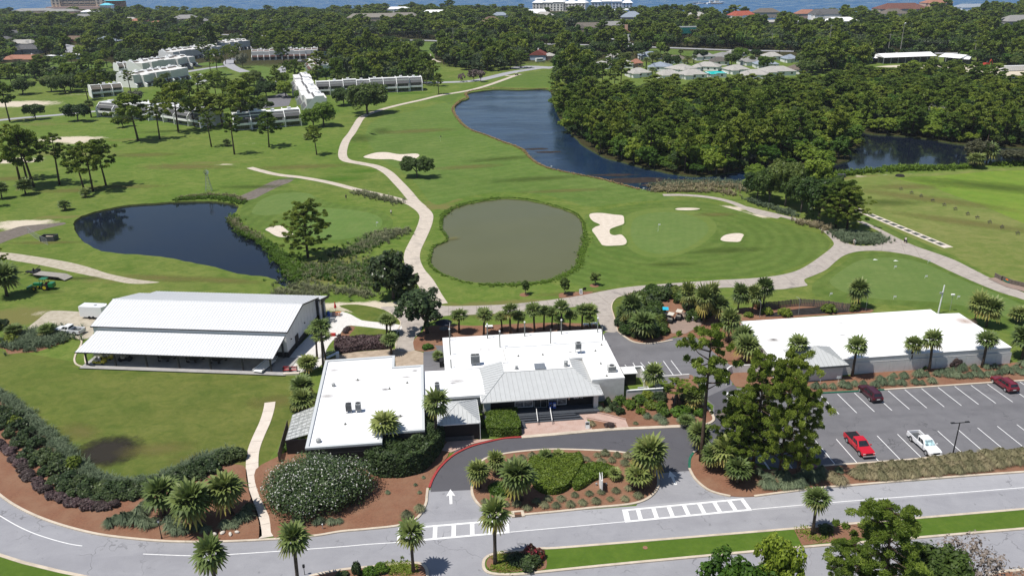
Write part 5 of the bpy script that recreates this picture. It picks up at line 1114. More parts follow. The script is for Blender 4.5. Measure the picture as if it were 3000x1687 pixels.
 # pavilion barn, left
BR_=R(-12.1)
def bb(name,mb,mats,parent=None):return mb.build(name,mats,parent or barn)
barn=thing('ribbed_metal_barn','large white ribbed-metal barn with open canopy along its front','barn',UVW(-64.77,137.88),AZ+BR_)
class BB:pass
BBo=BB();BBo.put= lambda name,mb,mats,parent=None:mb.build(name,mats,parent or barn)
for nm,poly in [('canopy_roof',[(0,0,3.0),(37.05,0,3.0),(37.2,6.0,4.55),(.9,6.0,4.55)]),('front_roof',[(-.36,6.2,5.3),(37.6,6.2,5.3),(37.9,14.5,7.35),(-.4,14.5,7.35)]),('rear_roof',[(-.4,14.5,7.35),(37.9,14.5,7.35),(38.0,22.9,5.3),(-.1,22.9,5.3)]),('lean_to_roof',[(1.2,22.9,4.95),(38.4,22.9,4.95),(38.5,27.0,4.0),(1.2,27.2,4.0)])]:
 panels(BBo,poly,(1,0,0),.60,[mMetalW,mSeam],barn,nm,.03,.05,True)
m=MB();m.box(-.05,-.06,2.84,37.1,0,3.05);m.box(-.42,6.12,5.12,37.65,6.2,5.36);m.box(38.38,22.9,3.85,38.55,27.05,4.1)
m.add([(37.62,6.2,5.36),(37.7,6.2,5.36),(37.98,14.5,7.45),(37.9,14.5,7.45),(37.62,6.2,5.1),(37.7,6.2,5.1),(37.98,14.5,7.18),(37.9,14.5,7.18)],[(0,1,2,3),(4,7,6,5),(1,5,6,2),(0,3,7,4)])
m.add([(37.9,14.5,7.45),(37.98,14.5,7.45),(38.08,22.9,5.4),(38.0,22.9,5.4),(37.9,14.5,7.18),(37.98,14.5,7.18),(38.08,22.9,5.1),(38.0,22.9,5.1)],[(0,1,2,3),(4,7,6,5),(1,5,6,2),(0,3,7,4)])
m.add([(37.05,0,3.05),(37.13,0,3.05),(37.28,6,4.6),(37.2,6,4.6),(37.05,0,2.85),(37.13,0,2.85),(37.28,6,4.4),(37.2,6,4.4)],[(0,1,2,3),(4,7,6,5),(1,5,6,2),(0,3,7,4)])
m.add([(38.45,22.9,5.05),(38.6,22.9,5.05),(38.7,27.05,4.1),(38.55,27.05,4.1),(38.45,22.9,4.5),(38.6,22.9,4.5),(38.7,27.05,3.6),(38.55,27.05,3.6)],[(0,1,2,3),(4,7,6,5),(1,5,6,2),(0,3,7,4)])
bb('dark_trim',m,mTrim)
m=MB();m.tube([(-.4,14.5,7.40),(37.9,14.5,7.40)],.10,5);bb('ridge_cap',m,mMetalW)
m=MB();m.box(0,6.3,1.25,37.3,6.5,5.2);m.box(0,6.5,1.25,.2,22.6,5.2);m.box(0,22.5,1.25,37.3,22.7,5.1);m.box(37.1,6.5,1.25,37.3,22.5,5.1)
m.add([(37.1,6.5,5.1),(37.3,6.5,5.1),(37.3,14.5,7.25),(37.1,14.5,7.25),(37.3,22.6,5.1),(37.1,22.6,5.1)],[(1,4,2),(0,3,5),(0,1,2,3),(2,4,5,3)]);m.add([(0,6.5,5.1),(0,14.5,7.25),(0,22.6,5.1)],[(0,2,1)]);bb('upper_wall',m,mMetalW)
m=MB();m.box(-.02,6.28,0,37.34,6.52,1.25);m.box(37.12,6.52,0,37.34,22.6,1.25);m.box(-.02,6.52,0,.2,22.6,1.25);bb('base_band',m,mBlack)
m=MB();m.box(1.6,26.2,0,38.0,26.4,3.9);m.box(37.8,23.0,0,38.0,24.0,4.4);m.box(37.8,25.8,0,38.0,26.4,3.9);m.box(1.6,22.8,0,1.8,26.2,4.0);bb('lean_to_wall',m,mMetalW);bb('store_opening',MB().box(37.7,24.0,0,37.75,25.8,3.6),mGreyD)
dd=bb('door',MB().box(37.34,10.2,0,37.40,11.9,2.6),mBlack);MB().box(37.40,11.6,1.1,37.45,11.7,1.3).build('handle',mChrome,dd)
for y in (8.2,15.5):bb('wall_lamp',MB().box(37.34,y,2.9,37.55,y+.18,3.1),mGreyD)
for i in range(9):bb('cladding_joint',MB().box(37.305,8+i*1.6,1.27,37.325,8.03+i*1.6,5.0),mSeam)
for u in (1.4,6.9,12.9,19.0,24.9,31.0,36.2):bb('post',MB().box(u-.12,.55,0,u+.12,.8,3.05),mTrim)
bb('post',MB().box(36.3,6.0,0,36.6,6.26,4.4),mTrim)
bb('floor_slab',MB().box(.6,-.6,0,39.2,6.28,.16),concrete('grey_slab',(.40,.39,.38),(.30,.29,.29)));bb('slab_edge',MB().box(.5,-.72,0,39.3,-.6,.14),mBlack)  # barn floor in plain mid-grey concrete
kline([(216,880),(214,900),(217,915),(228,921),(240,922)],mKerb,.16,.3);kline(TT(0,1,[(395,1068),(450,1080),(560,1098),(612,1120),(610,1160),(575,1220),(562,1270),(580,1305),(640,1325)]),mKerb,.14,.3)
BU= lambda x,y:UVW(-64.77,137.88)+Matrix.Rotation(AZ+BR_,3,'Z')@Vector((x,y,0))
ROT=AZ+BR_
def cart(name,label,x,y,rz,roofm,bodym,group=None,at=None,roof=True):
 g=at if at is not None else BU(x,y);t_=thing(name,label,'golf cart',g,rz,group)
 m=MB();m.box(-1.15,-.55,.28,1.15,.55,.5);m.prism([(.55,-.5),(1.2,-.42),(1.2,.42),(.55,.5)],.5,[.95,.72,.72,.95]);m.box(-1.15,-.55,.5,-.4,.55,.75);o=m.build('body',bodym,t_);bevel(o,.06)
 bevel(MB().box(-.55,-.5,.72,.0,.5,.86).box(-.62,-.5,.8,-.5,.5,1.25).build('seat',pCream,t_),.05)
 if roof:bevel(MB().box(-.85,-.6,1.82,.75,.6,1.9).build('canopy',roofm,t_),.04)
 m=MB()
 for s in (-.5,.5):m.tube([(-.75,s,.7),(-.75,s,1.82)],.025,5);m.tube([(.85,s,.85),(.6,s,1.82)],.025,5)
 m.build('frame',mBlack,t_)
 wm=MB();wm.tube([(0,-.12,0),(0,.12,0)],.22,12);me=wm.mesh('cart_wheel',mRubber)
 for px,py in ((.8,-.5),(.8,.5),(-.75,-.5),(-.75,.5)):w=link('wheel',me,t_,(px,py,.22))
 MB().tube([(.35,.25,.95),(.2,.25,1.1)],.16,10).build('steering_wheel',mBlack,t_);return t_
cart('utility_cart','yellow utility cart with long roof parked under the left end of the canopy',3.2,1.6,ROT,pYellow,pYellow);cart('utility_cart','second yellow cart behind the first under the left end of the canopy',3.6,3.4,ROT,pCream,pYellow)
cart('utility_cart','dark cart parked deep under the canopy beside the yellow carts',7.4,3.0,ROT+.2,mBlack,mBlack)
for i,x in enumerate((15.2,20.6,25.0)):
 g=BU(x,3.6);t_=thing('round_table',['left','middle','right'][i]+' dark round table of three in the shade under the canopy','table',g+Vector((0,0,.16)),ROT,'tables under the canopy')
 m=MB();m.cyl(0,0,.7,.76,1.1,1.1,16);m.build('tabletop',mBlack,t_);MB().cyl(0,0,0,.7,.12,.1,8).build('leg',mBlack,t_)
 for k in range(6):w=k*1.05;MB().box(-.22,-.22,.42,.22,.22,.48).box(-.22,.18,.48,.22,.22,.95).build('stool',mBlack,t_,(1.5*math.cos(w),1.5*math.sin(w),0),w-math.pi/2)
g=BU(34.2,1.0);t_=thing('flat_trailer','small white utility trailer with ramp pushed half under the canopy','trailer',g,ROT-1.75+math.pi)
m=MB();m.box(-1.3,-.9,.45,3.4,.9,.55);m.box(-1.3,-.95,.55,3.4,-.9,.8);m.box(-1.3,.9,.55,3.4,.95,.8);m.build('bed',mWhite,t_)
m=MB();[m.tube([(3.4,y,.55),(4.3,y,.95)],.03,4) for y in (-.8,-.4,0,.4,.8)];[m.tube([(3.4+q,-.85,.55+q*.44),(3.4+q,.85,.55+q*.44)],.03,4) for q in (.1,.45,.88)];m.build('ramp',mWhite,t_)
for s in (-1.02,1.02):
 MB().tube([(1.6,s-.09,.33),(1.6,s+.09,.33)],.33,12).build('wheel',mRubber,t_);MB().box(1.2,s-.12,.66,2.0,s+.12,.72).build('mudguard',mWhite,t_)
g=Gz(0,562,2.576,720,945);t_=thing('enclosed_trailer','white enclosed cargo trailer behind the left end of the barn','trailer',g,AZ+R(-14))
bevel(MB().prism([(-2.6,-1.1),(2.5,-1.1),(3.0,0),(2.5,1.1),(-2.6,1.1)],.45,2.75).build('body',mWhite,t_),.06);MB().box(-2.5,-1.0,2.74,2.3,1.0,2.80).build('roof_sheet',mMetalW,t_)
for s in (-1.08,1.08):
 for x in (-.5,.35):MB().tube([(x,s-.1,.34),(x,s+.1,.34)],.34,12).build('wheel',mRubber,t_)
MB().tube([(2.9,0,.5),(4.3,0,.45)],.06,5).build('tow_bar',mBlack,t_)
MB().box(.5,-.4,2.8,.95,.05,2.9).build('roof_vent',mGrey,t_)
# rooftop gear
def pole(px,py,globe=True,hh=2.9,label=None,z=3.44):
 g=G((1250+px/4.293)/K,(930+py/4.293)/K,z);t_=thing('roof_lamp_post' if globe else 'roof_post',label,'lamp post' if globe else 'post',g,0)
 MB().tube([(0,0,0),(0,0,hh)],.105,8).build('post',mGalv,t_)
 if globe:MB().ell(0,0,hh+.16,.17,.17,.17,10,6).build('globe',mSignW,t_)
 return t_
mGalv=plain('galvanised_post',(.17,.175,.16),.6,.3,var=.1)
wh=['leftmost','second from left','middle','second from right','rightmost']
for (q,nm) in zip([(292,287),(765,262),(1233,235),(1693,208),(2150,183)],wh):pole(q[0],q[1],True,2.7 if q[0]>300 else 2.1,nm+' globe-topped post along the rear edge of the golf shop roof')
pole(922,372,True,3.0,'tall capped post at the inner corner of the golf shop roof');pole(1560,330,False,2.9,'plain grey post beside the raised roof, right of centre');pole(2208,293,False,2.8,'plain grey post at the right rear corner of the golf shop roof')
pole(298,468,False,2.9,'plain grey post at the left edge of the golf shop roof, mid way');pole(308,632,False,1.6,'short grey post at the left front corner of the golf shop roof');pole(608,600,False,2.2,'grey post in front of the twin air conditioner')
g=G((1250+285/4.293)/K,(930+165/4.293)/K,5.4);t_=link('whip_antenna',MB().tube([(0,0,-2),(0,0,0),(.15,0,1.6)],.035,5).mesh('antenna',mWhite),None,g);tag(t_,'thin white whip antenna above the left end of the golf shop roof','antenna')
def hvac(px,py,z,w,d,h,fans,label,stand=.35,mat=mGrey,src=(1250,930,4.293),rz=AZ):
 g=G((src[0]+px/src[2])/K,(src[1]+py/src[2])/K,z);t_=thing('air_conditioner',label,'air conditioner',g,rz)
 bevel(MB().box(-w/2,-d/2,stand,w/2,d/2,stand+h).build('casing',mat,t_),.03)
 m=MB()
 for i in range(5):zz2=stand+h*.15+i*h*.16;m.box(-w/2+.06,-d/2-.02,zz2,w/2-.06,-d/2,zz2+h*.08)
 m.build('louvre',mGreyD,t_)
 for i in range(fans):
  x=(i-(fans-1)/2)*w/fans;r_2=min(w/fans,d)*.38;m=MB();m.cyl(x,0,stand+h,stand+h+.08,r_2,r_2,14,False);m.cyl(x,0,stand+h+.005,stand+h+.02,r_2*.95,r_2*.95,14);m.build('fan_ring',mGreyD,t_)
  m=MB();[m.box(x-r_2*.9,-.03,stand+h+.03,x+r_2*.9,.03,stand+h+.05)];m.build('fan_blade',mBlack,t_)
 m=MB();[m.box(x,y,0,x+.08,y+.08,stand) for x in (-w/2,w/2-.08) for y in (-d/2,d/2-.08)];m.build('stand',mGrey,t_);return t_
hvac(612,590,3.44,1.55,1.0,1.5,2,'big grey twin-fan air conditioner on the rear roof left of the tin slope');hvac(1905,445,3.88,1.0,.9,1.1,1,'tall air conditioner on a stand near the right end of the raised roof',.9);hvac(2325,675,3.88,1.4,1.0,.9,1,'pale boxy air conditioner by the right front corner of the raised roof',.2,plain('pale_casing',(.52,.52,.5),.5))
hvac(135,925,3.42,.8,.8,1.1,1,'slim air conditioner on the low middle roof',.35);hvac(58,212,3.7,.85,.85,1.1,1,'left one of the paired air conditioners on the white hall',.35,mGreyD,(1000,1124,2.574));hvac(130,208,3.7,.85,.85,1.1,1,'right one of the paired air conditioners on the white hall',.35,mGrey,(1000,1124,2.574))
def rthing(name,label,cat,px,py,z,mb,mat,src=(1250,930,4.293)):
 g=G((src[0]+px/src[2])/K,(src[1]+py/src[2])/K,z);o=mb.build(name,mat,None,g,AZ);return tag(o,label,cat)
rthing('skylight','dark tilted skylight box on the raised roof above the entrance','skylight',1425,640,3.88,MB().add([(-.95,-.5,.25),(.95,-.5,.25),(.85,.5,.75),(-.95,.5,.75),(-.8,-.4,0),(.8,-.4,0),(.8,.5,0),(-.8,.5,0)],[(0,1,2,3),(0,4,5,1),(1,5,6,2),(2,6,7,3),(3,7,4,0)]),plain('skylight_panel',(.16,.18,.21),.35))
rthing('roof_ventilator','round white mushroom ventilator right of the skylight','vent',1750,610,3.88,MB().cyl(0,0,0,.35,.42,.38,14).cyl(0,0,.35,.85,.33,.33,14).cyl(0,0,.85,1.05,.45,.2,14),mGrey)
rthing('roof_ventilator','small turbine ventilator left of the skylight','vent',1130,645,3.88,MB().cyl(0,0,0,.12,.4,.36,12).cyl(0,0,.12,.3,.15,.15,10).ell(0,0,.45,.26,.26,.2,12,6),mGrey)
rthing('roof_ventilator','small dome vent on the left part of the white hall roof','vent',975,1205,3.7,MB().cyl(0,0,0,.25,.3,.26,12).ell(0,0,.35,.33,.33,.2,12,6),mGrey,(750,850,4.293))
rthing('roof_ventilator','small dome vent by the front left corner of the white hall roof','vent',2402,438,3.7,MB().cyl(0,0,0,.25,.35,.3,12).ell(0,0,.35,.4,.4,.25,12,6),mGrey,(0,1124,2.574))
k=0
for (px,py,z,src) in [(1460,468,3.88,None),(1153,487,3.88,None),(2122,420,3.88,None),(2190,580,3.88,None),(2265,735,3.88,None),(2200,345,3.88,None),(1280,1130,3.7,(750,850,4.293)),(1902,1165,3.7,(750,850,4.293)),(1680,1240,3.7,(750,850,4.293)),(30,305,3.7,(1000,1124,2.574)),(445,245,3.7,(1000,1124,2.574))]:
 rthing('pipe_vent','short lead pipe vent standing on the white flat roofs','pipe vent',px,py,z,MB().cyl(0,0,0,.04,.22,.2,10).cyl(0,0,.04,.32,.09,.07,8),mGalv,src or (1250,930,4.293))['group']='pipe vents on the white roofs'
mStain=soft('roof_stain',(.33,.31,.30),(.50,.48,.46));mStainD=soft('roof_puddle',(.05,.045,.04),(.16,.14,.13))
def stain(px,py,z,rx,ry,mat,src,rot=0):
 o=soft_patch('roof_stain',0,100,rx,ry,z,mat,rot);g=G((src[0]+px/src[2])/K,(src[1]+py/src[2])/K,z);o.location=g;o['kind']='stuff'
for a in [(330,828,3.405,.9,.35,mStainD,(1250,930,4.293)),(380,800,3.403,2.2,1.2,mStain,(1250,930,4.293)),(680,402,3.425,.7,.5,mStain,(1250,930,4.293)),(780,402,3.425,.8,.5,mStain,(1250,930,4.293)),(1805,435,3.865,.6,.35,mStainD,(1250,930,4.293)),(1460,465,3.865,.6,.3,mStain,(1250,930,4.293)),
(985,1005,3.685,1.3,.9,mStain,(750,850,4.293)),(1280,1130,3.685,1.0,.6,mStain,(750,850,4.293)),(1630,1245,3.685,1.0,.7,mStain,(750,850,4.293)),(1890,1090,3.685,1.4,.6,mStain,(750,850,4.293)),(2000,1010,3.685,.8,.5,mStainD,(750,850,4.293)),(900,1330,3.685,1.6,.9,mStain,(750,850,4.293)),
(445,243,3.685,.8,.5,mStainD,(1000,1124,2.574)),(330,40,3.685,1.0,.6,mStain,(1000,1124,2.574)),(687,1113,3.145,.9,.7,mStainD,(2000,562,2.576)),(690,1118,3.144,2.0,1.3,mStain,(2000,562,2.576)),(1205,1078,3.145,1.2,.35,mStainD,(2000,562,2.576)),(1190,990,3.145,1.6,.3,mStain,(2000,562,2.576)),(2130,975,3.145,2.6,2.4,soft('rust_stain',(.30,.14,.07),(.5,.4,.33)),(2000,562,2.576)),(1960,1018,3.145,.3,.25,mStainD,(2000,562,2.576)),(1720,1032,3.145,.3,.25,mStainD,(2000,562,2.576))]:stain(*a)
# houses and rows further off
CLEAR=[]
def clear(x,y,hw,d,h=7.0):
 L=min(150,h*.62*y/HC);CLEAR.append((x,y,hw,y-d/2-L,y+d/2+2))
def house(label,mx,my,w,d,rot,roof,wall=None,h=3.2,rh=2.6,hip=.5,wings=1,chim=False,group=None,storeys=1):
 wall=wall or mBlockW;g=G(mx,my);rz=R(rot)
 t_=thing('house',label,'house',g,rz,group);clear(g.x,g.y,w*.55+1,d,h+rh)
 def block(x0,y0,x1,y1,hh,rr,hp,nm='roof'):
  m=MB();m.box(x0,y0,0,x1,y1,hh);m.build('wall',wall,t_)
  o=.5;X0,X1,Y0,Y1=x0-o,x1+o,y0-o,y1+o;m=MB()
  if X1-X0>=Y1-Y0:
   i=(Y1-Y0)/2*hp*2;ym=(Y0+Y1)/2;i=min(i,(X1-X0)/2-.1)
   V=[(X0,Y0,hh-.15),(X1,Y0,hh-.15),(X1,Y1,hh-.15),(X0,Y1,hh-.15),(X0+i,ym,hh+rr),(X1-i,ym,hh+rr)];F=[(0,1,5,4),(2,3,4,5),(1,2,5),(3,0,4),(3,2,1,0)]
  else:
   i=(X1-X0)/2*hp*2;xm=(X0+X1)/2;i=min(i,(Y1-Y0)/2-.1)
   V=[(X0,Y0,hh-.15),(X1,Y0,hh-.15),(X1,Y1,hh-.15),(X0,Y1,hh-.15),(xm,Y0+i,hh+rr),(xm,Y1-i,hh+rr)];F=[(1,2,5,4),(3,0,4,5),(0,1,4),(2,3,5),(3,2,1,0)]
  m.add(V,F);r=m.build(nm,roof,t_)
  m=MB();m.tube([V[4],V[5]],.12,4);m.build('ridge',roof,r);return r
 r=block(-w/2,-d/2,w/2,d/2,h*storeys,rh,hip)
 if wings:block(-w*.42,-d*.5-d*.32,-w*.42+w*.30,d*.1,h*storeys*.96,rh*.8,hip)
 if wings>1:block(w*.15,-d*.5-d*.22,w*.45,d*.1,h*storeys*.95,rh*.75,hip)
 if chim:MB().box(w*.2,.2,h,w*.2+1,1.2,h*storeys+rh+1.0).build('chimney',mWhite,r)
 for s in range(storeys):
  n=max(2,int(w/4.5))
  for k in range(n):
   x=-w/2+(k+.5)*w/n;f=MB().box(x-.75,-d/2-.06,1.0+s*h,x+.75,-d/2,2.3+s*h).build('window',mWhite,t_);MB().box(x-.65,-d/2-.09,1.1+s*h,x+.65,-d/2-.05,2.2+s*h).build('pane',mGlass,f)
 return t_
def row(label,A,B,depth,n,roof,h=7.6,lo=4.6,run=2.2,flip=False,dz=.45,seed=0,name='townhouse_row',fins=True,wins=True,ft=.3,cat='townhouses',backslope=True):
 """attached houses whose front runs from survey point A to B; party walls stand proud between sloping roofs"""
 a,b=G(*A),G(*B);L=(b-a).length;rz=math.atan2(b.y-a.y,b.x-a.x);t_=thing(name,label,cat,a,rz);r=random.Random(seed);w=L/n
 c=(a+b)/2;
 for k in range(n+1):
  p=a.lerp(b,k/n);CLEAR.append((p.x,p.y+depth*.3,w*.6+2,p.y-24,p.y+depth+6))
 s=-1 if flip else 1
 for i in range(n):
  x0,x1=i*w,(i+1)*w;e=(r.random()-.5)*2*dz;H=h+e;yo=(r.random()-.5)*(1.8 if depth<14 else 3);y= lambda q:s*(q+yo)
  def bx(m,xa,ya,za,xb,yb,zb):yy=sorted((y(ya),y(yb)));m.box(xa,yy[0],za,xb,yy[1],zb);return m
  bx(MB(),x0+.02,.9,0,x1-.02,depth,H-1.0).build('wall',mBlockW,t_)
  def sl(xa,xb,ya,za,yb,zb,nm,mt,th=.15):
   V=[(xa,y(ya),za),(xb,y(ya),za),(xb,y(yb),zb),(xa,y(yb),zb)];V+=[(v[0],v[1],v[2]-th) for v in V]
   F=[(0,1,2,3),(7,6,5,4),(0,4,5,1),(1,5,6,2),(2,6,7,3),(3,7,4,0)]
   if s<0:F=[f[::-1] for f in F]
   return MB().add(V,F).build(nm,mt,t_)
  rf=sl(x0+.15,x1-.15,-.3,lo,run,H-.2,'roof',roof)
  bx(MB(),x0+.1,run,H-1.2,x1-.1,run+1.0,H+.12).build('parapet',mRoofW2,rf)
  bx(MB(),x0+.1,run+1.0,H-1.2,x1-.1,depth-1.5,H-.35).build('flat_roof',mRoofW2,t_)
  if backslope:sl(x0+.15,x1-.15,depth-1.6,H-.35,depth+.5,4.4,'rear_slope',roof)
  if r.random()<.6:bx(MB(),x0+w*.3,run+2.0,H-.4,x0+w*.3+1.6,run+3.4,H+.9).build('roof_box',mWhite,t_)
  if fins:
   P=[(-1.2,0),(-1.2,lo-.2),(run-.1,H+.2),(depth-1.4,H+.2),(depth+.6,4.2),(depth+.6,0)]
   for xx in ([x0] if i<n-1 else [x0,x1-ft]):
    V=[(xx,y(p),z) for p,z in P]+[(xx+ft,y(p),z) for p,z in P];k=len(P);F=[tuple(range(k)),tuple(range(2*k-1,k-1,-1))]+[((j+1)%k,j,k+j,k+(j+1)%k) for j in range(k)]
    if s<0:F=[f[::-1] for f in F]
    MB().add(V,[f[::-1] for f in F] if s>0 else [f[::-1] for f in F]).build('party_wall',mWhite,t_)
  if wins:
   for z0,z1 in ((.3,2.3),(3.0,lo-.1)) if lo>3.6 else ((.3,min(2.3,lo-.3)),):
    if z1-z0<.8:continue
    f=bx(MB(),x0+.8,.82,z0,x1-.8,.9,z1).build('window',mGreyD,t_)
    for q in range(3):xa=x0+.9+(w-1.8)*q/3;bx(MB(),xa,.76,z0+.1,xa+(w-1.8)/3-.15,.83,z1-.1).build('pane',mGlass,f)
   if lo>3.6:bx(MB(),x0+.3,-.9,2.45,x1-.05,-.75,3.35).build('balcony',mWhite,t_);bx(MB(),x0+.3,-.9,2.35,x1-.05,.9,2.47).build('balcony_floor',mWhite,t_)
 return t_
row('townhouse row with charcoal mansard roofs at the right, behind the cart path',(797,241),(1064,229),11,8,sCharc,7.8,5.0,2.0,seed=1)
row('townhouse row with charcoal roofs facing left, running back from the near white gable',(733,222),(766,291),11,6,sCharc,8.6,3.0,5.5,flip=False,seed=2,dz=.5,backslope=False)
row('near townhouse row with charcoal mansards between the two big oaks',(590,330),(760,317),11,4,sCharc,7.6,4.8,2.0,seed=3)
row('townhouses with grey mansards and red patio at the left, behind a tall pine',(252,294),(377,304),12,3,sCharc,7.4,4.8,2.0,seed=4)
row('townhouses half hidden behind the pines left of the near row',(385,303),(507,323),12,4,sCharc,7.4,4.8,2.0,seed=5)
row('townhouse row with brown sloping roofs and white fins, nearest of the left terraces',(345,222),(482,200),16,8,sBrownGrey,8.6,2.0,11,seed=6,dz=.5,ft=.9)
row('white end block of the nearest left terrace, with dark recessed balconies',(232,247),(312,240),10,3,sBrownGrey,7.2,4.8,2.0,seed=7)
row('second terrace up with brown sloping roofs and white fins',(368,186),(494,166),16,8,sBrownGrey,8.6,2.0,11,seed=8,dz=.5,ft=.9)
row('left end of the second terrace, half hidden by oaks',(300,186),(345,182),10,3,sBrownGrey,7.4,4.8,2.0,seed=18)
row('long curving terrace with brown roofs, left part',(440,156),(562,138),16,9,sBrownGrey,8.8,2.0,11,seed=9,dz=.5,ft=.9)
row('long curving terrace with brown roofs, right part',(560,131),(632,125),16,7,sBrownGrey,9,2.0,9,seed=10,dz=.6,ft=.5)
row('terrace with plum-coloured roofs behind a dark round oak',(634,153),(800,148),13,11,sPlum,8.2,2.8,5.5,seed=11,dz=.4)
row('short plum-roofed row running towards the camera on the right of the plum terrace',(770,172),(792,196),12,3,sPlum,8.0,3,5,seed=12)
row('white-roofed row deep in the far woods',(655,66),(735,63),12,7,sCharc,8,5,2,seed=13)
for a in [('long low house with terracotta tiles by the far left pond',62,155,34,13,-4,sTerra,mPink2,2.8,2.6,.5,2,True),('charcoal-roofed house behind the terracotta one',72,135,24,14,8,sCharc,mGrey,4.5,3.6,.5,1,False),('pale turquoise-white roofed house at the far left',62,118,26,14,-6,sLight,mBlockW,4,3,.3,2,False),
('small white flat carport right of the terracotta house',131,148,9,8,0,mRoofW2,mWhite,2.8,.3,.5,0,False),('white-roofed house with blue walls beside the left cul-de-sac',190,147,20,11,0,mRoofW2,mWallBlue,3,.8,.5,0,False),('big blue-grey metal-roofed house at the end of the cul-de-sac',282,112,26,16,-8,sBlueG,mGrey,4.2,3.6,.3,2,True),
('white-roofed house among trees left of the cul-de-sac',112,97,13,10,10,mRoofW2,mBlockW,3,2,.5,1,False),('brown-roofed brick house behind the cul-de-sac',190,106,26,13,-3,shingle('brown_shingle',(.17,.12,.09)),mWallBrick,3.4,3,.5,2,False),('dark-roofed house cut by the left edge',10,107,22,12,4,sCharc,mWallTan,3.4,3,.5,1,False),('slate-roofed house under the pink-flowered tree',35,90,26,13,5,sCharc,mBlockW,3.4,3,.5,1,False),
('grey gabled house in front of the big hotel',212,50,26,14,6,sGrey,mBlockW,5,4,.4,1,False),('red-brown roof right of the grey gabled house',240,62,28,14,-5,shingle('redbrown_shingle',(.24,.13,.10)),mWallTan,4,3,.5,1,False),('white-roofed group of pavilions below the hotel',230,35,34,18,0,mRoofW2,mWhite,4,3,.5,2,False),('pale house with white porch in the left woods',318,56,34,14,4,sLight,mWhite,4,3,.4,1,False),
('terracotta roof in the left woods',352,60,30,14,-4,sTerra,mPink2,4,3,.5,1,False),('second terracotta roof further right in the left woods',400,66,26,14,4,sTerra,mBlockW,4,3,.5,1,False),('large grey-roofed house in a clearing',470,57,38,20,8,sGrey,mWallTan,6,5,.5,2,False),('grey-roofed house touching the large one in the clearing',500,62,30,18,-12,sGrey,mWallTan,5,5,.5,1,False),
('long grey apartment roof in the middle of the far woods',940,56,74,20,3,shingle('taupe_shingle',(.24,.22,.19)),mWallTan,7,5,.4,0,False),('shorter grey apartment roof right of the long one',1015,54,44,18,-6,shingle('taupe_shingle2',(.22,.20,.18)),mWallTan,7,5,.4,0,False),('white-roofed villa far back above the apartments',1002,31,42,20,0,mRoofW2,mWhite,6,3,.4,1,False),
('white gabled villa in the far woods, centre left',1095,44,40,22,-10,mRoofW2,mWhite,6,5,.3,1,False),('blue-white roofed house in the far woods, centre',1258,47,24,14,0,sBlueG,mWhite,5,4,.5,1,False),('brown pointed roof in the woods left of centre',1236,64,26,18,20,shingle('brown_pointed',(.17,.11,.085)),mWallBrick,5,6,.5,0,False),('white twin-gabled house in the far woods',1350,45,30,16,12,mRoofW2,mWhite,6,6,.2,1,False),
('small orange-tiled roof below the white twin gables',1339,52,18,12,0,sTerra,mPink2,4,4,.5,0,False),('grey roof beside the white twin gables',1368,48,30,18,-5,sLight,mGrey,5,5,.5,0,False),('white flat house near the shore right of the condominiums',1570,36,36,14,4,mRoofW2,mWhite,7,1,.5,0,False),('slate-blue steep roof in the far woods',1590,52,32,24,0,sBlueG,mGrey,5,7,.5,0,False),
('brown gabled house behind the far road',1482,80,34,18,-4,sBrownGrey,mWallTan,5,5,.2,1,False),('grey-roofed house right of the brown gabled one',1540,74,34,16,8,sGrey,mWallTan,5,4,.5,1,False),('white house with dark red roof left of the estate road',1213,130,18,12,-10,shingle('dark_red_shingle',(.18,.055,.045)),mWhite,4,3,.2,1,True),('pale blue gabled house with dark red roof at the road end',1355,150,13,13,80,shingle('dark_red_shingle2',(.20,.06,.05)),mWallBlue,4,3.4,.05,0,True),
('beige house half hidden right of the pale blue one',1382,150,10,9,0,sLight,mPink2,3.2,2,.5,0,False)]:house(*a)
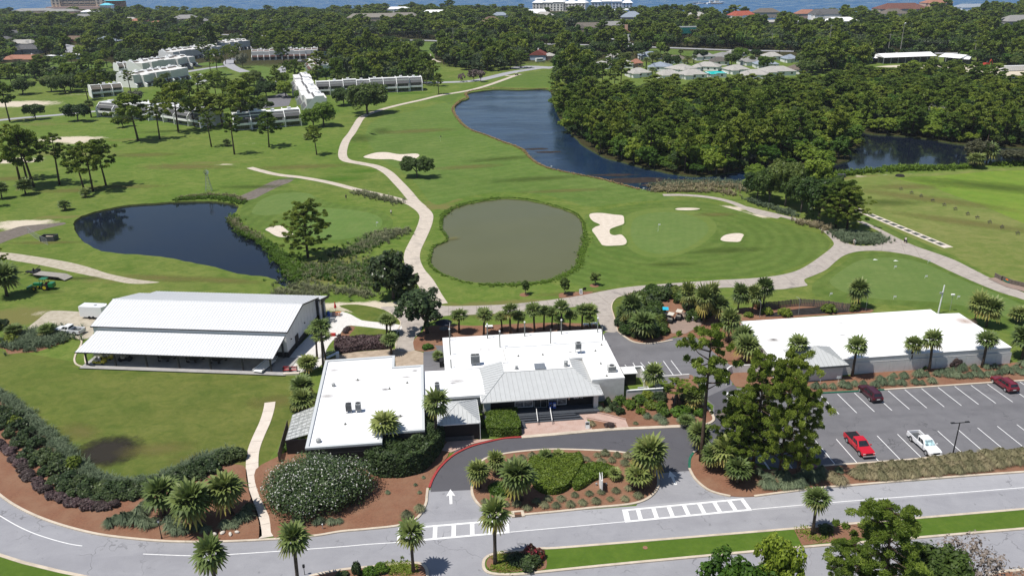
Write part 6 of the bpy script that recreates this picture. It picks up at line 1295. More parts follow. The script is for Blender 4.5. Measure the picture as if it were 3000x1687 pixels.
vil=[(1478,172,14,12,10,sLight,'pale hip-roofed house at the left end of the village'),(1517,172,13,12,-5,sLight,'second pale hip roof from the left end of the village'),(1605,192,15,12,8,sLight,'pale roof behind the pines left of the blue-grey pair'),(1634,148,17,13,0,sBlueG,'upper blue-grey hip roof in the village'),(1660,176,15,14,-20,sBlueG,'lower blue-grey hip roof with white garage'),
(1600,168,9,7,0,sTerra,'small brick-red patio house beside the tall palm'),(1712,182,17,14,30,sLight,'big pale hip roof in the centre of the village'),(1700,158,16,11,0,shingle('brown_v',(.17,.145,.12)),'brown roof behind the big pale hip roof'),(1742,196,16,12,0,sLight,'pale roof with white porch at the wood edge'),(1778,176,18,13,-25,sLight,'pale cross-hipped roof left of the turquoise pool'),
(1800,194,12,9,0,mPool,'turquoise-covered white lanai at the wood edge'),(1825,150,20,12,10,sGrey,'grey hip roof at the back of the village'),(1808,163,14,10,-10,shingle('dark_v',(.12,.11,.10)),'dark grey roof behind the turquoise lanai'),(1888,162,17,13,5,sGrey,'grey roof with tall white wall'),(1897,197,17,12,-15,sLight,'pale roof near the wood edge, right of the lanai'),
(1952,188,22,13,0,sLight,'wide pale roof at the right of the village'),(1996,184,12,12,60,shingle('brown_v2',(.16,.13,.11)),'brown-roofed end house of the village'),(1986,156,11,10,0,sBlueG,'house with turquoise gable at the right of the village'),(1545,152,13,10,0,sLight,'half hidden pale roof behind the village palms'),(1940,150,14,10,0,sLight,'low pale roof behind the village palms on the right'),(1470,150,14,10,8,sBlueG,'blue-grey roof behind the left end of the village'),(1568,170,14,11,-8,sLight,'white-eaved pale roof left of the brick-red patio house'),(1682,197,15,11,4,sLight,'low pale roof in front of the big pale hip roof'),(1770,150,16,11,-6,sGrey,'grey roof behind the cross-hipped house'),(1850,184,15,11,10,sLight,'pale roof right of the turquoise lanai'),(1925,170,16,11,-4,sBlueG,'blue-grey roof behind the wide pale one'),(1852,142,14,10,0,sLight,'small pale roof nearest the far road'),(2075,150,20,12,0,mRoofW2,'white roof between village and metal sheds')]
for (x,y,w_2,d_,rot,rf,lb) in vil:house(lb,x,y,w_2,d_,rot,rf,mWhite if rf is not sTerra else mPink2,3.0,2.5 if rf is not mPool else .6,.5,1,False)
for a in [('grey-beige roof in the shore woods, left of the red one',1750,52,30,18,0,sLight,mWallTan,6,5,.5,0),('red-roofed white house in the shore woods',1864,54,34,18,6,shingle('red_tile',(.34,.09,.06)),mWhite,8,5,.4,1),('brown roof on the shore right of the red one',1925,46,36,18,0,sBrownGrey,mWallTan,8,5,.5,0),('beige block below the brown shore roof',1938,66,26,14,0,sLight,mWallTan,5,2,.5,0),('orange-tiled roof on the shore',2027,50,30,16,0,sTerra,mPink2,8,5,.5,0),
('dark-roofed white house on the shore',2073,56,38,18,-6,sCharc,mWhite,10,6,.3,1),('white-roofed house below the shore houses',2112,66,38,16,0,mRoofW2,mWhite,6,4,.5,0),('large beige mansion with maroon roof on the shore',2262,38,70,30,0,shingle('maroon_tile',(.16,.075,.06)),mWallTan,9,7,.5,2),('tan roof in front of the maroon mansion',2243,46,34,20,10,sBrownGrey,mWallTan,6,6,.5,0),('white and blue house on the right shore',2440,34,48,18,0,sBlueG,mWhite,9,4,.5,1),
('orange-tiled villa on the right shore',2352,22,44,24,0,sTerra,mPink2,9,6,.5,1),('grey roof at the right edge of the shore woods',2562,66,46,20,8,sGrey,mGrey,6,6,.5,0)]:house(*a,False)
def hotel():
 a=G(132,26.5);b=G(272,24.5);L=(b-a).length;t_=thing('hotel','big tan beach hotel with arched balconies at the top left','hotel',a,math.atan2(b.y-a.y,b.x-a.x));CLEAR.append(((a.x+b.x)/2,a.y,L/2+10,a.y-170,a.y+60))
 MB().box(0,0,0,L*.16,26,44).build('tower',mWallTan2,t_);MB().box(L*.80,0,0,L,26,40).build('tower',mWallTan2,t_);MB().box(L*.16,4,0,L*.80,24,40).build('main_block',mWallTan2,t_)
 MB().box(-8,-10,0,L*.9,0,7).build('podium',mPink2,t_)
 for i in range(6):
  x=L*(.19+i*.10)
  for z in range(4):
   f=MB().box(x,3.2,10+z*6.5,x+L*.085,4,14.6+z*6.5).build('balcony',mGreyD,t_);m=MB();m.tube([(x+L*.0425*(1-math.cos(q*math.pi/6)),3.1,13.5+z*6.5+1.5*math.sin(q*math.pi/6)) for q in range(7)],.35,4);m.build('arch',mWallTan2,f)
   MB().box(x,3.0,10+z*6.5,x+L*.085,3.2,11+z*6.5).build('railing',mWallTan,f)
 for x in (.03,.10,.83,.92):
  for z in range(6):MB().box(L*x,-.3,6+z*6,L*x+L*.035,0,9+z*6).build('window',mGreyD,t_)
mWallTan2=plain('hotel_stucco',(.46,.41,.33),.9,.2)
hotel()
house('long grey hotel annexe roofs left of the hotel',92,35,80,30,4,sGrey,mWallTan,6,4,.4,1);house('second grey annexe roof in front of the hotel',160,37,60,24,-4,sGrey,mPink2,6,4,.4,0)
def pav(lb,mx,my,w,h,roof,wall,tiers=1):
 g=G(mx,my);t_=thing('beach_pavilion',lb,'pavilion',g);clear(g.x,g.y,w,w,h)
 MB().box(-w/2,-w*.3,h-3.5,w/2,w*.3,h).build('upper_floor',wall,t_)
 for k in range(4):MB().box(-w/2+k*w/3-.6,-w*.3-.4,0,-w/2+k*w/3+.6,-w*.3+.8,h).build('column',wall,t_)
 MB().box(-w/2,-w*.1,0,w/2,w*.3,h-3.5).build('wall',wall,t_)
 MB().add([(-w*.58,-w*.38,h),(w*.58,-w*.38,h),(w*.58,w*.38,h),(-w*.58,w*.38,h),(-w*.2,0,h+4),(w*.2,0,h+4)],[(0,1,5,4),(2,3,4,5),(1,2,5),(3,0,4),(3,2,1,0)]).build('roof',roof,t_)
pav('tall pavilion with teal roof and orange columns by the water',295,24,34,18,mTealR,plain('orange_stucco',(.42,.17,.08),.9));pav('white pavilion with teal roof beside the orange one',272,29,22,12,mTealR,mWhite)
def condo(lb,A,B,h,n,seed):
 a,b=G(*A),G(*B);L=(b-a).length;t_=thing('condominium',lb,'condominium',a,math.atan2(b.y-a.y,b.x-a.x));r=random.Random(seed);CLEAR.append(((a.x+b.x)/2,a.y,L/2+6,a.y-190,a.y+40))
 for i in range(n):
  x0=L*i/n;x1=L*(i+.94)/n;H=h*r.uniform(.85,1.1);y0=r.uniform(-5,3);MB().box(x0,y0,0,x1,y0+18,H).build('wall',mBlockW,t_);xm=(x0+x1)/2;q=(x1-x0)*.3
  MB().add([(x0-1,y0-1,H),(x1+1,y0-1,H),(x1+1,y0+19,H),(x0-1,y0+19,H),(xm-q*.4,y0+9,H+6),(xm+q*.4,y0+9,H+6)],[(0,1,5,4),(2,3,4,5),(1,2,5),(3,0,4),(3,2,1,0)]).build('roof',mRoofW2,t_)
  for z in range(int(H/4)):
   for k in range(3):xx=x0+(k+.3)*(x1-x0)/3;MB().box(xx,y0-.3,1.2+z*4,xx+(x1-x0)*.16,y0,3.4+z*4).build('window',mGreyD,t_)
condo('white hip-roofed condominiums on the shore, left group',(1340,28),(1475,29),15,5,3);condo('white hip-roofed condominiums on the shore, right group',(1487,27),(1592,26),14,4,5)
def shed(lb,A,B,d,h,rh,nm='metal_shed'):
 a,b=G(*A),G(*B);L=(b-a).length;t_=thing(nm,lb,'shed',a,math.atan2(b.y-a.y,b.x-a.x));CLEAR.append(((a.x+b.x)/2,a.y,L/2+2,a.y-45,a.y+d+8))
 MB().add([(0,0,h),(L,0,h),(L,d,h),(0,d,h),(0,d/2,h+rh),(L,d/2,h+rh)],[(0,1,5,4),(2,3,4,5),(0,3,2,1),(0,4,3),(1,2,5)]).build('roof',mRoofW2,t_);MB().box(.5,d*.45,0,L-.5,d-.5,h).build('wall',mGreyD,t_)
 for k in range(int(L/6)+1):MB().box(k*6*.98,.3,0,k*6*.98+.35,.65,h).build('post',mGrey,t_)
 return t_
shed('long white-roofed metal shed behind the lake woods',(2222,162),(2355,157),16,4.5,2.2);shed('shorter white-roofed shed angled to the right of the long one',(2357,158),(2412,163),16,4.2,2.0);shed('small white-roofed store at the left end of the sheds',(2192,160),(2212,159),8,3.5,1.2);shed('small dark-gabled store at the right end of the sheds',(2418,162),(2436,163),8,3.5,1.5)
g=G(2560,180);t_=thing('shipping_container','white container-like trailer at the right edge of the yard','container',g,R(4));MB().box(-11,0,.4,11,2.6,3.6).build('body',mWhite,t_)
for k in range(16):MB().box(-10.8+k*1.37,-.06,.6,-10.7+k*1.37,0,3.5).build('rib',mMetalW,t_)
MB().box(-11,-.05,.2,11,0,.4).build('frame',mGreyD,t_);clear(g.x,g.y,14,8,4)
g=G(2480,168);t_=thing('red_excavator','red digger in the sandy yard right of the sheds','digger',g,.4);clear(g.x,g.y,8,8,5)
bevel(MB().box(-2,-1.3,1,2,1.3,2.6).build('body',plain('machine_red',(.42,.05,.03),.5),t_),.1);MB().box(-.2,-1.2,2.6,1.2,.2,3.8).build('cab',mGlass,t_);MB().tube([(2,0,2),(4.2,0,4.6),(6,0,2.4),(6.4,0,1)],.28,5).build('arm',plain('machine_red2',(.40,.05,.03),.5),t_)
for s in (-1.3,1.3):bevel(MB().box(-2.2,s-.3,0,2.2,s+.3,.95).build('track',mRubber,t_),.2)
g=G(1574,103);t_=thing('gatehouse','small white gatehouse with pink turret beyond the far road','gatehouse',g,-.2);clear(g.x,g.y,8,8,12)
MB().box(-4,-3,0,4,3,8).build('wall',mWhite,t_);MB().add([(-4.5,-3.5,8),(4.5,-3.5,8),(4.5,3.5,8),(-4.5,3.5,8),(0,-3.5,11),(0,3.5,11)],[(0,1,4),(2,3,5),(1,2,5,4),(3,0,4,5)]).build('roof',sTerra,t_);MB().box(-1.5,0,8,1.5,3,15).build('turret',mPink2,t_);MB().cyl(0,-3.05,1,6,1.5,1.5,12).build('arched_window',mGreyD,t_)
g=G(1540,108);t_=thing('entrance_canopy','white flat entrance canopy left of the gatehouse','canopy',g,.1);clear(g.x,g.y,8,6,4);MB().box(-7,-3,3,7,3,3.5).build('roof',mWhite,t_);[MB().box(x,-2.5,0,x+.5,-2,3).build('post',mWhite,t_) for x in (-6.5,6)]
g=G(1728,98);t_=thing('teal_board','teal and white board above the trees by the far road','board',g,0);clear(g.x,g.y,9,6,9);MB().box(-9,0,5,9,.6,11).build('panel',plain('teal_paint',(.01,.17,.15),.5),t_);MB().box(-9,-.05,11,9,.65,12).build('top_band',mWhite,t_);[MB().box(x,0,0,x+.8,.6,5).build('post',mGrey,t_) for x in (-7,6)]
# utility poles and wires
tops_=[]
for i,((mx,my),ty) in enumerate([(T(1,0,845,300),225/3),(T(2,0,668,372),250/3),(T(2,0,848,340),165/3),(T(2,0,1098,392),185/3),(T(2,0,1548,404),255/3),(T(2,0,1640,400),180/3),(T(2,0,2195,440),300/3),(T(2,0,2250,395),265/3),(T(0,0,2275,170),0)]):
 g=G(mx,my);h=max(12,hgt(mx,my,ty));h=min(h,24);t_=thing('utility_pole',['lone utility pole left of the centre of the far road','steel-grey utility pole behind the village','tall pole with a white lamp in the far woods','utility pole right of the lamp pole','utility pole left of the long white shed','white-topped utility pole behind the long white shed','floodlight pole at the right of the yard','thin pole beside the floodlight pole','very tall bare pole in the woods left of centre'][i],'utility pole',g,0)
 MB().cyl(0,0,0,h,.28,.16,7).build('shaft',plain('pole_grey%d'%i,(.33,.31,.28),.8),t_);MB().box(-1.6,-.1,h-1.2,1.6,.1,h-.95).build('crossarm',mGrey,t_)
 if i in (2,5,6):MB().ell(.6,0,h+.3,.7,.5,.5,8,5).build('lamp',mWhite,t_)
 tops_.append(Vector((g.x,g.y,h-.9)))
def wire(a,b,sag,nm='power_line'):
 pts=[a.lerp(b,k/14)-Vector((0,0,sag*4*(k/14)*(1-k/14))) for k in range(15)];o=MB().tube(pts,.07,3).build(nm,mGreyD);return o
WL=[]
far_l=Vector((-230,tops_[0].y-20,13));far_r=Vector((560,tops_[7].y-60,13))
seq=[far_l,tops_[0],tops_[1],tops_[3],tops_[4],tops_[6],far_r]
for i in range(len(seq)-1):
 o=wire(seq[i]+Vector((0,0,.3)),seq[i+1]+Vector((0,0,.3)),4);tag(o,'sagging power line strung between the poles along the far road','power line','power lines along the far road')
g=G(1745,10);g2=G(1816,11.5);t_=thing('pier','low pier with white boats out in the sound','pier',g,math.atan2(g2.y-g.y,g2.x-g.x));L=(g2-g).length
MB().box(0,-3,.6,L,3,1.6).build('deck',mWood,t_);[MB().cyl(k*L/12,-3,-.5,2,.4,.4,6).build('pile',mWood,t_) for k in range(13)]
def boat(lb,mx,my,L,rz,grp=None):
 g=G(mx,my,.3);t_=thing('motor_boat',lb,'boat',g,rz,grp)
 MB().add([(-L/2,-L*.15,0),(L*.3,-L*.15,0),(L/2,0,.6),(L*.3,L*.15,0),(-L/2,L*.15,0),(-L/2,-L*.17,L*.12),(L*.3,-L*.17,L*.13),(L*.56,0,L*.16),(L*.3,L*.17,L*.13),(-L/2,L*.17,L*.12)],[(4,3,2,1,0),(5,6,7,8,9),(0,1,6,5),(1,2,7,6),(2,3,8,7),(3,4,9,8),(4,0,5,9)]).build('hull',mWhite,t_)
 MB().box(-L*.25,-L*.1,L*.12,L*.12,L*.1,L*.26).build('cabin',mWhite,t_);MB().box(-L*.2,-L*.105,L*.17,L*.1,L*.105,L*.22).build('window_band',mGlass,t_);MB().box(-L*.3,-L*.12,L*.30,L*.05,L*.12,L*.32).build('canopy',mWhite,t_)
boat('white motor boat moored at the middle of the pier',1790,10.5,20,.3);boat('longer white boat moored at the right end of the pier',1805,10,24,-.1);boat('small white boat at the left end of the pier',1762,12,14,.1)
# trees one can tell apart
pines=[
(25,307,213,0,None,'pine at the left edge above the path'),(50,453,317,1,None,'leftmost of the three slim pines on the left lawn'),(85,470,322,2,None,'bushy pine in the left clump, behind the palm thicket'),(72,468,335,1,None,'slim forked pine in the left clump'),(150,465,340,3,None,'lone pine with a bare crooked branch'),
(234,482,362,2,None,'pine right of the lone one, above the small palms'),(212,478,370,1,None,'leaning pine beside the small palms'),(267,467,352,0,None,'rounded pine at the right of the left group'),(348,355,238,2,12,'big pine in front of the grey mansard townhouses'),(402,350,254,3,None,'slender pine right of the big one'),
(449,333,212,2,11,'tall spreading pine before the middle townhouses'),(532,370,284,3,None,'small pine on a bare trunk left of the near row'),(590,389,288,3,None,'tall thin pine left of the near townhouse row'),(677,370,284,2,None,'wide low pine in front of the near row'),(797,390,318,0,None,'pine with layered crown right of the near row'),
(92,205,157,0,None,'pine by the far left fairway'),(105,200,140,2,None,'tall pine beside the oaks at the left'),(160,190,158,3,None,'slim pine on the far left fairway'),(190,195,160,1,None,'crooked pine on the far left fairway'),(215,207,152,0,None,'pine left of the terraces'),(240,240,178,2,None,'broad pine at the end of the left terrace'),(262,236,165,1,None,'pine beside the end terrace'),(222,252,185,0,None,'pine on the left corner of the terraces'),
(610,325,205,2,12,'tall pine between the near townhouse rows'),(530,322,230,1,11,'pine in front of the half hidden townhouses'),(560,318,238,2,13,'dark spreading pine left of the near row'),(490,320,246,0,None,'pine hugging the half hidden townhouses'),(530,184,130,3,None,'slender pine by the curving estate road'),(548,190,125,1,None,'second slender pine by the curving estate road'),(568,162,118,3,None,'pine at the bend of the estate road'),
(726,200,155,0,None,'pine in the middle estate garden'),(745,212,152,2,None,'pine left of the plum row'),(800,195,130,1,12,'tall pine in front of the plum terrace'),(815,190,138,0,None,'pine right of the plum terrace'),(1092,218,154,3,None,'lone umbrella pine beside the cart path'),(1104,238,185,1,None,'leaning tree beside the cart path'),
(695,205,165,1,None,'thin tree in the estate garden'),(380,145,92,0,None,'pine behind the left terraces'),(392,150,98,1,None,'second pine behind the left terraces'),(5,690,618,1,None,'pine trunk cut by the left edge beside the track'),(-12,520,470,0,None,'pine cut by the left edge by the pond ditch'),
(1388,222,185,3,None,'slim pine at the corner of the lake wood'),(1400,245,187,1,None,'pine at the corner of the lake wood'),(1425,235,170,0,None,'pine at the left of the lake wood'),(1455,232,172,2,None,'pine beside the village lawn'),(1490,225,158,3,None,'tall slim pine between lawn and village'),(1515,222,160,1,None,'pine before the pale village roofs'),(1560,222,150,0,None,'round pine in front of the blue-grey roofs'),(1545,228,168,1,None,'dark ivy-clad pine before the village')]
for (x,y,ty,k,wd,lb) in pines:tree('pine_tree',lb,'pine tree',PINE,x,y,ty,15,wd,None,8,k)
oaks=[(90,300,260,OAK,0,'round dark oak by the left path'),(197,306,258,OAK,1,'second round oak by the left path'),(58,238,194,OAK,2,'oak at the far left edge of the fairway'),(130,232,190,OAK,0,'left one of the wide oak pair'),(165,235,186,OAK,1,'right one of the wide oak pair'),(925,288,206,OAK,2,'twin-stemmed oak over the bend of the cart path'),(866,266,222,OAK,0,'small oak at the left of the right townhouses'),
(1049,447,390,OAK,1,'round oak standing alone on the fairway'),(815,318,255,OAKB,0,'full green broadleaf tree at the near gable'),(790,322,272,OAKB,1,'shorter broadleaf tree beside the near gable'),(625,315,262,OAK,2,'dark oak between the near rows'),(310,320,288,OAK,1,'low oak under the big pine'),(1055,130,98,OAK,0,'upright dark tree beside the far pond path'),(690,145,115,OAK,2,'dark round oak before the plum terrace'),
(665,220,190,MAG,0,'dark magnolia in the estate garden'),(640,200,175,OAK,1,'oak in the estate garden'),(760,255,225,OAKB,1,'broadleaf left of the charcoal row')]
for (x,y,ty,P_,k,lb) in oaks:
 h=hgt(x,y,ty);tree('oak_tree',lb,'oak tree' if P_ is not MAG else 'magnolia',P_,x,y,ty,8 if P_ is not MAG else 9,max(h*1.25,5) if P_ is not MAG else h*.9,None,9,k)
tree('magnolia_tree','big dark magnolia beside the cart path right of the pond','magnolia',MAG,990,752,597,9,11,None,8,0)
tree('magnolia_tree','second magnolia where the cart paths meet behind the golf shop','magnolia',MAG,1075,838,718,9,9.4,None,8,1)
for (x,y,ty,wd,lb) in [(1321,741,704,1.9,'small young tree nearest the middle of the pond bank'),(1419,741,696,2.5,'middle young tree on the pond bank'),(1497,718,683,2.2,'right-hand young tree on the pond bank')]:
 tree('young_tree',lb,'young tree',LOLLI,x,y,ty,4,wd,None,2.4,0)
 g=G(x,y);o=link('mulch_ring',MB().cyl(0,0,0,.06,1.1,1.0,16).mesh('ring',mMulch),None,(g.x-.15,g.y-.1,.01));o['kind']='structure'
tree('pine_tree','open-crowned pine beside the small sand bunker by the pond','pine tree',BIGP,775,648,510,15,10,None,9.5,0)
tree('pine_tree','very tall slim pine rising from the bed by the drive','pine tree',[PINE[3]],1763,1160,838,15,6.2,None,6.4,0)
tree('pine_tree','big pine in the bed right of the drive, left trunk','pine tree',BIGP,1893,1180,900,15,6.8,None,9.5,0,zrot=1.0)
tree('pine_tree','big pine in the bed right of the drive, right trunk','pine tree',BIGP,1960,1200,905,15,7.0,None,10,1,zrot=2.0)
tree('pine_tree','lower pine crowding the foot of the big pines','pine tree',BIGP,1868,1180,1020,15,5.6,None,9.5,1)
tree('pine_tree','pine in the middle of the big pine bed, behind the palms','pine tree',BIGP,1838,1165,985,15,5.4,None,9.5,0,zrot=4.0)
tree('pine_tree','rightmost pine of the big pine bed, over the parked dark car','pine tree',BIGP,2005,1200,975,15,6.0,None,10,1,zrot=5.0)
tree('pine_tree','small pine in the shrub bed in front of the patio walls','pine tree',[PINE[3]],1702,1026,958,15,4.2,None,6.4,0)
tree('pine_tree','bushy pine rising from below the frame at the bottom right','pine tree',BIGP,2215,1560,1278,15,7.6,None,9.5,1)
tree('pine_tree','pine crown at the bottom right, left of the bushiest one','pine tree',BIGP,2130,1570,1370,15,5.5,None,9.5,0)
tree('oak_tree','round green tree at the bottom edge left of the pines','oak tree',OAKB,1935,1530,1335,8,5.2,None,9,0)
tree('oak_tree','low spreading tree cut by the bottom edge','oak tree',OAKB,1850,1550,1388,8,7,None,9,1)
tree('oak_tree','small tree at the foot of the bottom right pines','oak tree',OAK,2340,1560,1395,8,7,None,9,0)
bt=[oak_crown('bare_tree',151,lBare,7,7,60,26,.20)];tree('bare_tree','half-dead grey tree at the bottom right corner','bare tree',bt,2440,1530,1370,7,8,None,7,0)
grp=[(1905,500,430,9,OAK,'left of the dark trees between lake and path'),(1935,515,425,9,OAK,'second dark tree from the left between lake and path'),(1975,520,408,10,OAK,'middle dark tree between lake and path'),(2015,535,440,10,OAK,'tree over the sea-oats bed'),(2060,555,445,11,OAK,'broad dark tree over the path fork'),(2100,572,455,10,BIGP,'pine over the path fork'),(2130,580,470,9,BIGP,'rightmost pine beside the range mats'),(2040,500,395,11,OAKB,'bright round tree by the lake corner'),(1895,470,412,8,OAKB,'small bright tree at the lake end'),(2080,520,440,9,OAK,'tree behind the path fork'),(1960,480,400,9,OAK,'tree at the lake shore behind the group')]
for (x,y,ty,wd,P_,lb) in grp:tree('pine_tree' if P_ is BIGP else 'oak_tree',lb,'pine tree' if P_ is BIGP else 'oak tree',P_,x,y,ty,15 if P_ is BIGP else 8,wd,None,9.5 if P_ is BIGP else 9)
SIL=[oak_crown('silver',160,lGreyB,7,9,60,60,.34)]
for (x,y,ty,wd,lb) in [(342,262,228,11,'silver-blossomed tree in front of the left townhouses'),(612,172,134,10,'silver-blossomed tree at the estate road bend'),(2065,125,103,12,'silver-grey tree beside the far road'),(1862,415,375,9,'silvery tree at the wood edge by the lake'),(2360,320,265,12,'silvery tree deep in the right-hand wood')]:tree('silver_tree',lb,'blossoming tree',SIL,x,y,ty,7,wd,None,9,0)
# palms
def palm(x,y,ty,wd,lb,P_=PALM,base=5,w0=3.3,cat='palm tree',name='palm_tree',group=None,z=.08,th=None):
 wd=wd*(1.3 if P_ is PALM else 1.14)
 return tree(name,lb,cat,P_,x,y,ty,base,wd,group,w0,z=z,tree_h=th)
for (x,y,ty,wd,lb) in [(1040,1439,1313,2.7,'palm on the lower traffic island with shadow on the road'),(1246,1420,1258,3.1,'tall palm at the rounded end of the median'),(548,1500,1354,3.2,'palm over the road at the bottom left'),(752,1490,1329,3.1,'palm over the road right of the bottom left one'),(2043,1345,1236,2.9,'palm in the mulch gap of the median'),
(977,1140,1044,3.8,'palm with pale old fronds against the front of the white hall'),(1096,1125,988,3.3,'palm between the white hall and the pavilion roof'),
(1155,837,779,3.0,'leftmost palm of the row behind the golf shop'),(1217,845,777,2.9,'second palm of the row behind the golf shop'),(1263,833,787,2.4,'short palm left of the twin palms behind the shop'),(1284,840,766,2.9,'taller of the twin palms behind the shop'),(1302,834,785,2.4,'lower of the twin palms behind the shop'),(1345,836,765,2.8,'palm before the short gap behind the shop'),(1368,830,773,2.6,'palm in the middle of the row behind the shop'),
(1388,824,774,2.3,'slim palm in the row behind the shop'),(1413,835,759,2.8,'tallest palm of the right half of the row'),(1433,830,782,2.3,'small palm right of the tallest one'),(1404,834,799,2.0,'dwarf palm at the foot of the tallest one'),(1464,830,769,2.7,'left palm of the end pair behind the shop'),(1483,830,767,2.8,'right palm of the end pair behind the shop'),(1484,834,795,1.8,'low palm below the end pair'),
(974,843,793,3.0,'palm behind the white paver path'),(985,890,842,2.8,'palm behind the white hall, shadow on the concrete'),(982,838,800,2.2,'second stem beside the palm at the paver path')]:palm(x,y,ty,wd,lb)
for (x,y,ty,wd,lb) in [(2000,930,848,3.1,'palm against the long white building, left of the annexe roof'),(2143,948,849,3.1,'palm right of the annexe roof'),(2287,930,850,2.9,'third palm along the long white wall'),(2337,935,835,3.0,'fourth palm along the long white wall'),(2470,925,840,3.3,'palm near the right end of the long white wall')]:palm(x,y,ty,wd,lb)
for (x,y,ty,wd,lb) in [(2160,775,706,4.2,'bushy palm by the putting green fence'),(2450,815,738,4.0,'left one of the bushy palms beyond the white roof'),(2480,822,752,4.2,'right one of the bushy palms beyond the white roof'),(2560,810,772,4.2,'bushy palm at the right edge above'),(2570,905,826,4.6,'bushy palm at the right edge beside the wall'),
(1780,800,711,3.6,'palm behind the brown apron'),(1732,795,712,3.6,'palm right of the parked carts'),(1770,815,722,3.8,'leafy palm left of the wall fence'),(1810,812,750,3.6,'palm at the corner of the brown apron'),(1855,785,716,3.5,'palm by the red flowers, left'),(1892,790,720,3.2,'palm by the red flowers, right'),(1920,775,700,3.8,'tall palm left of the timber screen'),
(1832,860,780,4.0,'palm touching the left corner of the long white roof'),(1865,885,822,4.0,'lower palm along the left edge of the long white roof'),(1875,915,850,4.6,'yellowing palm along the left edge of the long white roof'),
(1645,985,920,3.4,'palm in front of the patio walls'),(1590,830,742,4.4,'leafy palm on the left of the cart clump'),(1620,850,790,5.2,'wide palm in front of the cart clump'),(1575,815,770,4.0,'palm half buried in the cart clump'),
(770,1050,985,4.0,'lower bushy palm left of the white hall'),(765,1005,950,4.0,'upper bushy palm left of the white hall')]:palm(x,y,ty,wd,lb,PALMB,4,4.4)
for (px,py,pt,wd,lb) in [(770,860,470,3.0,'left fan palm of the trio at the barn corner'),(850,1000,380,3.2,'tallest fan palm of the trio at the barn corner'),(880,900,540,3.0,'right fan palm of the trio at the barn corner')]:
 palm((750+px/4.293)/K,(850+py/4.293)/K,(850+pt/4.293)/K,wd+.6,lb,WASH,8,3.0)
for (px,py,ty_,wd,lb) in [(1240,1000,750,5.0,'left palm of the three yellowing palms by the kerb'),(1495,1075,770,5.6,'middle palm of the three yellowing palms by the kerb'),(1750,985,690,5.2,'right palm of the three yellowing palms by the footpath')]:
 x,y=T(0,2,px,py);palm(x,y,T(0,2,0,ty_)[1],wd*.92,lb,PALMB,4,4.4)
for (px,py,ty_,wd,lb) in [(1045,790,600,3.2,'palm at the left tip of the drive island'),(1165,690,530,2.6,'small palm at the back left of the drive island'),(1360,880,590,4.6,'big drooping palm in the drive island'),(2300,720,415,4.9,'full round palm at the right end of the drive island'),(2235,800,650,3.6,'low palm below the round one on the island')]:
 x,y=T(1,2,px,py);palm(x,y,T(1,2,0,ty_)[1],wd,lb,PALMB,4,4.4,z=.1)
for (px,py,ty_,wd,lb) in [(410,760,580,3.6,'low palm at the front of the big pine bed'),(310,650,430,4.0,'palm under the big pines, left'),(120,500,310,3.4,'palm at the foot of the very tall pine'),(210,640,480,3.2,'palm squeezed between the pine trunks'),(90,200,60,3.4,'palm behind the shrub bed by the drive corner'),(30,330,250,2.4,'dwarf palm on the drive corner')]:
 x,y=T(2,2,px,py);palm(x,y,T(2,2,0,ty_)[1],wd,lb,PALMB,4,4.4,z=.1)
for i,(x,y,r_,lb) in enumerate([(T(1,2,1535,590)[0],T(1,2,0,590)[1],2.4,'dwarf palm at the back of the island, left'),(T(1,2,1640,570)[0],T(1,2,0,575)[1],2.0,'dwarf palm at the back of the island, right'),(T(1,2,2075,700)[0],T(1,2,0,720)[1],2.2,'dwarf palm beside the island sign'),(1105,905,2.4,'dwarf palm beside the dark umbrella table'),(165,528,4.2,'low palm on the grass above the pond'),(570,368,4.0,'low palm on the townhouse lawn'),(770,352,3.6,'low palm below the near broadleaf trees'),(215,497,4.0,'low palm above the pond, left of the shadows'),(1790,0,0,'')]):
 if not r_:continue
 g=G(x,y);cr,tk=SCRUB[0];t_=thing('dwarf_palm',lb,'palm',(g.x,g.y,.05),i);t_.scale=(r_/2.6,)*3;link('crown',cr,t_);link('trunk',tk,t_)
for (x,y,ty,wd,lb) in [(230,296,253,4.5,'leaning palm with dead skirt by the left townhouses'),(-2,690,668,3,'palm at the left edge')][:1]:palm(x,y,ty,wd,lb)
palm(18,745,668,6.5,'dark bushy palm at the left edge beside the tractor',PALMB,4,4.4);palm(65,490,452,5.5,'palm thicket at the foot of the left pines',PALMB,4,4.4);palm(5,500,460,4.5,'palm at the left edge above the ditch',PALMB,4,4.4)
for i,(x,y,ty) in enumerate([(412,216,188),(424,214,184),(590,0,0)]):
 if ty:palm(x,y,ty,4.5,['left','right'][i]+' palm in front of the nearest brown terrace')
for i,(x,y,ty,wd) in enumerate([(1600,150,130,5),(1615,152,128,5),(1625,175,146,5.5),(1580,150,132,5),(1640,195,170,4.5),(1675,150,132,4.5),(1712,148,126,4.5),(1730,162,142,4.5),(1745,160,140,4.5),(1722,170,150,4.5),(1857,160,140,4.5),(1875,162,143,4.5),(1890,163,140,4.5),(1945,165,145,4.5),(1555,150,128,4.5)]):
 palm(x,y,ty,wd,'cabbage palm among the roofs of the village beyond the wood',group='village palms')
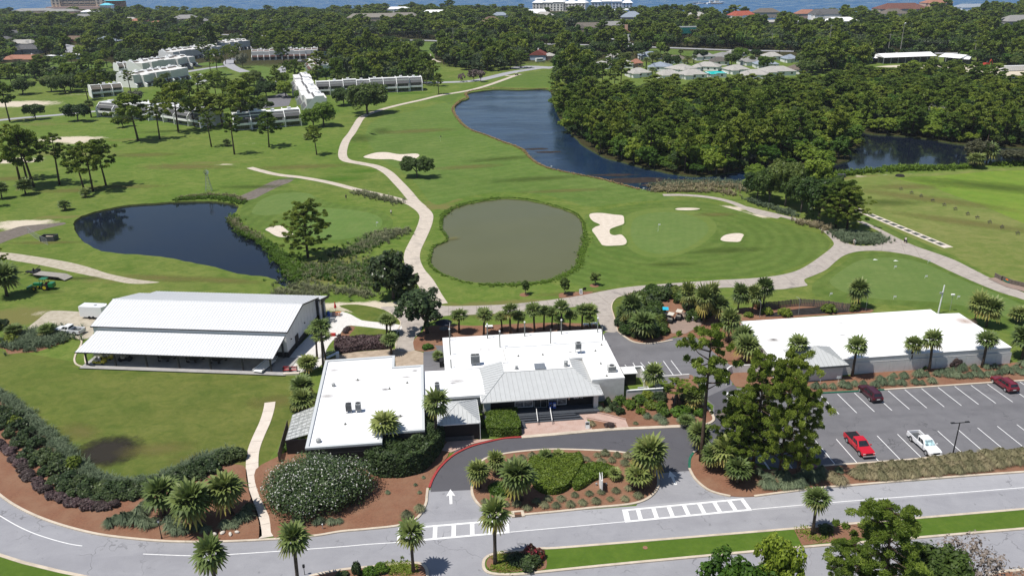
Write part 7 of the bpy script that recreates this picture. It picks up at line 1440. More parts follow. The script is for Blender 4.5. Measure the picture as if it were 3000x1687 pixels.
 # hedges, shrubs, grasses
HL=TT(0,2,[(-40,230),(80,260),(180,380),(300,500),(400,610),(520,720),(640,800),(800,820),(950,830),(1100,800),(1250,750),(1400,700),(1550,640),(1680,585),(1790,555)])
HL2=TT(0,2,[(0,330),(110,420),(220,560),(330,670),(440,770),(560,850),(700,880),(850,880),(1000,850),(1150,810),(1300,760),(1450,730),(1600,670)])
HP=TT(0,2,[(-20,450),(60,500),(140,600),(200,690),(280,760),(380,840),(480,890),(600,925),(720,940),(850,935)])
for L_2,n,kd,r0,h0,lb,gp in ((HL,26,'dark',1.5,1.5,'dark evergreen shrub in the back row curving along the left lawn','evergreen shrubs, back row'),(HL2,20,'dark',1.25,1.25,'dark evergreen shrub in the front row curving along the left lawn','evergreen shrubs, front row'),(HP,22,'purple',1.05,.9,'plum-coloured shrub in the row nearest the road at the left','plum shrubs')):
 for k in range(n):
  t=k/(n-1)*(len(L_2)-1);a=min(int(t),len(L_2)-2);f=t-a;x=L_2[a][0]*(1-f)+L_2[a+1][0]*f;y=L_2[a][1]*(1-f)+L_2[a+1][1]*f
  bushes('evergreen_shrub' if kd=='dark' else 'plum_shrub',lb,'shrub',kd,x+rnd.uniform(-3,3),y+rnd.uniform(-3,3),r0*rnd.uniform(.85,1.15),h0*rnd.uniform(.8,1.2),gp)
for k,(px,py) in enumerate([(560,640),(120,330)]):bushes('shrub',['bright yellow-green shrub standing above the evergreen row','second bright shrub at the left of the evergreen row'][k],'shrub','yellow',*T(0,2,px,py),1.2,2.0)
hedge('plum_hedge','plum hedge along the tan gravel yard','hedge',[((750+x/4.293)/K,(850+y/4.293)/K) for x,y in [(1000,670),(1100,650),(1300,635),(1500,630),(1640,640),(1700,690),(1680,735),(1500,750),(1300,765),(1150,790),(1040,795),(1000,760)]],1.1,lPurple,2,seed=5,leaf=.12,dens=60,z=.05)
sheet('shrub_bed_lawn',[((750+x/4.293)/K,(850+y/4.293)/K) for x,y in [(1150,460),(1240,465),(1500,490),(1790,520),(1770,610),(1600,640),(1300,640),(1130,650),(1180,550),(1100,520)]],.06,mLawn,2)
sheet('mulch_bed',[((750+x/4.293)/K,(850+y/4.293)/K) for x,y in [(1150,455),(1250,465),(1180,560),(1130,655),(990,660),(1060,560),(1100,500)]],.07,mMulch,2)
for i,(px,py,r_) in enumerate([(1160,500,.7),(1130,540,.6),(1095,620,.6),(1050,600,.5),(1130,520,.6)]):bushes('shrub','small dark round shrub in the mulch strip by the paver patio','shrub','purple',(750+px/4.293)/K,(850+py/4.293)/K,r_,.8,'shrubs by the paver patio')
hedge('clipped_hedge','low bright clipped hedge strip against the golf shop entrance','hedge',TT(1,2,[(1080,240),(1100,212),(1330,200),(1330,240),(1200,255),(1085,262)]),.9,lHedge,0,seed=6,leaf=.06,dens=200,z=.05,hn=.03)
hedge('clipped_hedge','big rounded clipped hedge block left of the entrance steps','hedge',TT(1,2,[(1110,395),(1100,290),(1130,262),(1280,258),(1335,300),(1355,385),(1300,395)]),1.5,lHedge,2,seed=7,leaf=.06,dens=200,z=.05,hn=.04)
bushes('shrub','small grey-green shrub at the left end of the rounded hedge','shrub','lush',*T(1,2,1090,330),.7,1.4);bushes('shrub','dark upright shrub between pavilion and hedges','shrub','dark',*T(1,2,1065,215),.8,1.8)
hedge('clipped_hedge','big clipped shrub mound in the middle of the drive island','hedge',TT(1,2,[(1420,600),(1520,580),(1650,560),(1730,570),(1800,560),(1820,620),(1790,690),(1730,780),(1660,830),(1560,840),(1470,800),(1430,720)]),1.0,lHedge,3,seed=8,leaf=.065,dens=190,z=.1,hn=.10)
hedge('clipped_hedge','second clipped shrub mound on the drive island, beside the white sign','hedge',TT(1,2,[(1740,760),(1760,690),(1820,640),(1950,630),(2060,660),(2080,700),(2000,710),(1900,740),(1830,790),(1770,810)]),.8,lHedge,3,seed=9,leaf=.065,dens=190,z=.1,hn=.1)
hedge('clipped_hedge','low clipped mound at the left of the drive island','hedge',TT(1,2,[(1110,800),(1180,770),(1280,775),(1300,830),(1250,860),(1150,850)]),.6,lHedge,3,seed=10,leaf=.065,dens=180,z=.1,hn=.1)
hedge('evergreen_hedge','tall dark shrubs in front of the white hall','hedge',TT(1,2,[(120,500),(260,500),(450,470),(560,440),(700,390),(770,410),(760,490),(700,580),(620,660),(540,690),(420,710),(260,700),(180,620)]),2.9,lShrubD,3,seed=11,leaf=.17,dens=60,z=.08,hn=.16)
lOlive=leafmat('olive_brown_leaves',[(.05,.055,.03),(.11,.115,.06),(.18,.18,.10)])
cr=bush_mesh('oleander',171,7.7,5.8,5.6,38000,.16,lWhite,.11,230);g=G(*T(0,2,2365,900));o=link('foliage',cr,None,(0,0,0));t_=thing('flowering_shrub','huge dark shrub covered in white blossom beside the footpath','flowering shrub',(g.x+.2,g.y+.8,.05),.2);o.parent=t_
MB().ell(0,0,1.7,4.6,3.2,2.0,14,7).build('shade_core',mCore,t_)  # solid dark core painted as the shade within the shrub
for i,(px,py,r_,h) in enumerate([(2060,200,.9,1.6),(2010,180,.7,1.9),(2100,150,1.1,1.4),(2180,180,1.2,1.3),(2250,150,1.2,1.5),(2330,180,1.2,1.4),(2410,200,1.1,1.5),(2400,130,1.3,1.6),(2300,110,1.2,1.4),(2100,225,.8,1.2),(2260,225,.8,1.0),(2440,240,1.0,1.2)]):
 bushes('shrub',['dark columnar shrub at the right corner of the shop','second columnar shrub at the right corner of the shop','bright shrub below the patio wall, far left','bright shrub below the patio wall, second','bright shrub below the patio wall, third','bright shrub below the patio wall, fourth','bright shrub below the patio wall, fifth','tall bright shrub below the palm','bright shrub touching the patio wall','round shrub at the left front of the bed','single ball-shaped shrub in the mulch','bright shrub at the right front of the bed'][i],'shrub',['dark','dark','green','green','green','yellow','green','dark','yellow','dark','green','green'][i],*T(1,2,px,py),r_,h)
for i,(px,py,r_,h) in enumerate([(-20,240,1.4,1.5),(60,220,1.2,1.6),(120,240,1.0,1.2),(30,140,1.3,1.7),(100,170,1.0,1.4)]):bushes('shrub','leafy green shrub crowding the drive-corner bed','shrub',['lush','green','lush','dark','yellow'][i],*T(2,2,px,py),r_,h,'shrubs in the drive-corner bed')
rr_=random.Random(5)
def scatter_tufts(protos,pts,s0,s1,label,group,name='grass_clump',cat='grass clump',z=.1):
 for x,y in pts:tuft(protos,x,y,rr_.uniform(s0,s1),label,group,name,cat,z)
def along(P_,n,jx,jy):
 out=[];L=len(P_)-1
 for i in range(n):
  t=i/(n-1)*L;k=min(int(t),L-1);f=t-k;out.append((P_[k][0]*(1-f)+P_[k+1][0]*f+rr_.uniform(-jx,jx),P_[k][1]*(1-f)+P_[k+1][1]*f+rr_.uniform(-jy,jy)))
 return out
scatter_tufts(TUFTG,TT(1,2,[(1400,950),(1530,930),(1620,930),(1730,925),(1820,910),(1920,900),(2030,880),(2140,880),(2240,860),(1560,880),(1660,880),(1760,850),(1870,840),(1960,830),(2070,820),(2170,800),(1080,900),(1150,890),(1240,920),(1320,920),(1470,900),(1200,650),(1260,620),(1180,760)]),.75,1.0,'pale feathery grass clump on the front half of the drive island','feathery grasses on the front of the island')
scatter_tufts(TUFTG,TT(1,2,[(1800,560),(1850,580),(1930,550),(1990,540),(2040,590),(2080,550),(2140,610),(2160,560),(1890,620),(1960,600),(1300,590),(1360,570),(1250,640),(1440,560)]),.8,1.1,'pale feathery grass clump along the back of the drive island','feathery grasses on the back of the island')
scatter_tufts(TUFTG,TT(1,2,[(590,960),(495,1010),(370,760),(330,800),(440,760),(560,750),(590,820)][:2]),.95,1.2,'round pale grass clump by the kerb left of the drive','round clumps left of the drive')
scatter_tufts(TUFTB,TT(1,2,[(350,830),(560,770),(590,830),(620,715)]),.35,.5,'tiny grass clump in the mulch left of the drive','tiny clumps left of the drive')
scatter_tufts(TUFTT,[p for p in along(TT(2,2,[(1300,700),(1500,700),(1800,660),(2100,640),(2400,610),(2650,570)]),46,5,5)]+[p for p in along(TT(2,2,[(1340,660),(1600,630),(1900,600),(2250,560),(2600,530)]),44,5,4)]+[p for p in along(TT(2,2,[(1400,725),(1700,700),(2000,670),(2300,640)]),24,4,3)],.9,1.35,'tan feathery grass clump in the strip between car park and road','tan grasses between car park and road')
scatter_tufts(TUFTT,TT(2,2,[(1150,740),(1190,755),(1120,715)]),1.2,1.4,'separate tan clump left of the car park strip','separate tan clumps');tuft(TUFTB,*T(2,2,1175,668),.9,'lone green tuft by the lower car park kerb',None)
scatter_tufts(TUFTB,along(TT(2,2,[(600,700),(800,740),(1000,720),(1050,690)]),16,12,8)+along(TT(2,2,[(620,780),(900,780)]),8,8,4),1.0,1.4,'blue-green grass clump in deep shade under the big pines','shaded grasses under the pines')
scatter_tufts(TUFTB,TT(0,2,[(830,1070),(880,1040),(940,1050),(990,1030),(1040,1060),(1110,1080),(1090,960),(1130,920),(1060,1000),(1170,1060),(1290,1110),(1340,1130),(1390,1120),(1290,1060),(1340,1080),(1500,1100),(1560,1120),(1700,1080),(1760,1080),(1800,1040),(1850,1020),(1880,960)]),1.0,1.5,'blue-green grass mound in front of the three kerb palms','grass mounds by the kerb palms')
scatter_tufts(TUFTB,TT(0,2,[(2240,1040),(2270,1060),(2390,1060),(2420,1050),(2500,1060),(2560,1050)]),.7,.9,'small grass clump in front of the white-blossom shrub','clumps by the blossom shrub')
scatter_tufts(TUFTB,along(TT(2,1,[(1500,1420),(1700,1400),(2000,1370),(2200,1350),(2576,1330)]),22,8,4)+along(TT(2,2,[(1000,40),(1400,20),(1900,0)]),14,8,3)+along(TT(2,1,[(2000,1400),(2250,1390),(2576,1370)]),14,6,4),.8,1.25,'grey-green grass clump in the bed along the long white wall','grasses along the long white wall')
scatter_tufts(TUFTB,TT(1,2,[(1950,200),(2010,210),(2310,260),(2390,270),(2430,300),(2570,290),(2570,220)])+TT(2,2,[(10,260),(-10,200),(60,280)]),.8,1.1,'grey-green clump in the bed right of the entrance ramp','clumps by the entrance ramp')
tuft(TUFTT,*T(1,2,1890,315),.8,'grey tuft behind the white A-board',None);tuft(TUFTG,*T(1,2,2220,305),.6,'pale yellow rosette at the front of the ramp bed',None);bushes('shrub','low reddish shrub between ramp and A-board','shrub','purple',*T(1,2,2020,325),.9,.6)
def band(name,label,mpts_list,n,protos_mat,h,seed,wid=.05,rad=.5,kind='stuff',z=0):
 """grass mass of many blades spread along ground bands"""
 rs=np.random.RandomState(seed);Q=[];Tt=[]
 for line,jw,cnt in mpts_list:
  w=resample(ground_pts(line,4,False),.5);
  for k in range(cnt):
   i=rs.randint(0,len(w));c=np.array([w[i].x+rs.normal(0,jw),w[i].y+rs.normal(0,jw),z]);tv=rs.uniform(.2,.8)
   hh=h*rs.uniform(.6,1.25)
   for b in range(n):
    a=rs.uniform(0,6.28);d=np.array([math.cos(a),math.sin(a),0]);p0=c+d*rs.uniform(0,.25);p1=p0+d*rad*rs.uniform(.1,.5)+np.array([0,0,hh*rs.uniform(.5,.8)]);p2=p1+d*rad*rs.uniform(.2,.6)+np.array([0,0,hh*rs.uniform(-.1,.4)])
    s=np.array([-d[1],d[0],0])*wid;Q+=[p0-s,p0+s,p1+s,p1-s,p1-s,p1+s,p2+s*.2,p2-s*.2];Tt+=[tv*rs.uniform(.6,1)]*4+[min(1,tv*1.25)]*4
 o=link(name,merge(name,[(np.array(Q),np.array(Tt),None,0)],[protos_mat]));o['kind']=kind;o['label']=label;return o
band('tall_grass','blue-green tall grass border curving round the left lawn',[(TT(0,2,[(-40,70),(60,130),(180,230),(300,340),(420,450),(540,570),(660,670),(800,740),(950,760),(1150,740),(1350,660),(1550,580),(1750,520)]),.55,1300)],9,lBlue,.85,1,.045,.8)
band('marsh_grass','rough sedge and weeds between pond and magnolia',[([(760,700),(800,680),(850,680),(900,690),(930,710)],3.2,330),([(850,640),(900,630),(940,600),(980,585),(1010,590)],1.8,320),([(740,720),(800,730),(880,735),(940,745)],1.2,200),([(900,485),(940,495),(980,505),(1000,512)],1.2,260),([(1020,582),(985,590),(960,610)],1.2,120),([(700,735),(740,742),(790,745)],.9,120)],10,lGrass,1.0,2,.05,.8)
band('marsh_grass','green marsh plants mixed through the sedge by the left pond',[([(750,700),(800,690),(850,675),(900,690),(935,712)],3.6,480),([(850,640),(900,630),(940,600)],2.2,160)],10,lLush,.8,22,.07,.7)
band('pond_weeds','lush green weeds along the left pond bank',[([(586,545),(592,565),(620,590),(660,608),(690,632),(712,655),(730,680),(745,705)],.9,900),([(450,503),(520,498),(580,503),(605,512)],.9,420),([(700,640),(730,660),(750,690)],1.6,260)],9,lLush,.8,3,.07,.6)
band('pond_weeds','pale reeds fringing the upper end of the left pond',[([(455,500),(520,494),(590,497),(612,508)],.6,160),([(585,552),(600,572),(660,605)],.7,130)],10,lTan,1.1,13,.05,.7)
mp=[(P_MID[i]) for i in range(len(P_MID))]
cx_,cy_=1280,610
out_=[(cx_+(x-cx_)*1.02,cy_+(y-cy_)*1.03) for x,y in mp]
band('pond_weeds','bright weeds fringing the murky pond',[(out_+[out_[0]],.25,1100),(out_[13:24],.6,700),(out_[:6],.7,260)],7,lLush,.26,4,.06,.35)
band('dead_reeds','orange dead reeds along the near lake shore',[(TT(1,0,[(1560,672),(1350,674),(1200,668),(1100,672),(990,686),(935,712),(955,735),(900,760),(862,790),(840,825),(865,880),(905,930),(940,960),(1000,992),(1080,1018),(1150,1046),(1230,1078),(1300,1100),(1375,1138),(1415,1185),(1465,1225),(1555,1268),(1650,1293),(1800,1322),(1950,1352),(2100,1392),(2250,1432)]),.30,2300)],6,leafmat('dead_reed_leaves',[(.20,.13,.06),(.36,.25,.12),(.50,.37,.20)],.2,.9),.42,5,.07,.35)
band('marsh_grass','scrubby grasses at the lake end',[([(1650,478),(1700,470),(1760,470),(1830,468),(1870,478)],2.2,420),([(1640,480),(1700,482),(1800,482),(1850,492)],1.0,240),([(2010,560),(2060,570),(2090,580)],1.2,160)],10,lTan,1.1,6,.06,.8)
band('marsh_grass','green-grey grasses at the lake end',[([(1650,470),(1740,462),(1840,462),(1880,475)],2.4,420),([(1880,505),(1910,515),(1960,530),(2000,545)],.9,180)],10,lBlue,1.1,16,.06,.8)
band('sea_oats','sea-oats bed in the fork of the cart paths',[([(2110,590),(2150,600),(2190,600),(2210,605)],1.8,480),([(2130,608),(2170,612),(2205,610)],.8,200)],11,lBlue,1.1,7,.05,.9)
band('bank_weeds','bright weed strip along the right lake shore',[([(2105,443),(2150,436),(2240,430),(2300,427),(2400,424),(2440,420)],1.4,520),([(2230,428),(2280,425),(2340,424)],1.2,260),([(2500,416),(2560,414),(2620,412)],1.2,160)],9,lLush,1.3,8,.1,.8)
band('shrub_mass','low blue-green shrubs in the left roadside bed',[(TT(0,1,[(90,1130),(200,1100),(330,1080),(460,1110)]),1.7,620),(TT(0,1,[(150,1160),(280,1150),(400,1130)]),1.2,300)],10,lBlue,1.0,9,.06,.8)
band('ground_cover','yellow-green ground cover on the median end',[(TT(1,2,[(1180,1310),(1230,1320),(1290,1330)]),.4,130),(TT(1,2,[(1160,1390),(1240,1390),(1310,1385),(1420,1370),(1490,1370)]),.4,240),(TT(2,2,[(910,1110),(960,1160),(1040,1170),(1080,1140)]),.5,110),(TT(1,2,[(360,1400),(430,1390),(500,1385),(500,1430)]),.5,260)],7,lYel,.28,10,.06,.25)
for i,(px,py,kd,r_,h,lb) in enumerate([(1410,1370,'dark',1.5,1.6,'dark shrub under the red-flowered one on the median'),(1430,1330,'red',1.0,2.3,'tall shrub with red flowers on the median end'),(1490,1320,'red',.8,1.5,'low red-flowered shrub on the median end'),(1320,1350,'dark',1.0,1.3,'dark shrub left of the red-flowered ones'),(115,1449,'dark',.7,2.0,'upright shrub on the lower island'),(220,1440,'lush',.9,1.2,'grey-green shrub on the lower island'),(300,1420,'lush',.9,1.2,'second grey-green shrub on the lower island'),(10,1460,'dark',.8,.7,'low shrub at the left of the lower island')]):bushes('shrub',lb,'shrub',kd,*T(1,2,px,py),r_,h)
bushes('shrub','dark spiky shrub right of the median palm','shrub','dark',*T(2,2,1070,1110),1.0,1.0)
for i,(px,py,kd,r_,h,lb) in enumerate([(300,640,'oak',1.2,2.0,''),(640,920,'yellow',1.3,1.3,'left round shrub behind the long white roof'),(780,930,'yellow',1.6,1.4,'middle round shrub behind the long white roof'),(1110,905,'yellow',1.7,1.6,'right round shrub behind the long white roof'),(1290,890,'oak',1.6,1.6,'dark shrub below the bushy palm'),(500,940,'yellow',1.0,.9,'small shrub near the red flowers'),(570,875,'red',.9,1.3,'bright red-flowering shrub beside the timber screen'),(2060,1330,'purple',1.2,1.8,'leafless grey shrub against the long white wall'),(1820,1335,'green',.6,.8,'small bright ball shrub against the long white wall')]):
 if lb:bushes('shrub',lb,'shrub',kd,*T(2,1,px,py),r_,h)
for i,(px,py,kd,r_,h) in enumerate([(2350,780,'oak',2.6,2.2),(2250,830,'oak',2.0,2.4),(2450,800,'oak',2.4,2.2),(2150,960,'dark',2.0,2.4),(2130,1010,'dark',1.8,2.0),(2230,1060,'dark',2.0,2.4),(2050+340,800,'oak',2.4,2.6),(2490,780,'dark',2.2,2.4),(2580,830,'oak',2.2,2.4),(2640,880,'dark',2.0,2.6),(2340,950,'oak',2.4,2.4),(2220,920,'dark',2.2,2.6),(2160,1075,'oak',1.8,2.0),(2250,870,'oak',2.2,2.4),(2660,960,'oak',2.0,2.2),(2720,930,'dark',2.2,2.2),(2368,908,'oak',2,2.4),(2362,960,'dark',2,2.4),(2390,1010,'oak',2,2.4),(2345,865,'dark',2,2.4),(2405,1065,'oak',1.8,2),(2420,800,'dark',2.2,2.6),(2530,795,'oak',2.2,2.6),(2330,1080,'oak',2.0,2.2),(2250,1100,'dark',1.5,1.8),(2540,800,'oak',2.0,2.0)]):bushes('shrub','dense green shrub filling the cart clump beside the path','shrub',kd,*T(1,1,px,py),r_,h,'shrubs of the cart clump')
for (px,py,kd,r_,h,lb) in [(650,1180,'lush',1.1,.9,'low spiky shrub in the mulch behind the white hall'),(430,785,'oak',1.2,.8,'grey scrub under the second magnolia'),(600,790,'oak',1,.8,'')]:
 if lb:bushes('shrub',lb,'shrub',kd,*T(1,1,px,py),r_,h)
bushes('shrub','yellow-green bush in the left roadside bed','shrub','yellow',*T(0,1,90,1130),1.5,1.6);bushes('shrub','dark bush at the left edge of the roadside bed','shrub','dark',*T(0,1,10,1030),1.8,1.8)
palm(*T(0,1,120,1090),T(0,1,0,1010)[1],3.6,'left bushy palm in the roadside bed beside the pickup',PALMB,4,4.4);palm(*T(0,1,360,1090),T(0,1,0,1005)[1],3.4,'right bushy palm in the roadside bed beside the pickup',PALMB,4,4.4)
palm(*T(0,1,2330,1330)[:1],T(0,1,0,1360)[1],T(0,1,0,1240)[1],3.6,'bushy palm at the right front of the barn',PALMB,4,4.4)
bushes('shrub','dark shrub behind the sunroom fence','shrub','dark',*T(0,2,2260,200),1.4,1.8);bushes('shrub','green shrub at the corner of the sunroom','shrub','lush',*T(0,2,2200,500),1.2,1.2);bushes('shrub','spiky green shrub in front of the sunroom','shrub','green',*T(0,2,2260,470),1.1,1.3)
palm(*T(2,0,2290,1240),T(2,0,0,1085)[1],6.5,'tall palm in the clump at the right lake shore',PALMB,4,4.4);palm(*T(2,0,2210,1268),T(2,0,0,1160)[1],6.0,'low palm in the clump at the right lake shore',PALMB,4,4.4)
tree('oak_tree','brown bare-topped tree behind the lake shore palms','tree',[oak_crown('brown_tree',175,lOlive,7,8,60,60,.35)],*T(2,0,2200,1245),T(2,0,0,1045)[1],7,9,None,8);tree('oak_tree','brownish bush tree at the right edge of the lake shore','tree',[oak_crown('brown_tree2',176,lOlive,7,8,60,60,.35)],*T(2,0,2520,1235),T(2,0,0,1120)[1],7,14,None,8)
for (x,y,ty,wd,lb) in [(56,92,83,16,'pink-flowering tree at the far left'),(1192,205,175,8,'pale crape myrtle beside the estate road, left'),(1210,207,176,7,'pale crape myrtle beside the estate road, right'),(1160,206,184,5,'pink crape myrtle left of the road shrubs'),(1455+150,128,116,12,'pink-flowering tree behind the village')]:
 tree('crape_myrtle',lb,'crape myrtle',[oak_crown('crape%d'%x,180+x,lCrape,5,6,40,60,.3,base=.2)],x,y,ty,5,wd,None,6)
 # woods
def gn_scatter(name,label,P,protos,mats=None):
 """one mass of trees: prototypes instanced on a point cloud; P = list of (x, y, scale, height scale, rot, idx)"""
 col=bpy.data.collections.new(name+'_kinds')
 for i,me in enumerate(protos):
  o=bpy.data.objects.new('kind_%02d'%i,me);col.objects.link(o)
 me=bpy.data.meshes.new(name);P=np.array(P,'f4');n=len(P);me.vertices.add(n);co=np.zeros((n,3),'f4');co[:,:2]=P[:,:2];me.vertices.foreach_set('co',co.ravel())
 sc_=np.stack([P[:,2],P[:,2],P[:,3]],1);at=me.attributes.new('sc','FLOAT_VECTOR','POINT');at.data.foreach_set('vector',sc_.ravel())
 rv=np.zeros((n,3),'f4');rv[:,2]=P[:,4];at=me.attributes.new('rt','FLOAT_VECTOR','POINT');at.data.foreach_set('vector',rv.ravel())
 at=me.attributes.new('ix','INT','POINT');at.data.foreach_set('value',P[:,5].astype('i4'))
 o=link(name,me);ng=bpy.data.node_groups.new(name,'GeometryNodeTree')
 ng.interface.new_socket('Geometry',in_out='INPUT',socket_type='NodeSocketGeometry');ng.interface.new_socket('Geometry',in_out='OUTPUT',socket_type='NodeSocketGeometry')
 N=ng.nodes;a=N.new('NodeGroupInput');z=N.new('NodeGroupOutput');ip=N.new('GeometryNodeInstanceOnPoints');ci=N.new('GeometryNodeCollectionInfo');ci.inputs[0].default_value=col
 ci.inputs['Separate Children'].default_value=True;ci.inputs['Reset Children'].default_value=True;ip.inputs['Pick Instance'].default_value=True
 def na(nm,tp):x=N.new('GeometryNodeInputNamedAttribute');x.data_type=tp;x.inputs[0].default_value=nm;return x.outputs[0]
 lk=ng.links.new;lk(a.outputs[0],ip.inputs['Points']);lk(ci.outputs[0],ip.inputs['Instance']);lk(na('ix','INT'),ip.inputs['Instance Index']);lk(na('rt','FLOAT_VECTOR'),ip.inputs['Rotation']);lk(na('sc','FLOAT_VECTOR'),ip.inputs['Scale']);lk(ip.outputs[0],z.inputs[0])
 m=o.modifiers.new('scatter','NODES');m.node_group=ng;o['kind']='stuff';o['label']=label;return o
J=[oak_crown('wood%d'%k,300+k,[lOakB,lOak,lOakB,lOakB,lOakB][k],9,8.5,64,64,.42,joined=True) for k in range(5)]
J+=[pine_crown('woodpine%d'%k,310+k,13,6.5,18,.42,50,.45,joined=True,tuft=.9) for k in range(2)]
FARP=[oak_crown('far%d'%k,320+k,[lOak,lOakB,lOak,lShrubD][k],9,9.5,40,34,.78,joined=True) for k in range(4)]+[pine_crown('farpine%d'%k,330+k,15,7,14,.5,26,.75,joined=True,tuft=1.1) for k in range(2)]
def jitter_points(x0,x1,y0,y1,sp,seed):
 r=np.random.RandomState(seed);xs=np.arange(x0,x1,sp);ys=np.arange(y0,y1,sp*.9);X,Y=np.meshgrid(xs,ys);X=X+(np.arange(len(ys))%2)[:,None]*sp*.5
 X=(X+r.uniform(-.38,.38,X.shape)*sp).ravel();Y=(Y+r.uniform(-.38,.38,Y.shape)*sp).ravel();return X,Y,r
cl=np.array(CLEAR)
def not_cleared(X,Y,grow=1.0):
 ok=np.ones(len(X),bool)
 for x,y,hw,y0,y1 in CLEAR:ok&=~((np.abs(X-x*(Y/y))<hw*grow)&(Y>y0)&(Y<y1))
 for w in PW:
  ok&=~np_pip(X,Y,w)
 return ok
fx=[p[0] for p in forestW];fy=[p[1] for p in forestW]
X,Y,r=jitter_points(min(fx),max(fx),min(fy),max(fy),7.0,5)
k=np_pip(X,Y,forestW)&not_cleared(X,Y,.9)&(np.abs(X)<Y*.80+25);X,Y=X[k],Y[k]
order=np.argsort(Y*(1+.0*X));X,Y=X[order],Y[order]
wood_rest=[]
nW=0
for i,(x,y) in enumerate(zip(X,Y)):
 pn=r.rand()<.28;idx=5+r.randint(2) if pn else r.randint(5);s=r.uniform(.85,1.25);hs=r.uniform(.75,1.2)*(1.15 if pn else .95)*(.62 if y>400 else .85 if y>350 else 1)
 if nW<296:
  o=link('woodland_tree',J[idx],None,(x,y,-.3),r.uniform(0,6.28));o.scale=(s,s,hs)
  tag(o,'pine standing in the front of the dense wood across the lake' if pn else 'broadleaf tree in the front of the dense wood across the lake','pine tree' if pn else 'tree','pines of the lake wood' if pn else 'broadleaf trees of the lake wood');nW+=1
 else:wood_rest.append((x,y,s,hs,r.uniform(0,6.28),idx))
Xu,Yu,ru=jitter_points(min(fx)-6,max(fx),min(fy)-6,min(fy)+200,4.4,8);fw2=offset_line(forestW,-5 if area(forestW)>0 else 5,True);ku=np_pip(Xu,Yu,fw2)&not_cleared(Xu,Yu,.9)&(np.abs(Xu)<Yu*.80+25);Xu,Yu=Xu[ku],Yu[ku]
und=[(x,y,ru.uniform(.35,.65),ru.uniform(.28,.5),ru.uniform(0,6.28),ru.randint(5)) for x,y in zip(Xu,Yu)]
gn_scatter('wood_mass','rest of the dense wood behind the lake, too many trees to count',wood_rest,J)
gn_scatter('undergrowth','undergrowth beneath the trees of the lake wood',und,J)
def poly(pts):return [G(*p).xy for p in pts]
OPEN=[poly(p) for p in [
[(0,150),(45,152),(160,150),(300,150),(290,190),(230,205),(120,200),(60,190),(0,190)],[(150,118),(215,118),(230,130),(190,145),(160,138)],[(-60,200),(120,205),(230,255),(270,310),(-60,330)],
[(480,150),(640,125),(720,150),(830,150),(860,200),(790,260),(560,300),(480,260),(430,230),(380,235),(280,250),(225,240),(280,180),(400,150)],[(600,300),(850,330),(1000,260),(1100,235),(1400,190),(1400,165),(1250,185),(1060,235),(800,235),(700,260)],
[(940,115),(1030,104),(1140,106),(1140,118),(1090,140),(1110,175),(1075,190),(1040,180),(1060,150),(1010,130),(950,128)],[(1060,150),(1110,165),(1180,180),(1240,195),(1400,165),(1400,195),(1080,210)],
[(1420,112),(1475,112),(1478,138),(1440,135)],[(1640,122),(1717,124),(1717,140),(1640,136)],[(1717,126),(1890,130),(1905,140),(1830,148),(1717,142)],[(360,95),(520,84),(640,98),(700,110),(560,110),(450,100)],[(690,98),(770,108),(770,120),(700,112)],
[(1480,140),(2010,140),(2015,205),(1850,212),(1480,215)],[(2190,160),(2450,160),(2600,175),(2600,200),(2480,190),(2300,180),(2190,172)],[(1300,165),(1400,160),(1400,185),(1300,185)],[(850,95),(1150,104),(1150,100),(850,92)],[(1330,150),(1390,150),(1390,165),(1320,165)],[(1250,120),(1400,122),(1400,128),(1250,126)]]]
roadL=ground_pts(TT(0,0,[(1150,238),(1450,250),(1650,262),(2000,272),(2300,284),(2576,290)])+TT(1,0,[(300,303),(600,306),(900,318),(1250,326),(1500,334),(1830,340),(2050,348),(2300,356),(2576,366)])+TT(2,0,[(300,378),(600,385),(900,390),(1200,396),(1600,402),(2000,404),(2600,404),(3000,404)]),3,False)
rx=np.array([p.x for p in roadL]);ry=np.array([p.y for p in roadL]);ro=np.argsort(rx)
FARREG=poly([(-500,262),(0,262),(0,232),(150,238),(230,232),(300,235),(480,240),(560,290),(640,300),(720,290),(800,235),(1060,225),(1200,185),(1400,160),(1400,212),(1700,214),(2000,200),(2200,176),(2490,192),(2800,212),(3200,240),(3200,20),(2600,27),(2300,40),(2150,46),(2000,49),(1850,47),(1700,42),(1500,31),(1290,26),(1000,26),(800,32),(620,33),(340,33),(0,35),(-500,35)])
pts=[];seed=40
bands=[(300,520,8.5),(520,760,9.5),(760,1100,11.5),(1100,1500,13.5),(1500,2300,16)]
for (y0,y1,sp) in bands:
 seed+=1;W_=y1*.78+40;X,Y,r=jitter_points(-W_-(400 if y1>1500 else 0),W_,y0,y1,sp,seed)
 k=np_pip(X,Y,FARREG)&(np.abs(X)<Y*.72+30)&not_cleared(X,Y);X,Y=X[k],Y[k]
 for op in OPEN:k=~np_pip(X,Y,op);X,Y=X[k],Y[k]
 dr=Y-np.interp(X,rx[ro],ry[ro]);k=~((dr>-42)&(dr<7));X,Y=X[k],Y[k]
 s0=sp/8.4
 for x,y in zip(X,Y):
  pn=r.rand()<.2;idx=4+r.randint(2) if pn else r.randint(4)
  pts.append((x,y,s0*r.uniform(.8,1.25),(r.uniform(.75,1.25) if not pn else r.uniform(.85,1.25))*(1.0 if y<1250 else .72)*(1.5 if r.rand()<.03 else 1),r.uniform(0,6.28),idx))
gn_scatter('far_woods','continuous far woods between the estates and the shore',pts,FARP)
print('trees: wood',nW,len(wood_rest),'under',len(und),'far',len(pts))
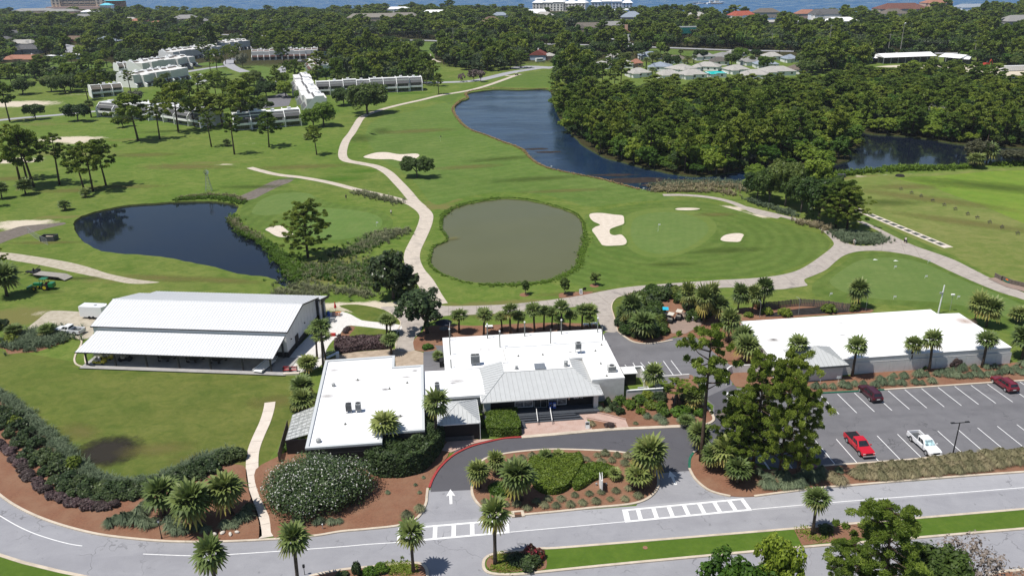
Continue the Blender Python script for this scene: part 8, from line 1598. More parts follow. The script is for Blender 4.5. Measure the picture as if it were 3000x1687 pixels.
MID=[(300,205),(285,215),(330,175),(345,180),(360,150),(405,140),(290,165),(270,170),(250,175),(235,190),(330,155),(355,158),(400,125),(420,120),(440,125),(500,140),(515,150),(580,150),(590,160),(600,145),(650,140),(668,140),(700,150),(715,160),(540,215),(560,235),(575,255),(590,240),(545,250),(520,260),(500,240),(470,245),(440,250),(455,230),(480,270),(465,285),(430,275),(620,240),(600,270),(640,250),(655,285),(700,235),(670,245),(720,245),(710,215),(640,215),(785,215),(800,215),(820,205),(845,200),(860,195),(880,190),(905,192),(920,185),(950,190),(975,192),(1000,190),(1020,185),(875,175),(900,172),(930,170),(960,168),(850,180),
(1110,150),(1130,160),(1150,152),(1170,165),(1190,155),(1210,165),(1145,170),(1180,172),(1215,150),(1235,170),(1250,160),(1265,175),(1285,165),(1300,150),(1310,172),(1275,150),(1260,145),(1300,135),(1245,140),(1330,135),(1225,180),(1420,145),(1440,155),(1430,165),(1460,160),(1480,165),(1400,135),(1450,140),(1475,150),(1500,158),(1540,165),(1570,158),(1555,175),(1530,190),(1500,190),(1640,160),(1690,170),(1760,150),(1840,165),(1920,175),(1860,150),(2030,165),(2045,175),(2060,160),(2020,185),(2075,180),(2100,170),(2120,160),(2150,165),(2140,175),(2170,170),(1900,145),(1960,145),
(885,125),(900,130),(930,125),(870,130),(980,115),(1020,116),(860,140),(945,140),(60,180),(170,205),(150,170),(110,165),(205,170),(225,180),(245,160),(270,150),(260,140),(240,145),(220,160),(180,160),(285,135),(310,140),(30,215),(0,232),(-10,240),(240,215),(330,235),(415,290),(365,285)]
for i,(x,y) in enumerate(MID):
 g=G(x,y);pn=rnd.random()<.3;P_=PINE if pn else (OAKB if rnd.random()<.3 else OAK);h=rnd.uniform(11,15) if pn else rnd.uniform(6.5,10);tree('pine_tree' if pn else 'oak_tree','pine growing among the estate houses and gardens' if pn else 'oak growing among the estate houses and gardens','pine tree' if pn else 'oak tree',P_,x,y,0,15 if pn else 8,rnd.uniform(7,9) if pn else h*rnd.uniform(1.1,1.4),'estate pines' if pn else 'estate oaks',8 if pn else 9,tree_h=h)
 # vehicles
def wheel_set(t_,xs,yw,r_,w=.24,loc=True):
 tm_=MB();tm_.tube([(0,-w/2,0),(0,-w/2+.04,0),(0,w/2-.04,0),(0,w/2,0)],[r_*.93,r_,r_,r_*.93],18);tme=tm_.mesh('tyre',mRubber,True);rm=MB();rm.tube([(0,-w/2-.01,0),(0,w/2+.01,0)],r_*.62,14);rme=rm.mesh('rim',mChrome)
 for x in xs:
  for s in (-1,1):wh_=link('wheel',tme,t_,(x,s*yw,r_));link('rim',rme,wh_)
def loft(secs,mats,name,root,smooth=False):
 """secs: list of (x, [(y,z) half profile from bottom centre to top centre]); mirrored body shell along x"""
 m=MB();k=len(secs[0][1]);full=[]
 for x,P in secs:full.append([(x,y,z) for y,z in P]+[(x,-y,z) for y,z in P[::-1]])
 n=2*k
 for f in full:m.v+=f
 for i in range(len(full)-1):
  for j in range(n):m.f.append((i*n+j,i*n+(j+1)%n,(i+1)*n+(j+1)%n,(i+1)*n+j));m.mi.append(0)
 m.f.append(tuple(range(n-1,-1,-1)));m.mi.append(0);m.f.append(tuple((len(full)-1)*n+j for j in range(n)));m.mi.append(0)
 o=m.build(name,mats,root,smooth=False);md=o.modifiers.new('b','BEVEL');md.width=.045;md.segments=2;md.limit_method='ANGLE';md.angle_limit=R(18);return o
def pickup(label,loc,rz,col,bedcover=False,sunshade=False,L=5.7,W=1.98):
 t_=thing('pickup_truck',label,'pickup truck',loc,rz);w=W/2;f=L/2
 P= lambda z1,yy=w,z0=.42:[(0,z0),(yy*.92,z0),(yy,z0+.15),(yy,z1-.14),(yy-.07,z1),(0,z1+.03)]
 loft([(f,P(.86,w*.86,.5)),(f-.10,P(.98,w*.95)),(f-.5,P(1.06)),(f-1.55,P(1.14)),(f-1.6,P(1.12)),(-.35,P(1.12)),(-.42,P(1.12))],col,'body',t_)
 bo=MB();bo.box(-f,-w,.45,-.42,-w+.12,1.14);bo.box(-f,w-.12,.45,-.42,w,1.14);bo.box(-f,-w+.12,.45,-f+.1,w-.12,1.12);bo.box(-f+.1,-w+.12,.45,-.42,w-.12,.62);bevel(bo.build('cargo_bed',col,t_),.02)
 if bedcover:MB().box(-f+.08,-w+.10,1.08,-.45,w-.10,1.155).build('bed_cover',mBlack,t_)
 else:MB().box(-f+.11,-w+.13,.62,-.44,w-.13,.66).build('bed_liner',mBlack if not bedcover and col is not pWhite else mGreyD,t_);
 cab=[(f-1.5,.98,1.12),(f-2.25,.80,1.74),(f-3.35,.80,1.80),(-.50 if L>5 else -.4,.84,1.70),(-.42,.95,1.12)]
 m=MB();xs=[c_[0] for c_ in cab]
 top=[(f-2.22,.70),(-.62,.70)]
 m.add([(f-1.5,-w+.07,1.12),(f-1.5,w-.07,1.12),(-.40,w-.06,1.12),(-.40,-w+.06,1.12),(f-2.3,-w+.26,1.76),(f-2.3,w-.26,1.76),(-.62,w-.24,1.78),(-.62,-w+.24,1.78)],[(0,1,5,4),(1,2,6,5),(2,3,7,6),(3,0,4,7),(4,5,6,7)])
 bevel(m.build('cab',col,t_),.05)
 def pane(name,pts,mat=mGlass):
  v=[Vector(p) for p in pts];n=(v[1]-v[0]).cross(v[2]-v[0]).normalized()*.015;c_=sum(v,Vector())/len(v)
  if n.dot(c_-Vector((f-3.0,0,1.3)))<0:n=-n
  MB().add([tuple(p+n) for p in v],[tuple(range(len(v)))]).build(name,mat,t_)
 A= lambda s,t:Vector((f-1.5,-w+.07,1.12)).lerp(Vector((f-2.3,-w+.26,1.76)),t).lerp(Vector((f-1.5,w-.07,1.12)).lerp(Vector((f-2.3,w-.26,1.76)),t),s)
 pane('windscreen',[A(.07,.08),A(.93,.08),A(.90,.93),A(.10,.93)],mGlass if not sunshade else mShade)
 Bk= lambda s,t:Vector((-.40,-w+.06,1.12)).lerp(Vector((-.62,-w+.24,1.78)),t).lerp(Vector((-.40,w-.06,1.12)).lerp(Vector((-.62,w-.24,1.78)),t),s)
 pane('rear_window',[Bk(.12,.15),Bk(.88,.15),Bk(.86,.88),Bk(.14,.88)])
 for sg in (-1,1):
  S= lambda s,t:Vector((f-1.5,sg*(w-.07),1.12)).lerp(Vector((f-2.3,sg*(w-.26),1.76)),t).lerp(Vector((-.40,sg*(w-.06),1.12)).lerp(Vector((-.62,sg*(w-.24),1.78)),t),s)
  pane('side_window',[S(.10,.12),S(.50,.12),S(.50,.86),S(.13,.86)]);pane('side_window',[S(.54,.12),S(.90,.12),S(.88,.86),S(.54,.86)])
  bevel(MB().box(f-1.85,sg*(w+.02) if sg>0 else -w-.24,1.14,f-1.7,w+.24 if sg>0 else -w-.02,1.34).build('mirror',col,t_),.03)
  MB().box(f-.16,sg*w*.56 if sg>0 else -w*.9,.78,f-.02,w*.9 if sg>0 else -w*.56,.94).build('headlight',mSignW,t_)
  MB().box(-f-.02,sg*w*.82 if sg>0 else -w,.8,-f+.02,w if sg>0 else -w*.82,1.05).build('tail_light',mTail,t_)
  for x in (f-.95,-f+1.15):MB().tube([(x,sg*(w-.02),.42),(x,sg*(w+.015),.42)],.47,18).build('wheel_arch',mBlack,t_)
 MB().box(f-.06,-w*.52,.62,f+.012,w*.52,.93).build('grille',mBlack if col is not pWhite else mGreyD,t_)
 bevel(MB().box(f-.05,-w*.93,.42,f+.10,w*.93,.60).build('bumper',mChrome if col is pRed else col,t_),.03);bevel(MB().box(-f-.14,-w*.93,.45,-f,w*.93,.64).build('bumper',mChrome,t_),.03)
 MB().box(-f-.02,-.25,.7,-f+.0,.25,.85).build('plate',mSignW,t_)
 wheel_set(t_,(f-.95,-f+1.15),w-.10,.40);return t_
mTail=plain('tail_light_red',(.30,.01,.01),.3);mShade=plain('blue_silver_sunshade',(.35,.50,.70),.3,.5,.0,var=.9,vscale=2.0)
def suv(label,loc,rz,col,L=4.9,W=1.95):
 t_=thing('suv_car',label,'car',loc,rz);w=W/2;f=L/2
 P= lambda z1,yy=w,z0=.34:[(0,z0),(yy*.92,z0),(yy,z0+.15),(yy,z1-.14),(yy-.07,z1),(0,z1+.03)]
 loft([(f,P(.78,w*.85,.42)),(f-.15,P(.90,w*.95)),(f-1.2,P(1.02)),(-.2,P(1.06)),(-f+.12,P(1.08)),(-f,P(1.0,w*.92,.42))],col,'body',t_)
 C0=[(f-1.25,w-.08,1.02),(f-1.95,w-.28,1.62),(-f+.45,w-.28,1.66),(-f+.08,w-.12,1.05)]
 m=MB();V=[(x,-y,z) for x,y,z in C0]+[(x,y,z) for x,y,z in C0];m.add(V,[(0,3,2,1),(4,5,6,7),(0,1,5,4),(1,2,6,5),(2,3,7,6)]);bevel(m.build('cabin',col,t_),.06)
 def pane(name,pts,mat=mGlass):
  v=[Vector(p) for p in pts];n=(v[1]-v[0]).cross(v[2]-v[0]).normalized()*.012;c_=sum(v,Vector())/len(v)
  if n.dot(c_-Vector((-.3,0,1.2)))<0:n=-n
  MB().add([tuple(p+n) for p in v],[tuple(range(len(v)))]).build(name,mat,t_)
 def q(a,b,c_,d,s,t):return Vector(a).lerp(Vector(b),s).lerp(Vector(d).lerp(Vector(c_),s),t)
 F4=(V[0],V[4],V[5],V[1]);pane('windscreen',[q(*F4,.08,.1),q(*F4,.92,.1),q(*F4,.92,.9),q(*F4,.08,.9)])
 F4=(V[3],V[7],V[6],V[2]);pane('rear_window',[q(*F4,.1,.25),q(*F4,.9,.25),q(*F4,.9,.9),q(*F4,.1,.9)])
 for o_ in (0,4):
  F4=(V[o_],V[o_+3],V[o_+2],V[o_+1]);sg=-1 if o_==0 else 1
  for a_,b_ in ((.10,.34),(.37,.64),(.67,.90)):pane('side_window',[q(*F4,a_,.12),q(*F4,b_,.12),q(*F4,b_ if b_<.8 else .86,.86),q(*F4,a_ if a_>.2 else .16,.86)])
  bevel(MB().box(f-1.7,sg*(w) if sg>0 else -w-.2,1.02,f-1.56,w+.2 if sg>0 else -w,1.18).build('mirror',col,t_),.03)
  MB().box(-f-.012,sg*w*.62 if sg>0 else -w*.9,.78,-f+.05,w*.9 if sg>0 else -w*.62,.98).build('tail_light',mTail,t_)
  MB().box(f-.10,sg*w*.5 if sg>0 else -w*.85,.66,f+.01,w*.85 if sg>0 else -w*.5,.80).build('headlight',mSignW,t_)
  MB().box(-f+.5,sg*(w-.36)-.02,1.68,f-2.1,sg*(w-.36)+.02,1.73).build('roof_rail',mBlack,t_)
  for x in (f-.9,-f+.95):MB().tube([(x,sg*(w-.02),.38),(x,sg*(w+.012),.38)],.42,18).build('wheel_arch',mBlack,t_)
 MB().box(-f-.02,-.27,.68,-f,.27,.82).build('plate',mSignW,t_);MB().box(-f-.06,-w*.9,.36,-f+.02,w*.9,.56).build('bumper',mBlack,t_)
 wheel_set(t_,(f-.9,-f+.95),w-.11,.36);return t_
pickup('red pickup truck with black bed cover parked nose-out by the lower kerb',UVW(61.3,94.1),AZ-R(90),pRed,True)
pickup('white pickup truck with a blue sunshade in its windscreen',UVW(70.85,93.1),AZ-R(90),pWhite,False,True,5.9)
pickup('white pickup truck with open bed parked beside the barn',Gz(0,562,2.576,530,1065),AZ+R(180-18),pWhite,False,False,5.9)
suv('dark wine-coloured car parked tail-out near the annexe',UVW(71.0,108.4),AZ+R(90),pWine);suv('dark red car at the right edge of the car park',UVW(94.7,108.3),AZ+R(90),pWine2)
suv('dark maroon car in the deep shade under the big pines',UVW(*uvof(G(*T(2,2,915,600)))),AZ-R(90),pWine2)
def simple_car(lb,mx,my,rz,col,grp):
 t_=suv(lb,G(mx,my),rz,col);t_['group']=grp;return t_
c0_=suv('parked car in the estate courtyards',G(500,170),R(10),pBlack);c0_['group']='cars among the townhouses'
for i,(x,y,rz) in enumerate([(478,172,15),(505,198,40),(520,200,30),(540,200,5),(480,176,10),(765,158,0),(430,0,0)]):
 if y:dup(c0_,G(x,y),R(rz))
cw_=suv('white car parked among the townhouses',G(535,202),R(20),pWhite);cw_['group']='white cars among the townhouses'
for (x,y,rz) in [(470,175,0),(757,156,10),(168,106,0),(205,111,20),(640,266,0)]:dup(cw_,G(x,y),R(rz))
suv('white car driving on the far road at the left',G(706,89),R(-4),pWhite);
g=G(1358,157);t_=thing('camper_van','white motorhome parked on the drive of the pale blue house','motorhome',g,R(20));bevel(MB().box(-3.4,-1.15,.5,2.6,1.15,3.1).build('body',mWhite,t_),.12);bevel(MB().box(2.6,-1.05,.5,3.8,1.05,1.9).build('bonnet',mWhite,t_),.1);MB().box(-2.6,-1.18,1.6,1.8,-1.14,2.3).build('window',mGlass,t_);wheel_set(t_,(2.6,-2.2),1.0,.4)
clx= lambda x,y:G((1800+x/5.724)/K,(830+y/5.724)/K)
cart('golf_cart','golf cart with cream roof, right one of the pair by the cart clump',0,0,AZ+R(60),pCream,mBlack,at=clx(1080,600));cart('golf_cart','golf cart with cream roof, left one of the pair by the cart clump',0,0,AZ+R(60),pCream,mBlack,at=clx(940,650));cart('golf_cart','blue-roofed cart beside the cream-roofed pair',0,0,AZ+R(75),pCyan,pBlack,at=clx(850,560))
cart('golf_cart','golf cart with white roof on the far cart path',0,0,R(20),mWhite,mBlack,at=G(*T(1,0,1323,570)))
for i,(x,y,kd) in enumerate([(1240,560,0),(1310,620,1),(1410,650,2),(1340,560,1),(1270,590,0)]):
 g=clx(x,y);m=MB()
 if kd==0:m.box(-.5,-.3,0,.5,.3,.5);m.tube([(-.5,-.3,.5),(-.5,.3,.9)],.03,4);m.tube([(.5,-.3,.5),(.5,.3,.9)],.03,4)
 elif kd==1:m.cyl(0,0,0,.6,.25,.3,10)
 else:m.cyl(0,0,0,.75,.45,.5,12)
 tag(m.build(['scrap_crate','bucket','barrel'][kd],[mGrey,mWhite,mGreyD][kd],None,(g.x,g.y,.1)),['grey scrap crate on the brown apron, left','white bucket standing by the apron edge','dark barrel at the end of the brown apron','white bucket behind the scrap on the apron','low grey scrap crate on the brown apron, right'][i],['crate','bucket','barrel','bucket','crate'][i])
g=Gz(0,562,2.576,335,735);t_=thing('tractor','green tractor with yellow wheels and cab roof beside the trailer','tractor',g,AZ+R(172))
bevel(MB().prism([(.2,-.4),(2.2,-.35),(2.2,.35),(.2,.4)],.9,1.6).build('bonnet',pGreen,t_),.08);m=MB();[m.box(x,y,1.2,x+.07,y+.07,2.55) for x in (-1.0,.3) for y in (-.65,.58)];m.build('cab_frame',pBlack,t_);bevel(MB().box(-1.15,-.75,2.55,.45,.75,2.68).build('cab_roof',pGreen,t_),.05);MB().box(-.8,-.3,1.1,-.3,.3,1.35).box(-.85,-.3,1.35,-.75,.3,1.75).build('seat',plain('seat_red',(.4,.03,.03)),t_)
MB().box(-1.2,-.45,.7,.3,.45,1.1).build('chassis',pGreen,t_);MB().tube([(2.2,-.5,1),(3.2,-.5,.5)],.07,5).tube([(2.2,.5,1),(3.2,.5,.5)],.07,5).box(3.1,-.9,.2,3.5,.9,.8).build('front_loader',pGreen,t_);bevel(MB().box(-2.6,-.7,.6,-1.4,.7,1.7).build('spray_tank',pGreen,t_),.15)
for x,r_ in ((-.7,.75),(1.8,.48)):
 for s in (-.8,.8):wh_=MB().tube([(x,s-.2,r_),(x,s+.2,r_)],r_,18).build('wheel',mRubber,t_);MB().tube([(x,s-.21,r_),(x,s+.21,r_)],r_*.55,12).build('rim',pYellow,wh_)
g=Gz(0,562,2.576,400,650);t_=thing('flatbed_trailer','long grey flatbed trailer with sloping tail behind the tractor','trailer',g,AZ+R(-22))
for k in range(12):MB().box(-4.5+k*.62,-1.25,.85,-4.5+k*.62+.58,1.25,.93).build('plank',plain('deck%d'%k,(.30,.28,.25),.9) if k==0 else MATS['deck0'],t_)
MB().add([(2.95,-1.25,.93),(4.6,-1.25,.35),(4.6,1.25,.35),(2.95,1.25,.93),(2.95,-1.25,.8),(4.6,-1.25,.22),(4.6,1.25,.22),(2.95,1.25,.8)],[(0,1,2,3),(7,6,5,4),(0,4,5,1),(2,6,7,3),(1,5,6,2)]).build('ramp',MATS['deck0'],t_)
MB().box(-4.6,-1.32,.7,3.0,-1.25,.95).box(-4.6,1.25,.7,3.0,1.32,.95).box(-7.5,-.4,.9,-4.5,.4,1.15).build('frame',mBlack,t_);MB().box(-5.6,-.9,.95,-4.6,.9,1.1).tube([(-5.3,0,1.1),(-5.2,0,2.0)],.15,6).build('gooseneck',mBlack,t_)
for x in (.4,1.5):
 for s in (-1.0,1.0):MB().tube([(x,s-.2,.42),(x,s+.2,.42)],.42,14).build('wheel',mRubber,t_)
g=Gz(0,562,2.576,230,615);t_=thing('loader_attachment','black loader attachment lying in front of the flatbed trailer','machine',Gz(0,562,2.576,280,615),.5);MB().box(-.9,-.5,.3,.9,.5,1.0).tube([(-.9,0,.6),(-2.6,-.6,.5)],.08,5).tube([(0,.4,1),(.9,.6,1.5)],.09,5).build('bucket',mBlack,t_);MB().tube([(.5,-.5,.35),(.5,.5,.35)],.35,10).build('roller',mRubber,t_)
g=Gz(0,562,2.576,375,365);t_=thing('skip','open rusty dumpster with rubbish behind a mesh fence','skip',g,AZ+R(-6))
m=MB();m.box(-1.9,-1.2,0,1.9,-1.1,1.4);m.box(-1.9,1.1,0,1.9,1.2,1.4);m.box(-1.9,-1.1,0,-1.8,1.1,1.4);m.box(1.8,-1.1,0,1.9,1.1,1.4);m.box(-1.8,-1.1,0,1.8,1.1,.12);m.build('body',mGreyD,t_)
MB().box(-1.78,-1.08,.12,1.78,1.08,.7).build('rust_load',plain('rust',(.22,.10,.06),.9,.1,var=.5),t_);MB().add([(-1,-.4,.8),(.8,-.6,.75),(.9,.5,1.0),(-.9,.5,1.1)],[(0,1,2,3)]).add([(-1,-.4,.7),(.8,-.6,.7),(.9,.5,.7),(-.9,.5,.7)],[(3,2,1,0)]).build('cardboard',plain('cardboard',(.5,.42,.3)),t_)
t_=thing('mesh_fence','short chain-link fence in front of the dumpster','fence',Gz(0,562,2.576,290,365),0)
A_=[Gz(0,562,2.576,*q) for q in [(215,310),(262,345),(310,375),(362,402)]];o0=t_.location
for i,p in enumerate(A_):MB().tube([p-o0,p-o0+Vector((0,0,1.7))],.04,5).build('post',mGrey,t_)
for i in range(3):
 a,b_=A_[i]-o0,A_[i+1]-o0;m=MB();[m.tube([a.lerp(b_,q/9)+Vector((0,0,.05)),a.lerp(b_,q/9)+Vector((0,0,1.65))],.012,3) for q in range(10)];[m.tube([a+Vector((0,0,z)),b_+Vector((0,0,z))],.012 if .1<z<1.6 else .025,3) for z in (.05,.35,.65,.95,1.25,1.65)];m.build('mesh_panel',mGrey,t_)
 # street furniture and small things
g=UVW(*uvof(Gz(2700,1200,9.055,800,1300)));t_=thing('car_park_light','tall dark twin-headed light pole at the lower kerb of the car park','light pole',g,AZ)
MB().cyl(0,0,0,6.0,.10,.07,8).build('shaft',mBlack,t_);MB().cyl(0,0,0,.35,.2,.2,10).build('base',mGreyD,t_);MB().box(-.9,-.05,5.95,1.2,.05,6.03).build('arm',mBlack,t_)
for s in (-1,1.2):bevel(MB().box(s-.35,-.16,6.0,s+.25,.16,6.1).build('lamp_head',mBlack,t_),.02)
g=G(*T(0,2,1222,1168));t_=thing('street_lamp','small black street lamp by the left kerb','street lamp',g);MB().cyl(0,0,0,.3,.13,.09,8).cyl(0,0,.3,2.5,.06,.05,8).build('post',mBlack,t_);MB().cyl(0,0,2.5,2.85,.10,.17,6).build('lantern',mSignW,t_);MB().cyl(0,0,2.85,3.05,.2,.02,6).build('cap',mBlack,t_)
def bollard(px,py,lb,c=2,src=0):g=G(*T(src,2,px,py));t_=thing('bollard_light',lb,'bollard light',g);MB().cyl(0,0,0,.75,.05,.05,8).build('post',mGrey,t_);MB().cyl(0,0,.75,.85,.1,.08,8).build('head',mSignW,t_)
bollard(2212,1105,'bollard light right of the footpath');bollard(2437,1097,'bollard light in front of the blossom shrub');bollard(1592,1190,'white marker post on the kerb behind the bottom left palm')
g=G(*T(0,2,2300,1440));t_=thing('mailbox_post','small black box on a post by the road at the bottom','post box',g);MB().cyl(0,0,0,1.2,.04,.04,6).build('post',mBlack,t_);MB().box(-.12,-.1,1.1,.12,.1,1.5).build('box',mBlack,t_)
g=G(*T(1,2,1856,338));t_=thing('sandwich_board','white sandwich board with black lettering by the entrance ramp','sandwich board',g+Vector((0,0,.12)),AZ)
for s in (-1,1):
 f_=MB().add([(-.32,s*.28,0),(.32,s*.28,0),(.32,s*.03,1.15),(-.32,s*.03,1.15),(-.32,s*.24,0),(.32,s*.24,0),(.32,0,1.15),(-.32,0,1.15)],[(0,1,2,3),(7,6,5,4),(0,4,5,1),(1,5,6,2),(3,2,6,7),(0,3,7,4)]).build('panel',mWhite,t_)
text(t_,'ADA',(0,-.285+.9*.217,.9),.26,mBlack,0,math.pi/2-.215,bold=.012)
MB().add([(-.27,-.285+.66*.217,.66),(.27,-.285+.66*.217,.66),(.27,-.285+.84*.217,.84),(-.27,-.285+.84*.217,.84)],[(0,1,2,3)]).build('printed_band',mBlack,t_)
MB().add([(-.2,-.26+.03,.18),(.2,-.26+.03,.18),(.2,-.26+.10,.48),(-.2,-.26+.10,.48)],[(0,1,2,3)]).build('picture_patch',mGreyD,t_)
for i,(x,col) in enumerate([(17.95,pBlue),(18.6,pBlue)]):
 t_=thing('newspaper_box',['left','right'][i]+' blue newspaper box beside the entrance door','newspaper box',UVW(x,110.6,.58),AZ);bevel(MB().box(-.25,-.22,.1,.25,.22,1.15).build('body',col,t_),.03);MB().box(-.18,-.235,.5,.18,-.215,.95).build('door',mGlass if i==0 else mSignW,t_);MB().box(-.2,-.18,0,.2,.18,.1).build('foot',mBlack,t_)
g=G(*T(1,2,1960,795));t_=thing('entrance_sign','white two-faced sign standing edge-on in the drive island','sign',g+Vector((0,0,.1)),AZ+R(82))
for s in (-1,1):MB().add([(-1.1,s*.12,0),(1.1,s*.22,0),(1.1,s*.20,1.9),(-1.1,s*.10,1.9),(-1.1,s*.06,0),(1.1,s*.16,0),(1.1,s*.14,1.9),(-1.1,s*.04,1.9)],[(0,1,2,3),(7,6,5,4),(3,2,6,7),(0,3,7,4),(1,5,6,2)]).build('panel',mWhite,t_)
MB().box(-1.15,-.1,0,-1.0,.1,2.1).build('post',mWhite,t_)
for i,(px,py) in enumerate([(1925,770),(1998,770)]):g=G(*T(1,2,px,py));tag(MB().cyl(0,0,0,.2,.08,.08,8).ell(0,0,.3,.16,.14,.14,8,5).build('spotlight',mGrey,None,(g.x,g.y,.1)),['left','right'][i]+' ground spotlight beside the island sign','spotlight')
g=G(*T(1,2,1333,990));t_=thing('storm_drain','storm drain with iron grate in the kerb of the island','drain',g,AZ);MB().box(-.85,-.5,0,-.45,.75,.19).box(.45,-.5,0,.85,.75,.19).box(-.45,.45,0,.45,.75,.19).build('concrete_frame',mKerb,t_)
MB().box(-.45,-.45,.02,.45,.45,.04).build('pit',mBlack,t_);[MB().box(-.42+k*.12,-.45,.05,-.36+k*.12,.45,.09).build('grate_bar',plain('rust_iron',(.12,.07,.05)) if k==0 else MATS['rust_iron'],t_) for k in range(8)]
def sign(x,y,h,lb,c='white',w=.45,tilt=0):g=G(x,y);t_=thing('road_sign',lb,'sign',g,AZ+tilt);MB().cyl(0,0,0,h,.035,.03,6).build('post',mWhite,t_);MB().box(-w/2,-.03,h-.45,w/2,0,h).build('plate',mWhite,t_);return t_
sign(*T(2,1,1170,1449),1.5,'small white sign on a post in front of the annexe wall',w=.7);sign(*T(2,1,1035,1449),.9,'thin white stake left of the annexe sign',w=.06)
g=G(*T(2,1,1928,918));t_=thing('white_mast','white wooden pole with floodlight behind the long white building','pole',g);MB().tube([(0,0,0),(.15,0,6.2)],[.16,.12],8).build('shaft',mWhite,t_);MB().box(-.5,-.2,4.4,.1,.1,4.7).build('floodlight',mGrey,t_)
g=G(*T(2,1,2015,900));t_=thing('roof_dish','small white flood lamp on the rear roof edge','lamp',g);MB().cyl(0,0,0,3.6,.04,.04,6).build('arm',mGrey,t_);bevel(MB().box(-.35,-.2,3.5,.35,.2,3.8).build('head',mWhite,t_),.04)
for i,(px,py) in enumerate([(580,950),(872,930),(1380,900)]):g=Gz(2000,562,2.576,px,py);tag(MB().tube([(0,0,0),(0,.0,3.3),(-.25,.35,3.7),(-.6,.7,3.7)],.04,5).build('gooseneck_lamp',mGrey,None,(g.x,g.y,0)),['left','middle','right'][i]+' gooseneck lamp on the rear edge of the long white roof','lamp')
t_=thing('timber_screen','weathered grey timber screen fence between green and long white building','fence',G(*T(2,1,900,880)),0);o0=t_.location
P_=[Gz(2000,562,2.576,*q) for q in [(622,885),(720,880),(810,868),(885,862),(985,868),(1100,878),(1200,892),(1255,900)]]
for i in range(len(P_)-1):
 a,b_=P_[i]-o0,P_[i+1]-o0;MB().tube([a,a+Vector((0,0,1.75))],.09,5).build('post',mWood,t_);L=(b_-a).length;n=int(L/.32)
 for k in range(n):
  p=a.lerp(b_,(k+.5)/n);ang=math.atan2(b_.y-a.y,b_.x-a.x);MB().box(-.14,-.02,.05,.14,.02,1.6+.05*((k*7)%3)).build('board',mWood,t_,p,ang)
MB().tube([P_[-1]-o0,P_[-1]-o0+Vector((0,0,1.75))],.09,5).build('post',mWood,t_)
t_=thing('timber_wall','low timber retaining wall with a painted orange sun at the right edge','wall',Gz(2000,562,2.576,2450,690),0);o0=t_.location
Q_=[Gz(2000,562,2.576,*q) for q in [(2352,645),(2400,670),(2410,668),(2480,700),(2576,722),(2700,765)]]
for i in range(len(Q_)-1):
 a,b_=Q_[i]-o0,Q_[i+1]-o0;L=(b_-a).length;ang=math.atan2(b_.y-a.y,b_.x-a.x)
 for z in range(4):MB().box(0,-.05,z*.28+.02,L,.05,z*.28+.27).build('board',mWood,t_,a,ang)
a,b_=Q_[2]-o0,Q_[3]-o0;ang=math.atan2(b_.y-a.y,b_.x-a.x);c_=a.lerp(b_,.5);m=MB();n=20;m.add([(0,-.07,.5)]+[(.42*math.cos(math.pi*q/n),-.07,.5+.42*math.sin(math.pi*q/n)) for q in range(n+1)],[(0,q+1,q+2) for q in range(n)]);m.build('painted_sun',pOrange,t_,c_,ang)
m=MB();m.add([(-.8,-.068,.15),(.8,-.068,.15),(.8,-.068,.45),(-.8,-.068,.5)],[(0,1,2,3)]);m.build('painted_sea',plain('mural_teal',(.02,.16,.14)),t_,c_,ang)
sheet('brick_apron',TT(2,1,[(2300,655),(2360,650),(2440,690),(2576,720),(2750,770),(2750,800),(2576,755),(2440,720)]),.12,MATS['rusty_apron'],0)
A0=G(*T(2,1,1318,135));A1=G(*T(2,1,1985,412));d_=(A1-A0);L=d_.length;d_.normalize();ang=math.atan2(d_.y,d_.x)
strip=bpy.data.objects.new('tee_line',None);COL.objects.link(strip);strip.location=A0;strip.rotation_euler=(0,0,ang);strip['kind']='structure'
link('concrete_strip',MB().box(-2,-1.3,0,L+1,1.3,.06).mesh('strip',mWalk),strip)
mme=MB().box(-1.0,-.75,.06,1.0,.75,.09).mesh('mat',plain('mat_green',(.075,.085,.075),.95,.1))
n=12
for k in range(n):o=link('range_mat',mme,None,A0+d_*(k+.35)*(L/n),ang);tag(o,'dark hitting mat on the white strip of the driving range','golf mat','hitting mats on the range strip')
st=thing('bag_stand','small dark wooden bag stand on the far line of the range','bag stand',G(*T(2,0,1645,1435)),0,'bag stands on the range')
MB().tube([(-.5,-.4,0),(0,0,1.1)],.05,4).tube([(.5,-.4,0),(0,0,1.1)],.05,4).tube([(0,.5,0),(0,0,1.1)],.05,4).build('frame',mWood,st);MB().box(-.55,-.2,.5,.55,.2,.62).build('shelf',mBlack,st)
for (px,py) in [(1725,10),(1797,35),(1884,68),(1972,102),(2055,132),(2148,170),(2220,197),(2314,232),(2407,270),(2525,316)]:dup(st,Gz(2000,562,2.576,px,py+6),rnd.uniform(-.3,.3))
def flag(x,y,lb,h=2.2,col=None):g=G(x,y);t_=thing('golf_flag',lb,'golf flag',g);MB().cyl(0,0,0,h,.03,.02,5).build('stick',mWhite,t_);MB().box(.02,-.01,h-.4,.55,.01,h-.02).build('cloth',col or mWhite,t_)
flag(*T(1,1,2390,300),'flagstick on the big green right of the murky pond');flag(*T(1,0,747,1070),'dark flagstick out on the fairway',2.4,mBlack);flag(*T(1,1,265,262),'white flag on the green left of the cart path',1.4);flag(*T(1,0,2275,1437),'small white marker by the lake end',.9);flag(*T(1,0,1580,1272),'white stake on the lake shore',1.0)
for i,(px,py) in enumerate([(1595,575),(1828,648),(1850,532),(2070,803),(1590,803),(1110,780)]):flag(*T(2,1,px,py+6),'short practice flag on the putting green by the range',.8)
for o in [q for q in bpy.data.objects if q.get('label')=='short practice flag on the putting green by the range']:o['group']='practice flags'
